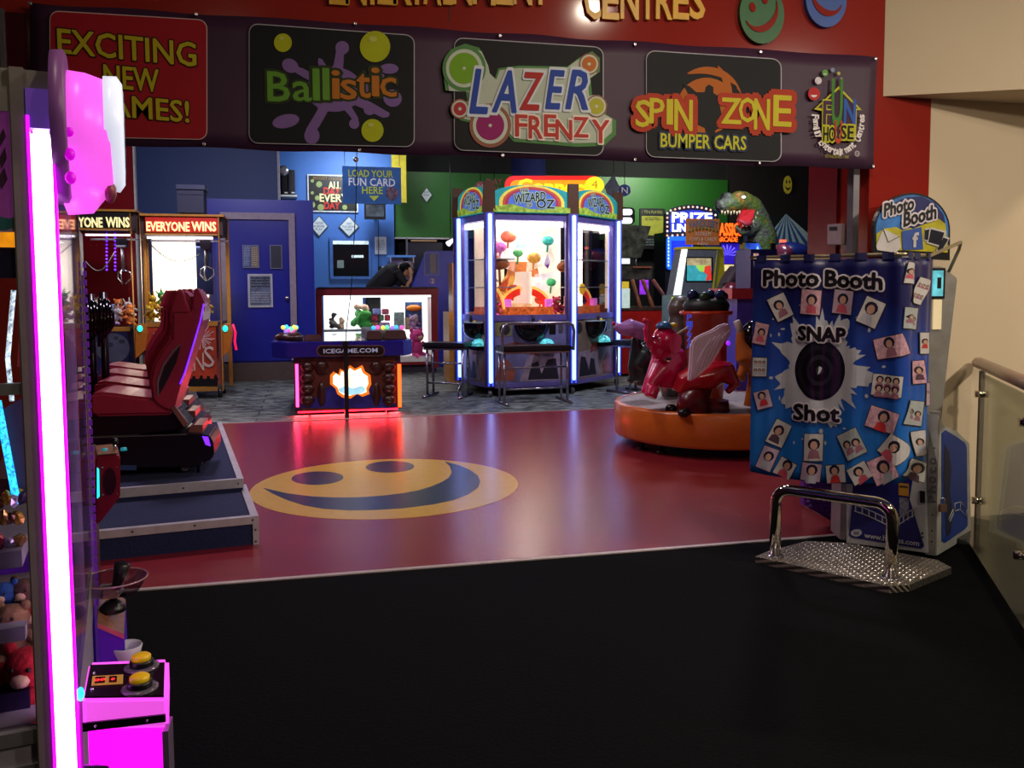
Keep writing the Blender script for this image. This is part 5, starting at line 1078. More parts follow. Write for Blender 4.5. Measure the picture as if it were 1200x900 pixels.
bench('bench', 'black padded bench with chrome back rail before the middle pusher window', (2.9, 11.05), .06, .97, True)
bench('stool', 'black padded chrome stool at the left pusher window, beside the hockey table', (at(523,404,12.1).x, 12.0), -.5, .62, False, 'stools at the pusher')
bench('stool', 'black padded chrome stool at the right pusher window behind the carousel', (at(733,404,11.9).x+.08, 11.8), .55, .55, False, 'stools at the pusher')

# ================================================================ REAR RIGHT MACHINES AND SIGNS
def emi(nm, c_, e, **k): return mat(nm, c_, .4, emit=e, **k)
Y = 15.2
cn = thing('connect_game', 'red rimmed yellow sign reading Connect above the pusher canopy', 'arcade machine', (at(650,440,Y).x, Y+.3, 0))
px_box('cabinet', mat('cabinet_dark', '#1a1a3a', .4), cn, 605, 234, 690, 440, Y+.05, .6)
mb = MB(); fpoly(mb, rrect(592,206,705,250,10), Y, .05); mb.build('sign_rim', emi('sign_red', '#e0201c', 1.0, noise=0), cn, world=True)
mb = MB(); fpoly(mb, rrect(598,211,702,250,7), Y-.01, .02); mb.build('sign_face', emi('sign_yellow', '#f09a10', .9, noise=.05), cn, world=True)
ftext('Connect', 650, 218.5, 84, 14, Y-.02, 'lettering', emi('sign_letters', '#f8e020', 1.2, noise=0), cn, depth=.02, off=.03)
mb = MB(); fpoly(mb, ell(697,217,11,10,24), Y-.05, .03); mb.build('disc', emi('disc_yellow', '#f8e020', 1.0, noise=0), cn, world=True); ftext('4', 697, 216, 7, 9, Y-.06, 'lettering', emi('disc_ink', '#c8a020', .5), cn, depth=.004)
def round_sign(nm, lab, px, py, r, Y, col, ch):
    c = at(px, py, Y); t = thing(nm, lab, 'sign', (c.x, Y, c.z-r*.02)); mb = MB(); fpoly(mb, ell(px,py,r,r,24), Y, .04); mb.build('disc', mat('disc_'+col.strip('#'), col, .4), t, world=True)
    ftext(ch, px, py, r, r, Y-.005, 'lettering', mat('off_white'), t, depth=.004); MB().cyl(at(px,py-r,Y+.02), V((at(px,py-r,Y).x, Y+.02, 4.4)), .006, 6).build('hanger_wire', black, t, world=True); return t
round_sign('round_sign', 'red round sign beside red lettering left of the pusher marquee', 563, 219, 6.5, 14.6, '#a8342c', 'M')
round_sign('round_sign', 'dark blue round sign right of the pusher marquee', 732, 223, 7, 14.6, '#1a2c6a', 'N')
c = at(579,217,14.5); t = thing('word_sign', 'small red word sign above the left pusher marquee', 'sign', (c.x, 14.5, c.z-.1)); ftext('PLAY', 579, 213, 18, 7, 14.5, 'lettering', mat('word_red', '#b8483c', .5), t, depth=.02); ftext('FUN', 577, 222, 14, 7, 14.5, 'lettering', mat('word_red'), t, depth=.02); MB().cyl(at(579,210,14.51), V((c.x, 14.51, 4.4)), .006, 6).build('hanger_wire', black, t, world=True)
t = thing('star_sign', 'grey diamond sign hanging above the right pusher marquee', 'sign', (at(719,225,14.3).x, 14.3, at(719,232,14.3).z)); mb = MB(); fpoly(mb, [(719,204),(726,219),(721,232),(714,232),(709,219)], 14.3, .03); mb.build('board', mat('grey_board', '#4a4c58', .5, noise=.4), t, world=True); MB().cyl(at(719,205,14.31), V((at(719,205,14.3).x, 14.31, 4.4)), .006, 6).build('hanger_wire', black, t, world=True)
# machines by the right window of the pusher
Y = 14.0
m1 = thing('redemption_cabinet', 'red redemption cabinet with sloping timber rails right of the pusher', 'arcade machine', (at(762,440,Y).x, Y+.4, 0))
px_box('lower_cabinet', mat('glossy_red', '#a01a16', .3), m1, 726, 364, 802, 436, Y, .8)
px_box('deck', mat('deck_dark', '#3a2a24', .4, noise=.6, scale=12), m1, 728, 360, 800, 364, Y, .8)
for x0, x1 in ((741,751),(753,766),(765,789)): mb = MB(); mb.tube([at(x0,328,Y+.3), at(x1,362,Y+.02)], .035, 6); mb.build('sloping_rail', mat('timber_rail', '#8a5238', .4), m1, world=True)
px_box('back_box', mat('backbox_print', '#3a3a34', .4, noise=.8, scale=8), m1, 728, 312, 764, 327, Y+.3, .3)
px_box('glass_side', gls, m1, 742, 330, 790, 362, Y+.1, .01)
mb = MB(); mb.prism([at(728,263,Y+.2), at(763,265,Y+.2), at(751,302,Y+.2), at(728,302,Y+.2)], (0,.35,0)); mb.build('top_display', mat('display_collage', '#3c4034', .4, noise=.9, scale=9), m1, world=True)
px_box('lit_card', emi('card_white_lit', '#e8f8ff', 1.6, noise=0), m1, 728, 303, 738, 309, Y+.1, .02); px_box('yellow_card', emi('card_yellow_lit', '#c8b030', .5), m1, 729, 330, 737, 338, Y-.01, .02); px_box('pale_card', emi('card_pale_lit', '#b8d0c8', .6), m1, 729, 338, 738, 361, Y-.01, .02)
px_box('top_shelf', mat('timber_rail'), m1, 742, 312, 764, 314, Y+.25, .3); MB().cyl(at(745,303,Y+.4), at(745,312,Y+.4), .02, 8).build('column', chrome, m1, world=True)
px_box('purple_light', emi('purple_lit', '#8a30e0', 1.2, noise=.6, scale=12), m1, 750, 328, 760, 345, Y+.35, .02)
t = thing('bar_sign', 'black sign with two glowing white bars right of the pusher', 'sign', (at(734,262,Y).x, Y+.6, at(734,262,Y).z)); mb = MB(); fpoly(mb, rrect(722,243,744,263,5), Y+.6, .08); mb.build('board', black, t, world=True)
for y0, y1 in ((245,252),(255,262)): mb = MB(); fpoly(mb, rrect(722,y0,741,y1,3), Y+.59, .02); mb.build('light_bar', emi('bar_white', '#f4fbff', 2.0, noise=0), t, world=True)
Y = 18.38
b_ = board('price_board', 'tall black framed yellow price board on the green wall', 'sign', 750, 244, 779, 292, Y, '#16161a')
px_box('yellow_sheet', mat('yellow_sheet', '#8f8c2c', .5), b_, 752, 253, 777, 276, Y-.03, .006); ftext('1 TO 6 PLAYERS', 764.5, 248.5, 24, 3.5, Y-.026, 'lettering', mat('ink_8c8a50', '#8c8a50', .5), b_, depth=.004)
scribble(b_, 756, 255, 775, 259, Y-.034, 2, '#3a3a14', 9); scribble(b_, 752, 280, 777, 289, Y-.026, 3, '#5a6068', 8)
Y = 16.5
bw_ = thing('bulb_marquee_game', 'arched marquee game with chaser bulbs and white block lettering', 'arcade machine', (at(808,420,Y).x, Y+.3, 0))
px_box('cabinet', mat('cabinet_night', '#0f1020', .4), bw_, 780, 272, 842, 437, Y+.06, .6)
arch = [(780,278),(780,250),(790,243),(805,240),(818,240),(832,243),(842,250),(842,272)]
mb = MB(); fpoly(mb, arch, Y, .08); mb.build('marquee', mat('marquee_navy', '#16183c', .4), bw_, world=True)
mb = MB(); fpoly(mb, [(785,272),(785,253),(795,248),(806,246),(818,246),(830,249),(836,254),(836,268)], Y-.01, .02); mb.build('marquee_face', emi('marquee_blue', '#2838c0', .5, noise=.3), bw_, world=True)
bp_ = [(782,250+i*5.2) for i in range(6)]+[(786+i*5.2, 247.5-5*math.sin(PI*(i+.5)/10.5)) for i in range(10)]+[(838.5,252+i*5.5) for i in range(4)]+[(788+i*6, 276-.4*i) for i in range(3)]
for i, (x, y) in enumerate(bp_): MB().ball(at(x, y, Y-.03), .022, 8).build('marquee_bulb', emi('bulb_warm' if i % 2 else 'bulb_white', '#ffb090' if i % 2 else '#ffe8d8', 1.4, noise=0), bw_, world=True)
ftext('PRIZE', 811, 255, 46, 10, Y-.03, 'lettering', emi('letter_white', '#f0f6ff', 1.8, noise=0), bw_, depth=.01, off=.03); ftext('LINE', 799, 267, 22, 8, Y-.03, 'lettering', emi('letter_white', '#f0f6ff', 1.8), bw_, depth=.01, off=.03)
mb = MB(); fpoly(mb, rrect(782,277,812,316,4), Y-.02, .05); mb.build('screen_surround', emi('surround_blue', '#1e6cff', .9, noise=0), bw_, world=True)
px_box('screen', emi('screen_blue', '#1630d8', .8, noise=.5, scale=4), bw_, 787, 282, 810, 311, Y-.03, .01)
for i in range(9): MB().box(at(784,279+i*4,Y).x-.012, at(784,0,Y).x+.012, Y-.035, Y-.02, at(784,279+i*4,Y).z-.02, at(784,279+i*4,Y).z+.02).build('surround_bulb', emi('bulb_ice', '#c8ecff', 1.5, noise=0), bw_, world=True)
mb = MB(); fpoly(mb, [(789,309),(792,305),(796,307),(799,301),(803,304),(806,300),(809,303),(809,310)], Y-.035, .004); mb.build('screen_figure', emi('screen_pink', '#e080a0', .9), bw_, world=True)
# kiosk
Y = 12.0
kk = thing('redeem_kiosk', 'slanted yellow and grey kiosk with touch screen and orange REDEEM sign', 'kiosk', (at(818,420,Y).x, Y+.3, 0))
mb = MB(); mb.prism([at(802,291,Y), at(843,290,Y), at(838,346,Y), at(792,346,Y)], (0,.35,0)); mb.build('upper_body', mat('kiosk_grey', '#5c666a', .4), kk, world=True)
mb = MB(); mb.prism([at(802,291,Y-.01), at(806,291,Y-.01), at(798,346,Y-.01), at(792,346,Y-.01)], (0,.1,0)); mb.build('lit_edge', emi('edge_white_lit', '#e4f0e8', .9, noise=0), kk, world=True)
mb = MB(); mb.prism([at(841,290,Y-.01), at(848,291,Y+.1), at(850,345,Y+.1), at(836,346,Y-.01), at(834,346,Y-.01)], (0,.3,0)); mb.build('yellow_side', mat('kiosk_yellow', '#a8a020', .4, emit=.12), kk, world=True)
mb = MB(); fbox(mb, 801, 289, 846, 292, Y-.015, .35); mb.build('yellow_top', mat('kiosk_yellow'), kk, world=True)
px_box('screen_bezel', black, kk, 804, 301, 835, 330, Y-.01, .02)
sc_ = px_box('screen', emi('screen_teal', '#38a0a8', .7, noise=.2), kk, 805.5, 311, 833.5, 329, Y-.02, .012); px_box('screen_band', emi('screen_tan', '#a89a70', .6, noise=.4, scale=12), sc_, 805.5, 302.5, 833.5, 311, Y-.02, .012)
mb = MB(); fpoly(mb, [(815,311),(833,311),(833,320),(820,318)], Y-.024, .003); mb.build('screen_green', emi('screen_lime', '#9ad050', .7), sc_, world=True)
mb = MB(); fpoly(mb, [(826,312),(833,311),(834,328),(827,329),(829,322),(825,319)], Y-.028, .003); mb.build('screen_red', emi('screen_red', '#d83a30', .7), sc_, world=True)
px_box('lower_body', mat('kiosk_green', '#6a8a84', .4, noise=.2), kk, 790, 346, 838, 462, Y-.05, .45); px_box('yellow_edge', emi('edge_lime', '#b8d820', .5, noise=0), kk, 788.5, 348, 790.5, 440, Y-.06, .05); px_box('yellow_edge', emi('edge_lime', '#b8d820', .5), kk, 834.5, 347, 837, 360, Y-.06, .05)
px_box('star_band', mat('band_olive', '#8a9a3a', .5, noise=.6, scale=20), kk, 791, 360, 837, 366, Y-.055, .01)
rs = px_box('sign_board', mat('sign_orange', '#a8662c', .5, emit=.08), kk, 804.5, 256, 843, 287, Y+.05, .03)
for s, x, y, wd, h, col in (('REDEEM', 824, 274, 18, 4, '#c8b49a'), ('CHIPS & CARDS', 824, 280.2, 31, 4, '#c8b49a'), ('HERE', 824, 285.5, 12, 3, '#c8b49a')): ftext(s, x, y, wd, h, Y+.045, 'lettering', mat('ink_'+col.strip('#'), col, .5), rs, depth=.004)
ftext('VANDUSET', 824, 264, 34, 7, Y+.045, 'lettering', mat('ink_slate', '#5a6a78', .5), rs, depth=.004, off=.03, arc=.03)
mb = MB()
for i in range(9): mb.ball(at(808+i*4, 270.5-3*math.sin(PI*i/8), Y+.04), .018, 6)
mb.build('garland', mat('garland', '#4a7a3a', .5, noise=.8, scale=60), rs, world=True)
MB().cyl(at(824,287,Y+.07), at(824,292,Y+.07), .02, 8).build('sign_post', black, kk, world=True)
# dinosaur game
Y = 15.0
dn = thing('dinosaur_game', 'game cabinet topped by a large open jawed green and orange dinosaur head', 'arcade machine', (at(880,440,Y).x, Y+.4, 0))
px_box('cabinet', mat('cabinet_night'), dn, 846, 283, 905, 430, Y+.1, .8)
px_box('upper_frame', mat('bamboo', '#6a6a5a', .5), dn, 876, 266, 896, 283, Y+.15, .2)
def D(x, y, dy=0): return at(x, y, Y)+V((0, dy, 0))
k_ = MB()
k_.tube([D(905,296,.4), D(900,276,.35), D(893,256,.3), D(884,242,.2), D(872,236,.1), D(860,238), D(848,240), D(841,243)], [.34,.34,.29,.25,.21,.18,.17,.13], 16)
k_.ball(D(846,241), (.14,.15,.15), 14); k_.ball(D(866,228,.02), (.13,.16,.07), 12); k_.ball(D(851,229,0), (.11,.12,.06), 12)
k_.tube([D(888,262,.15), D(878,270,.05), D(868,271), D(861,265)], [.18,.12,.09,.05], 12)
k_.ball(D(882,252,.12), (.12,.14,.16), 12)
def dinomat():
    M = bpy.data.materials.new('dinosaur_skin'); M.use_nodes = True; nt = M.node_tree; b = nt.nodes['Principled BSDF']
    tc = nt.nodes.new('ShaderNodeTexCoord'); n = nt.nodes.new('ShaderNodeTexNoise'); n.inputs['Scale'].default_value = 3.2; n.inputs['Detail'].default_value = 6
    r = nt.nodes.new('ShaderNodeValToRGB'); e = r.color_ramp.elements; e[0].position = .32; e[0].color = lin('#1c221c')+[1]; e[1].position = .72; e[1].color = lin('#a8622c')+[1]
    x = e.new(.47); x.color = lin('#5c625a')+[1]; x = e.new(.57); x.color = lin('#4c6a2c')+[1]
    nt.links.new(tc.outputs['Object'], n.inputs['Vector']); nt.links.new(n.outputs['Fac'], r.inputs[0]); nt.links.new(r.outputs[0], b.inputs['Base Color']); b.inputs['Roughness'].default_value = .5
    n2 = nt.nodes.new('ShaderNodeTexVoronoi'); n2.inputs['Scale'].default_value = 22; bp = nt.nodes.new('ShaderNodeBump'); bp.inputs['Strength'].default_value = .5; bp.inputs['Distance'].default_value = .03
    nt.links.new(n2.outputs['Distance'], bp.inputs['Height']); nt.links.new(bp.outputs[0], b.inputs['Normal']); return M
hd_ = k_.build('dinosaur_head', dinomat(), dn, world=True, fuse=.022)
mb = MB(); mb.prism([D(881,246,-.12), D(867,247,-.12), D(863,258,-.1), D(866,268,-.1), D(874,262,-.12), D(879,256,-.12)], (0,.1,0)); mb.build('mouth_lining', emi('mouth_red', '#c02830', .25), hd_, world=True)
mb = MB(); mb.tube([D(876,262,-.13), D(868,263,-.15), D(861,258,-.15)], [.05,.045,.02], 8); mb.build('tongue', emi('tongue', '#a83a4a', .1), hd_, world=True)
for i, x in enumerate((842,845.5,849,852.5,856,859.5,862.5)): c = D(x, 247.5+(i%2), -.14); MB().lathe([(.022,0),(.012,-.05),(0,-.085)], c, 8).build('tooth', mat('tooth', '#d8cfa8', .4), hd_, world=True)
for i, (x, y) in enumerate(((866,266),(870,266.5),(874,265),(878,261.5),(881,257),(883,252))): c = D(x, y, -.15); MB().lathe([(.018,0),(.009,.035),(0,.06)], c, 8).build('tooth', mat('tooth'), hd_, world=True)
MB().ball(D(867,232,-.15), (.045,.03,.03), 10).build('eye', emi('eye_white', '#f4fbff', .8, noise=0), hd_, world=True)
px_box('sign_backing', black, dn, 842, 261, 871, 284, Y+.02, .1)
ftext('CLASSICS', 851, 269, 36, 13, Y, 'lettering', emi('letter_fire', '#ff5a14', 1.5, noise=.3), dn, depth=.02, off=.03); ftext('ARCADE', 852, 280.5, 24, 5, Y, 'lettering', emi('letter_fire', '#ff5a14', 1.5), dn, depth=.02, off=.02)
px_box('screen', emi('screen_violet', '#2c18b0', .55, noise=.2), dn, 846, 285, 866, 309, Y+.08, .02)
for k in range(9):
    a = PI*k/8; mb = MB(); c = at(852,299,Y+.07); mb.prism([c, c+V((math.cos(a-.07)*.22,0,math.sin(a-.07)*.2)), c+V((math.cos(a+.07)*.22,0,math.sin(a+.07)*.2))], (0,-.004,0)); mb.build('screen_ray', emi('ray_violet', '#7a6aff', .6, noise=0), dn, world=True)
px_box('yellow_strip', mat('strip_olive', '#6a6020', .5), dn, 867, 284, 873, 308, Y+.06, .03); px_box('screen', emi('screen_aqua', '#2a50c8', .6, noise=.6, scale=5), dn, 874, 285, 903, 301, Y+.08, .02)
mb = MB(); fpoly(mb, [(884,300),(888,288),(893,300)], Y+.06, .01); mb.build('screen_peak', emi('peak_aqua', '#9ad0d0', .7), dn, world=True)
px_box('lit_card', emi('card_cream_lit', '#d8c890', .6, noise=.3), dn, 848, 310, 860, 318, Y+.08, .02)
# mural with tent, smiling disc, ride car
Y = 18.38
tm = thing('tent_mural', 'blue and white striped circus tent peak on the far dark wall', 'mural', (at(930,300,Y).x, Y, at(930,300,Y).z))
px_box('mural_board', mat('mural_dark', '#0f1218', .7), tm, 895, 252, 962, 300, Y, .05)
ap = (921, 250.5); base = [(897,281),(900,283),(904,284),(908,285.5),(912,286),(916,286.5),(920,287),(925,288),(930,289),(935,290),(940,291),(946,291.5),(952,291),(960,285)]
for i in range(len(base)-1):
    mb = MB(); fpoly(mb, [ap, base[i+1], base[i]], Y-.008, .006); mb.build('tent_stripe', mat('stripe_white' if i % 2 == 0 else 'stripe_blue', ('#b8ccd0' if i < 6 else '#dfe8f0') if i % 2 == 0 else '#2a5a9c', .6), tm, world=True)
t = thing('smiley_sign', 'small yellow oval smiling face on the dark rear wall', 'sign', (at(923,216,18.4).x, 18.4, at(923,227,18.4).z)); mb = MB(); fpoly(mb, ell(923.5,216.5,4.6,10.5,22), 18.38, .04); mb.build('disc', mat('smiley_yellow', '#a8982c', .5, emit=.15), t, world=True)
for x in (921.8, 925.2): mb = MB(); fpoly(mb, ell(x,213,.7,2,10), 18.37, .01); mb.build('eye', black, t, world=True)
mb = MB(); fpoly(mb, [(919.8,218),(921.5,221.5),(923.5,223),(925.5,221.5),(927.2,218),(925.5,219.8),(923.5,220.6),(921.5,219.8)], 18.37, .01); mb.build('mouth', black, t, world=True)
Y = 13.2
kr = thing('kiddie_car', 'dark blue and plum kiddie ride hood above the photo booth curtain edge', 'kiddie ride', (at(925,420,Y).x, Y, 0))
mb = MB(); mb.ball(at(925,300,Y), (.36,.4,.24), 18); mb.build('hood', mat('hood_blue', '#16205a', .2, coat=.4), kr, world=True); mb = MB(); mb.ball(at(915,300,Y-.2), (.16,.3,.2), 14); mb.build('fender', mat('hood_plum', '#6a2c44', .25, coat=.3), kr, world=True)
px_box('body', mat('cabinet_dark'), kr, 903, 300, 948, 440, Y-.1, .8); MB().box(at(904,284,Y).x, at(910,284,Y).x, Y-.3, Y-.25, at(904,285,Y).z, at(904,282,Y).z).build('tail_light', emi('tail_red', '#ff5a40', 2, noise=0), kr, world=True)
px_box('lamp_post', black, kr, 905, 285, 909, 300, Y-.28, .06)
# ape figure
Y = 11.3
ap_ = thing('ape_ride', 'dark maroon ape figure crouching behind the carousel bucket', 'kiddie ride', (at(862,420,Y).x, Y+.2, 0))
k_ = MB(); Pn = lambda x, y, dy=0: at(x, y, Y)+V((0, dy, 0))
k_.ball(Pn(873,304), (.15,.16,.17), 14); k_.tube([Pn(875,316,.1), Pn(872,330,.15), Pn(866,350,.2), Pn(864,400,.2)], [.2,.26,.28,.25], 14); k_.tube([Pn(868,312,-.05), Pn(856,322,-.1), Pn(846,336,-.15)], [.1,.09,.08], 10); k_.tube([Pn(874,322,-.1), Pn(866,334,-.2), Pn(858,344,-.2)], [.1,.09,.07], 10); k_.tube([Pn(864,400,.2), V((Pn(864,0,.2).x, Y+.2, .0))], [.25,.3], 14)
k_.build('body', mat('ape_fur', '#241418', .7, noise=.4, scale=12, bump=.4), ap_, world=True, fuse=.025)
MB().ball(Pn(848,342,-.25), .14, 16).build('ball', mat('ball_maroon', '#5a1424', .3, coat=.4), ap_, world=True); MB().ball(Pn(848,341,-.38), .04, 10).build('ball_hub', mat('hub_pink', '#a04a5a', .3), ap_, world=True)
Y = 10.0
pu = thing('purple_cabinet', 'violet cabinet with a red top behind the carousel, beside the booth curtain', 'cabinet', (at(885,480,Y).x, Y+.3, 0))
px_box('body', mat('cabinet_violet', '#4a40b0', .4), pu, 864, 350, 905, 470, Y, .6); px_box('red_top', mat('top_red', '#a82a34', .4), pu, 858, 338, 905, 350, Y-.04, .66)
px_box('upper_case', mat('case_indigo', '#14104a', .4), pu, 880, 292, 910, 338, Y+.2, .4); px_box('case_tag', emi('tag_peach', '#d8b0a0', .4), pu, 884, 297, 889, 300, Y+.18, .02)
# blue ticket station right of the attendant
Y = 16.6
bs = thing('blue_station', 'dark blue slanted partition with a notice right of the attendant', 'partition', (at(520,440,Y).x, Y+.1, 0))
mb = MB(); mb.prism([at(480,342,Y), at(500,294,Y), at(534,294,Y), at(534,432,Y), at(480,432,Y)], (0,.12,0)); mb.build('panel', rb, bs, world=True)
bn_ = px_box('notice', mat('notice_edge'), bs, 497, 296, 514.5, 322.5, Y-.01, .01); px_box('notice_sheet', mat('sheet_navy', '#1c2c7a', .4), bn_, 498, 297, 513.5, 321.5, Y-.014, .004); px_box('notice_tan', mat('tan_print'), bn_, 504, 298, 511, 320, Y-.017, .003)
mb = MB(); fpoly(mb, ell(507,329,4.5,4.5,16), Y-.01, .01); mb.build('number_disc', mat('disc_plum', '#5a3a7a', .5), bs, world=True); ftext('2', 507, 329, 3.5, 5, Y-.012, 'lettering', mat('off_white'), bs, depth=.003)
t = thing('glass_shelf_unit', 'small blue lit display shelf behind the attendant', 'shelf', (at(470,320,17.5).x, 17.1, 0)); px_box('cabinet', mat('hood_blue'), t, 456, 306, 486, 440, 17.1, .4); px_box('top_shelf', emi('shelf_lit', '#4a7ac0', .4), t, 455, 299, 487, 301, 17.0, .4); px_box('back_card', mat('card_print'), t, 459, 302, 472, 310, 17.2, .02)
for x in (457, 484): px_box('shelf_post', alu, t, x, 300, x+1.2, 308, 17.02, .03)
t = thing('dark_cabinet', 'dark arcade cabinet with faint lit rim beneath the green wall', 'arcade machine', (at(500,420,18).x, 18, 0)); px_box('cabinet', mat('cabinet_night'), t, 478, 284, 520, 430, 17.8, .4); px_box('rim_light', emi('rim_bronze', '#8a6a4a', .3), t, 482, 281, 512, 283, 17.78, .1); px_box('bezel', mat('grey_steel'), t, 476, 279, 478, 300, 17.78, .1)
t = thing('spot_lamp', 'small white lit spotlight at the end of the green wall left of the pusher', 'lamp', (at(528,284,17.6).x, 17.6, at(528,286,17.6).z)); mb = MB(); mb.tube([at(525,286,17.6), at(531,281,17.5)], [.06,.03], 10); mb.build('lamp_head', emi('lamp_white', '#f0f6ff', 1.2, noise=0), t, world=True); MB().cyl(at(528,283,17.6), V((at(528,283,17.6).x, 17.6, 4.4)), .01, 6).build('drop_rod', black, t, world=True)
mb = MB(); fbox(mb, 462, 278, 540, 280.5, 18.35, .05); solo(mb.build('shutter_rail', alu), 'thin pale metal rail under the dark green wall', 'rail')
Y = 13.7
oc_ = thing('orange_cabinet', 'narrow orange sided cabinet against the left flank of the pusher', 'cabinet', (at(531,455,Y).x, Y+.3, 0)); px_box('side_panel', mat('orange_side', '#a8702c', .4), oc_, 526, 366, 540, 448, Y, .6); px_box('upper_panel', mat('orange_side'), oc_, 530, 308, 541, 366, Y+.1, .4)

# ================================================================ CAROUSEL
CX, CY, CR = 3.85, 7.72, .97
ca = thing('mini_carousel', 'round orange children carousel platform with patterned metal deck and central bucket', 'carousel', (CX, CY, 0))
orang = mat('carousel_orange', '#c8641c', .3, noise=.06, coat=.3)
MB().lathe([(CR-.05,.09),(CR-.012,.095),(CR,.12),(CR,.385),(CR-.015,.405),(CR-.06,.406)], (CX,CY,0), 64, cap=False).build('skirt', orang, ca, world=True)
def platemat(name, col='#8a8684', sc=26, met=.75, ro=.3):
    M = mat(name, col, ro, met, noise=.3, scale=sc); nt = M.node_tree; b = nt.nodes['Principled BSDF']
    tc = nt.nodes.new('ShaderNodeTexCoord'); v = nt.nodes.new('ShaderNodeTexChecker'); v.inputs['Scale'].default_value = sc
    w1 = nt.nodes.new('ShaderNodeTexWave'); w1.inputs['Scale'].default_value = sc/3; w1.bands_direction = 'DIAGONAL'
    bp = nt.nodes.new('ShaderNodeBump'); bp.inputs['Distance'].default_value = .01; bp.inputs['Strength'].default_value = .6
    nt.links.new(tc.outputs['Object'], w1.inputs['Vector']); nt.links.new(w1.outputs['Fac'], bp.inputs['Height']); nt.links.new(bp.outputs[0], b.inputs['Normal']); return M
MB().lathe([(0,.401),(.3,.401),(.6,.401),(CR-.05,.401)], (CX,CY,0), 64, cap=False).build('deck', platemat('chequer_plate', '#9a8f8c', 20, .15, .45), ca, world=True)
MB().lathe([(CR-.3,.05),(CR-.3,.1)], (CX,CY,0), 40).build('under_frame', black, ca, world=True)
for ang in (-2.9, -2.6, -1.6, -1.0, -.4, .8, 2.2): 
    c = V((CX+.85*math.cos(ang), CY+.85*math.sin(ang), 0)); MB().lathe([(.05,0),(.05,.02),(.015,.03),(.015,.1)], c, 12).build('foot', black, ca, world=True)
a = at(805,362,7.7); b = at(858,362,7.7); bx = (a.x+b.x)/2; br = (b.x-a.x)/2
MB().lathe([(br*.72,.372),(br*.9,1.24),(br*1.06,1.245),(br*1.08,1.275),(br*1.0,1.285),(br*.9,1.25)], (bx, 7.78, 0), 32).build('bucket', mat('bucket_orange', '#c03a14', .3, coat=.3), ca, world=True)
MB().lathe([(0,1.27),(br*.9,1.27),(br*.95,1.34),(br*.8,1.40),(0,1.36)], (bx, 7.78, 0), 24, sx=1).build('bucket_lid', mat('lid_green', '#14201a', .5, noise=.5), ca, world=True)
for i in range(6): MB().ball((bx+.16*math.cos(i*1.05), 7.75+.12*math.sin(i*1.05), 1.42+.02*(i%2)), (.06,.05,.05), 10).build('lid_fruit', mat('fruit_blue', '#1a2a5a', .25) if i % 2 else mat('fruit_green', '#1c3a24', .35), ca, world=True)
for i, ch in enumerate('PIZZA'):
    c = at(811, 372+i*8.2, 7.45); cx_ = bx-br*.62; mb = MB(); textmb(mb, ch, front((at(811.5,0,7.5).x, 7.50, c.z)), .045, .055, ext=(0,-.006,0), off=.02); mb.build('lettering', emi('letter_uv', '#3a50d8', .5), ca, world=True)
gm_pink = mat('ride_pink', '#c4124e', .25, noise=.05, coat=.5); gm_red = mat('ride_red', '#b01424', .22, noise=.05, coat=.6)
def RP_(Y): return lambda x, y, dy=0: at(x, y, Y)+V((0, dy, 0))
Y = 7.30; p = RP_(Y)
r1 = thing('elephant_ride', 'hot pink elephant carousel ride with raised trunk and blue and yellow cap', 'kiddie ride', (p(785,460).x, Y, .378), 0, None)
k_ = MB(); k_.tube([p(757,462), p(765,448,.02), p(776,436,.05), p(788,426,.1), p(797,424,.2)], [.055,.075,.12,.17,.16], 14)
k_.tube([p(786,455,.1), p(787,435,.1), p(783,410,.08)], [.14,.16,.12], 14); k_.ball(p(779,398), (.115,.12,.125), 16); k_.ball(p(765,402,-.02), (.075,.08,.06), 14); k_.tube([p(768,398,-.03), p(757,398,-.05), p(755,386,-.05), p(757,377,-.05), p(751,374.5,-.05)], [.05,.04,.032,.028,.022], 12)
k_.tube([p(762,408,-.03), p(772,416,-.03)], [.035,.05], 10)
k_.tube([p(800,440,.1), p(801,458,.08)], [.09,.075], 12); k_.tube([p(762,452,-.08), p(757,464,-.1)], [.06,.06], 12)
k_.build('body', gm_pink, r1, world=True, fuse=.012)
mb = MB(); mb.prism([p(779,392,-.12), p(789,388,-.13), p(793,398,-.13), p(790,412,-.12), p(782,414,-.12), p(777,404,-.12)], (0,.02,0)); mb.build('ear', gm_pink, r1, world=True, bevel=.008)
MB().lathe([(.075,0),(.07,.03),(.04,.055),(0,.062)], p(777,383,-.02)+V((0,0,-.01)), 18).build('cap', mat('cap_blue', '#2a5a8a', .3), r1, world=True); MB().ball(p(787,381,-.03), (.05,.05,.025), 10).build('cap_brim', mat('cap_yellow', '#c0a020', .3), r1, world=True)
mb = MB(); mb.tube([p(787,391,-.12), p(799,382,-.14)], [.014,.006], 8); mb.build('handle_bar', mat('cream_paint', '#a89a8a', .4), r1, world=True); MB().ball(p(768,396,-.1), .012, 8).build('eye', mat('off_white'), r1, world=True)
MB().box(p(776,0).x, p(782,0).x, Y-.15, Y-.13, p(0,440).z, p(0,436).z).build('foot_slot', black, r1, world=True)
MB().ball(V((p(785,0).x, Y-.1, .42)), (.06,.05,.045), 10).build('mount_boot', black, r1, world=True)
Y = 7.05; p = RP_(Y)
r2 = thing('winged_horse_ride', 'glossy red carousel ride with a large white swept wing', 'kiddie ride', (p(830,470).x, Y+.05, .378))
k_ = MB(); k_.tube([p(807,462,.15), p(812,450,.12), p(822,444,.08), p(838,440,.05), p(852,436,.0), p(856,446,-.05)], [.10,.12,.13,.13,.10,.06], 14)
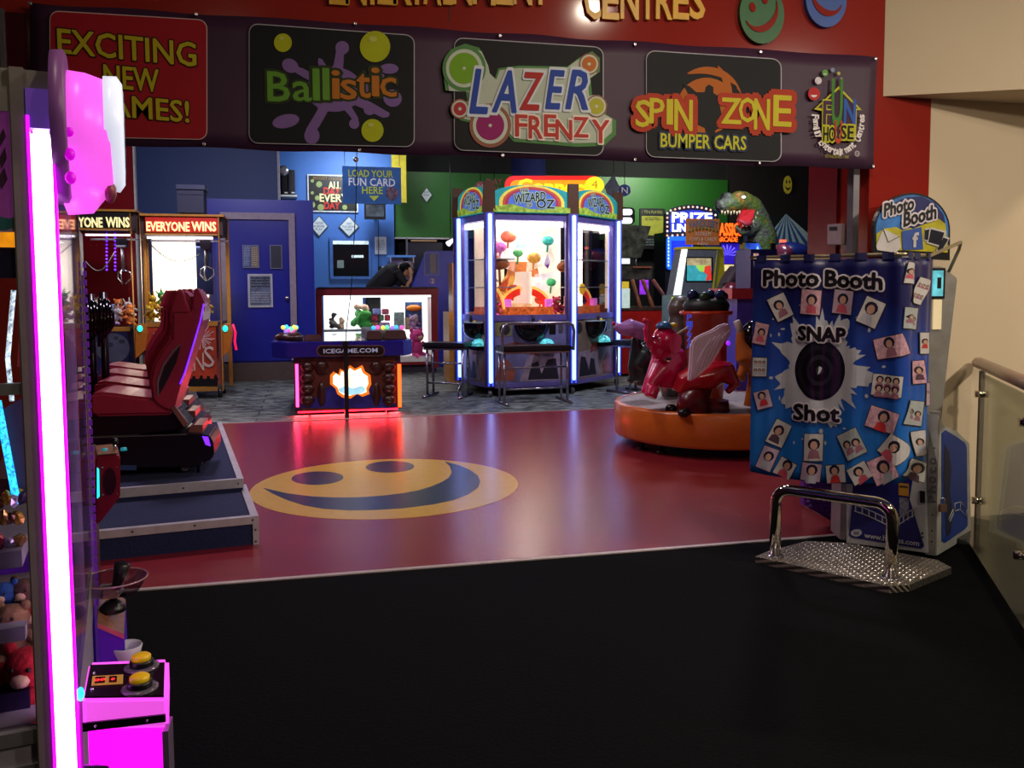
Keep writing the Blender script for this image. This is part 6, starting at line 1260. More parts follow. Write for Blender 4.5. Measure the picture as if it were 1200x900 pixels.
k_.tube([p(838,442,.06), p(843,425,.08), p(845,405,.1), p(850,388,.1)], [.11,.085,.06,.04], 14); k_.tube([p(850,430,-.02), p(856,450,-.08), p(846,458,-.1)], [.07,.05,.03], 12); k_.tube([p(850,425,.1), p(853,405,.12), p(848,392,.1)], [.06,.05,.03], 10)
k_.build('body', gm_red, r2, world=True, fuse=.011)
wg = [(801,446),(803,425),(804,405),(808,396),(818,391),(830,386),(838,381),(848,378),(853,383),(852,392),(845,400),(838,412),(830,424),(820,434),(810,442)]
wpar = MB(); wpar.prism([p(x, y, -.11+.0006*(x-800)) for x, y in wg], (0,.05,0)); wo = wpar.build('wing', mat('wing_white', '#e0cce0', .35, noise=.06), r2, world=True, bevel=.014)
for i in range(5):
    mb = MB(); mb.tube([p(805+i*5, 441-i*4, -.118), p(812+i*7, 418-i*6, -.122), p(826+i*5.5, 396-i*2.5, -.115)], [.003,.006,.003], 6); mb.build('feather_ridge', mat('wing_white'), wo, world=True)
mb = MB(); mb.tube([V((p(820,0).x, Y+.05, .378)), V((p(820,0).x, Y+.05, .5)), p(832,452,.1)], [.16,.14,.08], 16); mb.build('saddle_base', mat('base_red', '#5a0c14', .3), r2, world=True)
mb = MB(); mb.tube([V((p(845,0).x, Y+.05, .378)), V((p(845,0).x, Y+.05, .5))], [.15,.13], 16); mb.build('saddle_base', mat('base_red'), r2, world=True)
MB().ball(V((p(803,0).x, Y-.05, .41)), (.06,.05,.04), 10).build('mount_boot', black, r2, world=True); MB().ball(p(852,402,-.02), (.022,.02,.022), 8).build('violet_lamp', emi('lamp_violet', '#8a20e0', 1.5, noise=0), r2, world=True)
Y = 8.0; p = RP_(Y)
r3 = thing('dragon_ride', 'dark green carousel ride with lilac head left of the pink elephant', 'kiddie ride', (p(745,455).x+.12, Y, .378))
k_ = MB(); k_.tube([p(746,445), p(742,430), p(745,412), p(746,396)], [.07,.06,.055,.05], 12); k_.tube([p(747,432), p(756,420), p(766,410,.05)], [.1,.13,.12], 12); k_.tube([p(737,448), p(743,441), p(750,432)], [.035,.045,.05], 10); k_.tube([p(752,432), p(756,450)], [.1,.09], 10)
k_.build('body', mat('ride_green', '#1c2a2a', .3, noise=.2, coat=.4), r3, world=True, fuse=.013)
mb = MB(); mb.tube([p(720,381), p(727,385), p(738,384), p(748,386), p(749,398)], [.03,.06,.09,.085,.05], 12); mb.build('head', mat('ride_lilac', '#a070b8', .3, coat=.4), r3, world=True, fuse=.012); MB().ball(p(719,379), .02, 8).build('nose', gm_pink, r3, world=True)
Y = 8.25; p = RP_(Y)
r4 = thing('green_animal_ride', 'dark green eared carousel ride behind the central orange bucket', 'kiddie ride', (p(797,420).x, Y, .378))
k_ = MB(); k_.ball(p(797,362), (.13,.13,.14), 14); k_.tube([p(797,365), p(797,390), V((p(797,0).x, Y, .5)), V((p(797,0).x, Y, .38))], [.1,.15,.16,.16], 12); k_.tube([p(791,355), p(789.5,348)], [.035,.012], 8); k_.tube([p(803,355), p(805,348)], [.035,.012], 8); k_.build('body', mat('ride_mixed', '#4a4238', .4, noise=.6, scale=5, coat=.3), r4, world=True, fuse=.014)
Y = 7.35; p = RP_(Y)
r5 = thing('orange_animal_ride', 'orange carousel ride with a black saddle beside the booth curtain', 'kiddie ride', (p(880,470).x, Y, .378))
k_ = MB(); k_.tube([p(868,388), p(868,400), p(872,415), p(884,420), p(900,420)], [.04,.05,.1,.15,.14], 12); k_.tube([p(872,430), p(868,440), p(872,446)], [.05,.045,.03], 10); k_.tube([p(886,425), p(884,445), V((p(884,0).x, Y, .378))], [.1,.06,.05], 10); k_.build('body', mat('ride_orange', '#b8641c', .3, coat=.4), r5, world=True, fuse=.012)
mb = MB(); mb.ball(p(884,396), (.13,.12,.17), 14); mb.build('saddle', mat('gloss_black'), r5, world=True); mb = MB(); mb.tube([p(863,376), p(867,386), p(867,398)], [.03,.035,.03], 10); mb.build('neck_crest', mat('cream_paint'), r5, world=True)

# ================================================================ PHOTO BOOTH
gal = mat('booth_grey', '#8c8983', .4, .4); bwhite = mat('booth_white', '#b8b6b8', .4); bnavy = mat('booth_navy', '#161a66', .35, noise=.08)
pb = thing('photo_booth', 'grey photo booth with round topped sign and blue side panel against the cream wall', 'photo booth', (3.15, 4.25, 0))
O_ = V((2.989, 4.376, 0)); R_ = V((3.357, 4.036, 0)); bu = (R_-O_).normalized(); bn2 = V((bu.y, -bu.x, 0))    # outward normal
def bf(u, z, o=0): return O_+bu*u+bn2*o+V((0,0,z))
BL_ = (R_-O_).length
MB().prism([bf(0,.04), bf(BL_,.04), bf(BL_,.04,-.12)+V((.0,0,0)), V((3.62,4.55,.04)), V((3.05,4.56,.04))], (0,0,.6)).build('lower_body', gal, pb, world=True)
def bpx(x, y, o=0): return onplane(x, y, O_+bn2*o, bn2)
def bpr(pts, o, th, nm, m, par=None): return MB().prism([bpx(x, y, o) for x, y in pts], -bn2*th).build(nm, m, par or pb, world=True)
bpr([(992,540),(1085,545),(1088,648),(992,636)], .012, .01, 'front_panel', bwhite)
bpr([(1000,545),(1077,548),(1070,560),(1066,585),(1083,640),(1080,643),(998,630),(995,627),(999,585)], .016, .003, 'front_print', bnavy)
for o0, o1 in (((1001,594),(1040,611)), ((1052,611),(1078,596))):
    for k, dy in ((0, -3.2), (1, 4.2)):
        n_ = 7; pts = [(o0[0]+(o1[0]-o0[0])*j/n_, o0[1]+(o1[1]-o0[1])*j/n_+dy+ (1 if o0[0] < 1040 else 1)*4*math.sin(PI*j/n_)*(-.3)) for j in range(n_+1)]
        bpr(pts+[(x, y+1.1) for x, y in pts[::-1]], .019, .002, 'film_edge', bwhite)
    for j in range(5):
        x = o0[0]+(o1[0]-o0[0])*j/5+1; y = o0[1]+(o1[1]-o0[1])*j/5; bpr([(x,y-3),(x+1.2,y-3),(x+1.2,y+4.5),(x,y+4.5)], .019, .002, 'film_frame', bwhite)
bpr(ell(1003.5, 624.5, 6.5, 4.2, 20, rot=-.1), .019, .002, 'oval_logo', bwhite); 
def btext(s, x0, y0, x1, y1, h, o, m, nm='lettering', off=.02):
    a = bpx(x0, y0, o); b = bpx(x1, y1, o); c = (a+b)/2; u = (b-a).normalized(); mb = MB(); textmb(mb, s, lambda p, q: c+u*p+V((0,0,q)), (b-a).length, h, off=off); return mb.build(nm, m, pb, world=True)
btext('lol', 1001, 624, 1006, 624.6, .02, .022, bnavy); btext('www.hotoss.com', 1013, 627, 1077, 637, .03, .02, bwhite)
bpr([(1053,566),(1065,567),(1065,582),(1053,580)], .02, .002, 'orange_notice', mat('notice_orange', '#b07a1c', .5)); bpr([(1054,569),(1064,570),(1064,572),(1054,571)], .0215, .001, 'notice_line', mat('ink_dark', '#2a1c10', .6))
bpr([(1054,583),(1065,584),(1065,606),(1054,604)], .02, .002, 'photo_notice', mat('notice_photo', '#6a6a78', .5, noise=.7, scale=60))
bpr([(1078,575),(1084,576),(1084,590),(1078,589)], .018, .005, 'lock_plate', black)
for y in (625, 629.5): c = bpx(1081, y, .02); MB().ball(c, .006, 8).build('bolt', mat('dark_screw'), pb, world=True)
# upper body and slanted column
YC2 = 4.16
mb = MB(); mb.prism([at(1000,318,YC2), at(1104,312,YC2), at(1123,326,YC2), at(1112,420,YC2), at(1104,493,YC2), at(1104,560,YC2), at(1000,560,YC2)], (.02,.36,0)); mb.build('upper_body', gal, pb, world=True, bevel=.008)
mb = MB(); mb.prism([R_+V((-.05,-.005,.0)), R_+V((-.012,-.008,.0)), R_+V((.0,.03,.0)), R_+V((-.04,.05,.0))], (0,0,.02)); 
mb = MB(); c0 = R_; mb.prism([c0-bu*.05+bn2*.01+V((0,0,.02)), c0+bn2*.01+V((0,0,.02)), c0+V((.03,.03,.02)), c0-bu*.05-bn2*.05+V((0,0,.02))], (0,0,.80)); cb_ = mb.build('corner_column', mat('column_alu', '#8f8d88', .35, .5), pb, world=True)
mb = MB(); a_ = c0-bu*.024+bn2*.013
for i, ch in enumerate('photo'):
    c = a_+V((0,0,.34+.052*i)); textmb(mb, ch, lambda p, q: c+bu*(-q)+V((0,0,p)), .036, .034, off=.02)
mb.build('lettering', mat('ink_column', '#4a4a4c', .5), cb_, world=True)
for z in (.1,.16,.25,.62,.7): MB().ball(c0-bu*.02+bn2*.012+V((0,0,z)), .0045, 6).build('rivet', mat('dark_screw'), cb_, world=True)
MB().box(R_.x+.0, R_.x+.04, R_.y-.03, R_.y-.01, .27, .31).build('padlock', mat('brass'), pb, world=True)
mb = MB(); pc_ = R_+V((.02,-.02,.31)); mb.tube([pc_+V((-.014,0,0)), pc_+V((-.014,0,.028)), pc_+V((0,0,.038)), pc_+V((.014,0,.028)), pc_+V((.014,0,0))], .003, 6); mb.build('padlock_shackle', steel, pb, world=True)
# front facing controls seen past the curtain
px_box('screen_bezel', black, pb, 1094, 314, 1107, 350, YC2-.01, .02); px_box('screen', mat('booth_screen', '#5fb8c8', .3, emit=.7, noise=.3), pb, 1094, 317, 1105, 347, YC2-.015, .01); px_box('screen_digit', black, pb, 1099, 325, 1103, 338, YC2-.018, .004)
px_box('flash_panel', mat('flash_warm', '#d8c8a0', .4, emit=.3, noise=.05), pb, 1094, 351, 1103, 386, YC2-.01, .02)
# side wing
Q_ = V((3.82, 4.32, 0)); wu = (Q_-R_).normalized(); wn_ = V((wu.y, -wu.x, 0)); WL = (Q_-R_).length
def wpx(x, y, o=0): return onplane(x, y, R_+wn_*o, wn_)
mb = MB(); mb.prism([wpx(1099,486), wpx(1105,498), wpx(1122,506), wpx(1136,520), wpx(1138,627), wpx(1098,651)], -wn_*.2); mb.build('side_wing', bwhite, pb, world=True)
MB().prism([wpx(x, y, .004) for x, y in [(1104,508),(1108,504),(1120,511),(1131,519),(1133,524),(1134,616),(1131,620),(1108,636),(1104,634)]], -wn_*.003).build('side_print', mat('booth_blue', '#123a9c', .4, noise=.15, scale=4), pb, world=True)
MB().prism([wpx(x, y, .0055) for x, y in [(1107,520),(1112,530),(1115,550),(1113,575),(1117,600),(1114,625),(1109,630),(1108,600),(1106,560)]], -wn_*.001).build('side_figure_print', mat('booth_shade', '#101440', .4), pb, world=True)
for pts in ([(1119,590),(1126,588),(1133,597),(1133,606),(1125,597),(1119,599)], [(1112,608),(1117,597),(1117.5,601),(1113,612)]):
    q = [wpx(x, y, .0065) for x, y in pts]; n_ = len(q)
    mb = MB()
    for i in range(n_): mb.tube([q[i], q[(i+1) % n_]], .0025, 5)
    mb.tube([q[1], q[-2]], .002, 5); mb.build('film_frame', bwhite, pb, world=True)
for p_ in (Q_-wu*.05-wn_*.05, R_+wu*.05-wn_*.1, V((3.1,4.4,0))): MB().cyl(p_, p_+V((0,0,.06)), .022, 10).build('foot', steel, pb, world=True)
# violet quilted panel
mb = MB(); pq = [at(942,560,4.78), at(988,560,4.78), at(988,618,4.78), at(942,592,4.78)]
mb.prism(pq, (0,.04,0)); vq = mb.build('quilted_panel', mat('quilt_violet', '#6a2ca0', .35, coat=.2), pb, world=True)
mb = MB()
for i in range(8):
    for j in range(11):
        x = 944.5+i*5.8+(2.9 if j % 2 else 0); y = 562+j*5.2
        if y > 589+(x-942)*.52 or x > 986: continue
        c = at(x, y, 4.772); r_ = at(x+2.7, y, 4.772)-c; r_ = r_.length; mb.add([c+V((-r_,.006,0)), c+V((0,.006,-r_)), c+V((r_,.006,0)), c+V((0,.006,r_)), c+V((0,-.008,0))], [(0,1,4),(1,2,4),(2,3,4),(3,0,4)])
mb.build('quilt_diamonds', mat('quilt_violet'), vq, world=True)
# round topped sign
YS2 = 4.42
def sgp(pts, dy, nm, m, par=None, d=.003): mb = MB(); fpoly(mb, pts, YS2-dy, d); return mb.build(nm, m, par or pb, world=True)
outl = [(1113,305),(1025,300)]+[(1069-44.5*math.cos(a), 270-44*math.sin(a)) for a in [PI*k/24 for k in range(25)]]
sb = sgp(outl, 0, 'sign_board', black, d=.03)
inn = [(1110.5,296),(1027.5,292)]+[(1069-42.5*math.cos(a), 270-41.5*math.sin(a)) for a in [PI*k/24 for k in range(25)]]
sgp(inn, .003, 'sign_print', mat('sign_sky', '#2a6ab0', .4, noise=.5, scale=6), sb)
sgp([(1038,247),(1050,237),(1062,231),(1080,230),(1096,238),(1106,252),(1108,262),(1100,256),(1085,262),(1070,268),(1055,262),(1060,250),(1046,252)], .006, 'sign_navy_splash', mat('splash_navy', '#141a5a', .4), sb)
sgp([(1027,274),(1036,268),(1050,266),(1058,270),(1080,262),(1092,260),(1100,252),(1108,262),(1110.5,284),(1110.5,296),(1027.5,292)], .005, 'sign_yellow_splash', mat('splash_yellow', '#a8a01c', .4, noise=.2), sb)
for s, x, y, wd, h in (('Photo', 1053.5, 242, 34, 13), ('Booth', 1078, 252.5, 37, 14)):
    c = at(x, y, YS2-.012); sc_ = (at(x+10,y,YS2).x-at(x,y,YS2).x)/10
    mb = MB()
    for j in range(10): textmb(mb, s, front((c.x+1.9*sc_*math.cos(j*PI/5), c.y-j*.0001, c.z+1.9*sc_*math.sin(j*PI/5))), wd*sc_, h*sc_, off=.03, slant=.24)
    mb.build('lettering_outline', mat('ink_pale', '#c8c0c8', .5), sb, world=True); mb = MB(); textmb(mb, s, front((c.x, c.y-.004, c.z)), wd*sc_, h*sc_, off=.03, slant=.24); mb.build('lettering', black, sb, world=True)
ev = sgp([(1027,288),(1035,268),(1054,277),(1056,290),(1050,296),(1028,293)], .009, 'envelope', mat('paper_white', '#b4b0b0', .5), sb); mb = MB(); mb.tube([at(1035,268,YS2-.011), at(1041,284,YS2-.011), at(1054,277,YS2-.011)], .0022, 5); mb.build('envelope_flap', mat('ink_dark'), ev, world=True)
ft = sgp([(1057,271),(1080,266),(1082,292),(1058,293)], .011, 'blue_tile', mat('tile_blue', '#2c4a94', .4), sb); c = at(1073,281,YS2-.015); mb = MB(); textmb(mb, 'f', front(c), .035, .08, off=.03); mb.build('lettering', mat('paper_white'), ft, world=True)
for i, pts in enumerate(([(1084,268),(1090,267),(1088,283),(1083,282)], [(1090,266),(1109,271),(1103,290),(1086,285)], [(1106,276),(1113,279),(1103,296),(1097,294)])):
    cx_ = sum(p[0] for p in pts)/4; cy_ = sum(p[1] for p in pts)/4; ph = sgp(pts, .010+.002*i, 'photo_card', mat('paper_white'), sb); sgp([(cx_+(x-cx_)*.8, cy_+(y-cy_)*.78) for x, y in pts], .0125+.002*i, 'photo_image', mat('ink_night', '#1a1c28', .3), ph)
mb = MB(); mb.cyl(V((at(1069,0,YS2).x, YS2+.015, at(1069,310,YS2).z-.12)), V((at(1069,0,YS2).x, YS2+.015, at(1069,300,YS2).z)), .03, 10); mb.build('sign_post', gal, pb, world=True)

# plate and chrome rail
zp = .035
sp_ = thing('step_plate', 'patterned steel floor plate with a chrome hoop rail before the photo booth', 'floor plate', (2.75, 4.0, 0))
pts = [gp(x, y, zp) for x, y in ((885,652),(900,646),(945,634),(990,636),(1098,656),(1115,665),(1066,685),(1042,687))]
MB().prism(pts, (0,0,-zp)).build('plate', platemat('tread_plate', '#a09890', 60), sp_, world=True)
# raised tread lozenges
mb = MB(); up = (pts[7]-pts[0]).normalized(); vp = V((-up.y, up.x, 0))
def inside(p):
    ok = False; n = len(pts)
    for i in range(n):
        a, b = pts[i], pts[(i+1) % n]
        if (a.y > p.y) != (b.y > p.y) and p.x < (b.x-a.x)*(p.y-a.y)/(b.y-a.y)+a.x: ok = not ok
    return ok
for i in range(-2, 40):
    for j in range(-2, 30):
        c = pts[0]+up*(i*.026+.008)+vp*(j*.026+.01)
        if inside(c) and inside(c+up*.011) and inside(c-up*.011): d_ = up if (i+j) % 2 else vp; e_ = vp if (i+j) % 2 else up; z_ = V((0,0,.004)); mb.add([c-d_*.011, c-e_*.006, c+d_*.011, c+e_*.006, c+z_], [(0,1,4),(1,2,4),(2,3,4),(3,0,4)])
o = mb.build('tread_studs', mat('tread_steel', '#a8a096', .25, .85), sp_, world=True); o['kind'] = 'stuff'
Lb = gp(908,651,zp); Rb = gp(1044,677,zp); du = (Rb-Lb).normalized(); hh = .375
ptsr = [Lb]+[Lb+V((0,0,hh-.08))]
for k in range(1, 7): a = PI/2*k/6; ptsr.append(Lb+V((0,0,hh-.08))+du*(.08-.08*math.cos(a))+V((0,0,.08*math.sin(a))))
for k in range(0, 7): a = PI/2*k/6; ptsr.append(Rb+V((0,0,hh-.08))-du*.08+du*(.08*math.sin(a))+V((0,0,.08*math.cos(a))))
ptsr.append(Rb); MB().tube(ptsr, .030, 20).build('hoop_rail', mat('chrome', '#c8c0b0', .07, 1.0, noise=0), sp_, world=True)
for b_ in (Lb, Rb): MB().lathe([(.05,0),(.045,.006),(.03,.008)], b_, 20).build('rail_flange', chrome, sp_, world=True)

# ================================================================ CURTAIN
cA, cB, cC = V((2.31,4.2,0)), V((2.80,3.63,0)), V((3.12,3.83,0))
L1 = (cB-cA).length; L2 = (cC-cB).length
def line(s):
    if s < L1: return cA.lerp(cB, s/L1)
    return cB.lerp(cC, (s-L1)/L2)
def cpt(s, off=0, z=1):
    p = V(); 
    for k in range(-4, 5): p += line(s+k*.012)
    p /= 9; t = V(); q = V()
    for k in range(-4, 5): q += line(s+.01+k*.012)
    t = (q/9-p).normalized(); n = V((t.y, -t.x, 0))
    w_ = .007*math.sin(s*26)+.0025*math.sin(s*61+1) + .004*math.sin(s*13+z*3)
    return p+n*(w_+off)+V((0,0,z))
ct = thing('booth_curtain', 'blue printed Photo Booth curtain with snapshots and a big camera lens', 'curtain', (2.6, 3.9, 0))
def topz(s): return 1.655+.0*s
def botz(s): return .515+.03*max(0, s-.2)-.02*math.sin(s*5)
ZT = at(960,306,line(L1*.45).y).z; zt0 = at(886,306,4.2).z
def curtmat():
    M = bpy.data.materials.new('curtain_print'); M.use_nodes = True; nt = M.node_tree; b = nt.nodes['Principled BSDF']
    tc = nt.nodes.new('ShaderNodeTexCoord'); sx = nt.nodes.new('ShaderNodeSeparateXYZ'); n = nt.nodes.new('ShaderNodeTexNoise'); n.inputs['Scale'].default_value = 5
    ad = nt.nodes.new('ShaderNodeMath'); ad.operation = 'MULTIPLY_ADD'; ad.inputs[1].default_value = .18
    r = nt.nodes.new('ShaderNodeValToRGB'); e = r.color_ramp.elements; e[0].position = .55; e[0].color = lin('#1763b4')+[1]; e[1].position = 1.0; e[1].color = lin('#10144e')+[1]
    r.color_ramp.elements.new(.78).color = lin('#17409a')+[1]
    mu = nt.nodes.new('ShaderNodeMath'); mu.operation = 'MULTIPLY'; mu.inputs[1].default_value = .62
    nt.links.new(tc.outputs['Object'], sx.inputs[0]); nt.links.new(tc.outputs['Object'], n.inputs['Vector']); nt.links.new(n.outputs['Fac'], ad.inputs[0]); nt.links.new(sx.outputs['Z'], mu.inputs[0]); nt.links.new(mu.outputs[0], ad.inputs[2])
    nt.links.new(ad.outputs[0], r.inputs[0]); nt.links.new(r.outputs[0], b.inputs['Base Color']); b.inputs['Roughness'].default_value = .38; return M
mb = MB(); NS = 130; NZ = 24; LT = L1+L2; vs = []
for j in range(NZ+1):
    for i in range(NS+1):
        s = LT*i/NS; z = zt0*(1-j/NZ)+botz(s)*j/NZ; vs.append(cpt(s, 0, z))
k = len(vs); fs = [(j*(NS+1)+i, j*(NS+1)+i+1, (j+1)*(NS+1)+i+1, (j+1)*(NS+1)+i) for j in range(NZ) for i in range(NS)]
mb.add(vs, fs, True)
cu = mb.build('curtain_sheet', curtmat(), ct, world=True)
sol = cu.modifiers.new('t', 'SOLIDIFY'); sol.thickness = .003
for i in range(9):
    s0 = .02+i*LT/9; mb = MB(); s1 = s0+.055
    a = [cpt(s0+(s1-s0)*t/4, .006, zt0-.006) for t in range(5)]; b = [cpt(s0+(s1-s0)*t/4, .004, zt0+.028) for t in range(5)]; c_ = [cpt(s0+(s1-s0)*t/4, -.02, zt0+.028) for t in range(5)]
    for t in range(4): mb.quad(a[t], a[t+1], b[t+1], b[t]); mb.quad(b[t], b[t+1], c_[t+1], c_[t])
    mb.build('curtain_tab', mat('tab_navy', '#10154a', .5), ct, world=True)
rp_ = [cpt(.0-.02+LT*i/20, -.008, zt0+.018)*1 for i in range(21)]
for p_ in rp_: p_.z = zt0+.018
e1 = at(1126,284,3.95); rp_ += [e1, at(1124,292,3.98), at(1112,318,4.12)]
MB().tube([V((O_.x-.1, O_.y-.02, zt0+.018))]+rp_, .009, 10).build('curtain_rod', mat('brass_rod', '#a89c80', .3, .7), ct, world=True)
na = (cB-cA).normalized(); nA = V((na.y, -na.x, 0)); nb_ = (cC-cB).normalized(); nB = V((nb_.y, -nb_.x, 0))
def px2sz(x, y):
    if x < 1061: p = onplane(x, y, cA, nA); return ((p-cA).dot(na), p.z)
    p = onplane(x, y, cB, nB); return (L1+(p-cB).dot(nb_), p.z)
def cprint(polys, nm, mts, off, par=None, step=.02):
    bm = bmesh.new()
    for mi, pl2 in polys:
        f = bm.faces.new([bm.verts.new((s, z, 0)) for s, z in pl2]); f.material_index = mi
    s_ = 0.0
    while s_ < LT:
        bmesh.ops.bisect_plane(bm, geom=bm.verts[:]+bm.edges[:]+bm.faces[:], plane_co=(s_, 0, 0), plane_no=(1, 0, 0)); s_ += step
    r = ct; iM = ROOTM[r.name].inverted()
    for v in bm.verts: v.co = iM @ cpt(v.co.x, off, v.co.y)
    me = bpy.data.meshes.new(nm); bm.to_mesh(me); bm.free()
    for m_ in mts: me.materials.append(m_)
    o = bpy.data.objects.new(nm, me); COL.objects.link(o); o.parent = par or ct; return o
def pxpoly(pts): return [px2sz(x, y) for x, y in pts]
rnd = random.Random(11)
sps = []
for k in range(110):
    a = 2*PI*k/110; r_ = 1+.16*math.sin(5*a+1)+.16*math.sin(11*a)+rnd.uniform(-.12,.30)*(k % 2); r_ = max(.8, r_); sps.append((962+47*r_*math.cos(a), 434+55*r_*math.sin(a)))
spm = mat('splash_white', '#a8aab4', .5, noise=.1, scale=8)
cprint([(0, pxpoly(sps))], 'splash_print', [spm], .002)
dr_ = []
for i in range(26): a = rnd.uniform(0, 6.28); r_ = rnd.uniform(1.2, 1.7); dr_.append((0, pxpoly(ell(962+47*r_*math.cos(a)*.95, 434+55*r_*math.sin(a), rnd.uniform(.8,3), rnd.uniform(.8,3), 8))))
cprint([p for p in dr_ if max(q[0] for q in p[1]) < L1 and min(q[1] for q in p[1]) > .6], 'splash_drops', [spm], .0022)
for rx, ry, col, off in ((29.3,35,'#0c0c12',.003),(26,31.5,'#17171e',.0036),(20,24,'#0b0b10',.0042),(15,18,'#202028',.0048),(11,13,'#08080c',.0054),(4,5,'#2a2a3a',.006)):
    cprint([(0, pxpoly(ell(961, 434, rx, ry, 40)))], 'lens_ring', [mat('lens_'+col.strip('#'), col, .25, noise=.05)], off)
cprint([(0, pxpoly([(960.5,429),(964,431),(962,436),(959,439)]))], 'lens_gleam', [mat('paper_white')], .0065)
def ctext(s, x0, x1, y, h, slope, out=True, off=.03, hz=None):
    a = px2sz(x0, y); b = px2sz(x1, y+slope); mx_ = (a[0]+b[0])/2; mz = (a[1]+b[1])/2; wd = b[0]-a[0]; sl = (b[1]-a[1])/wd
    for lay in ((1, 0) if out else (0,)):
        polys = []
        for j in range(10 if lay else 7):
            vs, fs = tmesh(s, 0); x0_ = min(p.x for p in vs); x1_ = max(p.x for p in vs); y0_ = min(p.y for p in vs); y1_ = max(p.y for p in vs)
            dx, dz = ((.0135*math.cos(j*PI/5), .0135*math.sin(j*PI/5)) if lay else (.0045*math.cos(j*PI/3.5), .0045*math.sin(j*PI/3.5)))
            iM = ROOTM[ct.name].inverted()
            mbx = MB(); mbx.add([cpt(mx_+((p.x-x0_)/(x1_-x0_)-.5)*wd+dx, (.0092+.00005*j) if lay else .0125+.00005*j, mz+((p.y-y0_)/(y1_-y0_)-.5)*h+sl*((p.x-x0_)/(x1_-x0_)-.5)*wd+dz) for p in vs], fs); polys.append(mbx)
        M_ = MB()
        for q in polys: M_.add(q.v, q.f)
        M_.build('lettering_outline' if lay else 'lettering', mat('ink_pale') if lay else black, ct, world=True)
ctext('Photo', 896, 960, 326, .08, 0, off=.02); ctext('Booth', 968, 1034, 326, .078, 4, off=.02)
ctext('SNAP', 937, 991, 390, .07, 3, off=.015); ctext('Shot', 931, 984, 482, .08, 3, off=.015)
cards = [(915,360,22,30,-.45,0),(951,354,24,30,.08,1),(988,354,24,29,.12,2),(1021,366,25,33,.42,0),(892,391,17,26,.2,1),(891,430,18,23,.03,3),(1043,406,36,25,-.22,1),(1040,452,37,26,.12,3),(1034,492,36,26,.32,1),(895,468,19,22,-.25,2),(913,508,21,30,.45,0),(954,524,23,33,.03,0),(999,520,26,33,-.45,4),(1047,527,30,27,.7,0),(1035,550,30,32,-.4,1),(900,537,19,28,.4,2),(920,549,22,22,.5,0),(951,553,24,22,.15,2),(980,555,24,22,-.08,0),(1008,554,24,22,-.5,0),
 (1066,320,12,26,.15,0),(1078,341,14,32,.4,3),(1067,373,16,26,.1,4),(1083,402,13,26,0,0),(1075,436,15,28,-.1,1),(1070,484,18,30,.1,4),(1076,519,16,30,-.2,0),(1073,551,20,24,.35,0),(1087,462,7,28,0,2)]
hairs = mat('ink_night'); skinp = mat('skin_print', '#b08878', .5); bod = [mat('cloth_print_0', '#a0a0ac', .5), mat('cloth_print_1', '#b04a5a', .5), mat('cloth_print_2', '#4a3040', .5), mat('cloth_print_3', '#8a5a6a', .5), mat('cloth_print_4', '#b02a2a', .5)]
pap = [mat('paper_white'), mat('paper_pink', '#b88e9c', .5, noise=.3, scale=50), mat('paper_mauve', '#a890a4', .5), mat('paper_white'), mat('paper_grey', '#9aa0a0', .5)]
for x, y, w_, h_, rot, kd in cards:
    def rp2(px, py): return (x+px*math.cos(rot)-py*math.sin(rot), y+px*math.sin(rot)+py*math.cos(rot))
    def R4(a, b, c, d): return pxpoly([rp2(a,b), rp2(c,b), rp2(c,d), rp2(a,d)])
    bd = cprint([(0, R4(-w_/2,-h_/2,w_/2,h_/2))], 'snapshot', [mat('ink_dark')], .0068)
    cprint([(0, R4(-w_/2+.7,-h_/2+.7,w_/2-.7,h_/2-.7))], 'snapshot_paper', [pap[kd]], .0078, bd)
    pol = []; 
    heads = [(rnd.uniform(-2,2),-2+rnd.uniform(-2,1),min(w_,h_)*rnd.uniform(.19,.24))] if kd in (0,1,2) else ([(i*w_*.26-w_*.26, j*h_*.4-h_*.22, w_*.085) for i in range(3) for j in range(2)] if kd == 3 else [(-w_*.2,-1,w_*.14),(w_*.2,1,w_*.14)])
    p1 = []; p2 = []; p3 = []
    for hx, hy, hr in heads:
        p1.append((0, pxpoly([rp2(hx+hr*1.35*math.cos(a*PI/5), hy-hr*.3+hr*1.35*math.sin(a*PI/5)) for a in range(10)])))
        p2.append((0, pxpoly([rp2(hx+hr*.8*math.cos(a*PI/5), hy+hr*math.sin(a*PI/5)) for a in range(10)])))
        p3.append((0, pxpoly([rp2(hx-hr*1.7, hy+hr*3), rp2(hx-hr*1.2, hy+hr*1.3), rp2(hx, hy+hr*.9), rp2(hx+hr*1.2, hy+hr*1.3), rp2(hx+hr*1.7, hy+hr*3)])))
    if kd != 3: p3 = [(0, [(sum(q[0] for q in pl3)/5+(q[0]-sum(q2[0] for q2 in pl3)/5)*.8, q[1]) for q in pl3]) for _, pl3 in p3]
    oo = (cprint(p3, 'print_clothes', [bod[rnd.randrange(5)]], .0084, bd), cprint(p1, 'print_hair', [hairs], .0088, bd), cprint(p2, 'print_face', [skinp], .0092, bd))
    if len(heads) > 1:
        for q_o in oo: q_o['kind'] = 'stuff'

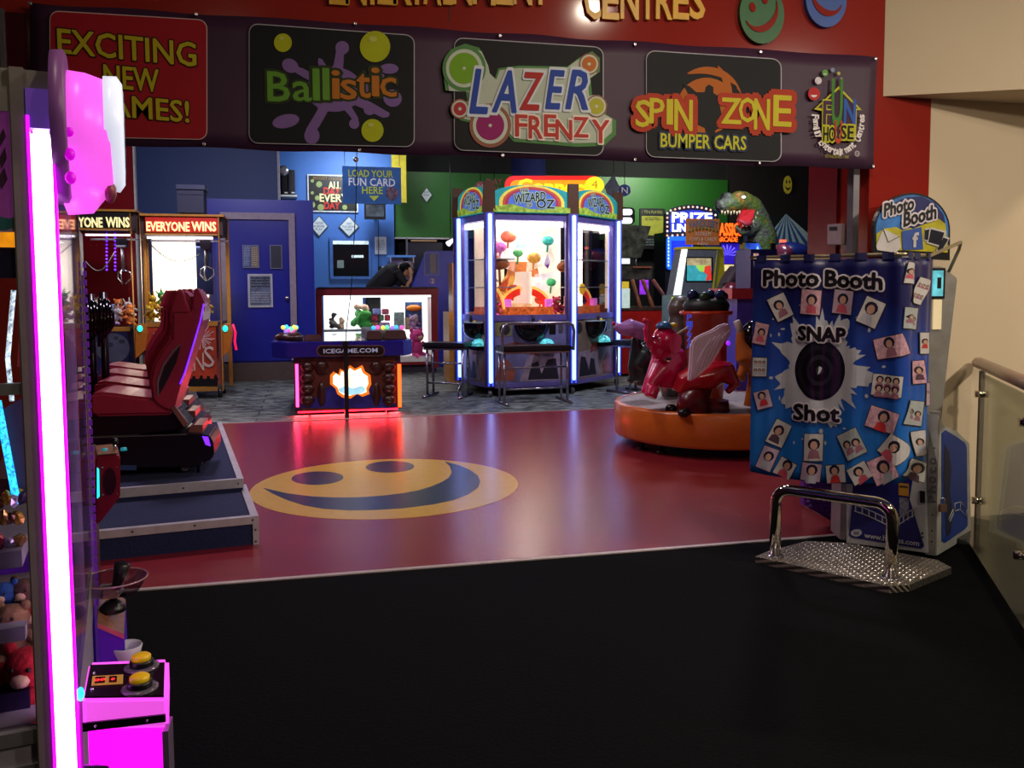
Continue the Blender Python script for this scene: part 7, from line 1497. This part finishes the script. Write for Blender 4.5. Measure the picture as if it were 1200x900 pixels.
# ================================================================ BALUSTRADE
hz = at(1147,425,4.54).z; h0 = at(1147,425,4.54); h1 = gp(1200,448,hz); hd2 = (h1-h0).normalized()
bl = thing('glass_balustrade', 'glass balustrade with a brown rounded handrail at the right edge', 'railing', (h0.x, h0.y-.3, 0))
MB().tube([h0-hd2*.02, h0, h0+hd2*.01, h0+hd2*3], [.02,.036,.042,.042], 20, flat=.8).build('handrail', mat('handrail_wood', '#7c5c50', .3, coat=.3), bl, world=True)
g0 = h0+hd2*.10; g1 = h0+hd2*3; sd = V((hd2.y, -hd2.x, 0))
mb = MB(); mb.prism([V((g0.x,g0.y,-.2)), V((g1.x,g1.y,-.2)), V((g1.x,g1.y,hz-.05)), V((g0.x,g0.y,hz-.05))], sd*.012); mb.build('glass_panel', glassmat('balustrade_glass', '#ecf0ea', .10), bl, world=True)
for t_, z in ((.04, hz-.18), (.05, .20), (.12, .02), (1.2, .2), (1.2, hz-.18)):
    c = V((g0.x,g0.y,z))+V((hd2.x,hd2.y,0))*t_; MB().cyl(c-sd*.03, c+sd*.04, .022, 14).build('glass_clamp', mat('chrome'), bl, world=True)
mb = MB(); c = g0+hd2*.02; mb.box(c.x-.012, c.x+.012, c.y-.012, c.y+.012, .0, hz-.04); mb.build('post', mat('grey_steel'), bl, world=True)
k0 = gp(1135,645,0); k1 = gp(1200,750,0); kd = (k1-k0).normalized()
kb = MB().prism([V((k0.x,4.598,.0)), k0, k0+kd*4, k0+kd*4+V((3,-1,0)), V((7,4.598,0))], (0,0,.045)); struct('trim_8', kb, mat('dark_granite', '#24241f', .12, noise=.4, scale=40))

# ---- alarm keypad on the red return wall
XK = 3.266
kq = [atx(x, y, XK) for x, y in ((974,263),(991,262),(991,287),(974,287))]
kp = thing('alarm_keypad', 'small pale keypad box on the glossy red wall left of the round sign', 'keypad', (XK, (kq[0].y+kq[1].y)/2, kq[3].z))
MB().prism(kq, (-.03, 0, 0)).build('case', mat('keypad_white', '#a8969a', .5), kp, world=True, bevel=.004)
MB().prism([atx(x, y, XK)+V((-.031,0,0)) for x, y in ((977,266),(986,265.5),(986,270),(977,270))], (-.002,0,0)).build('display', mat('ink_night'), kp, world=True)
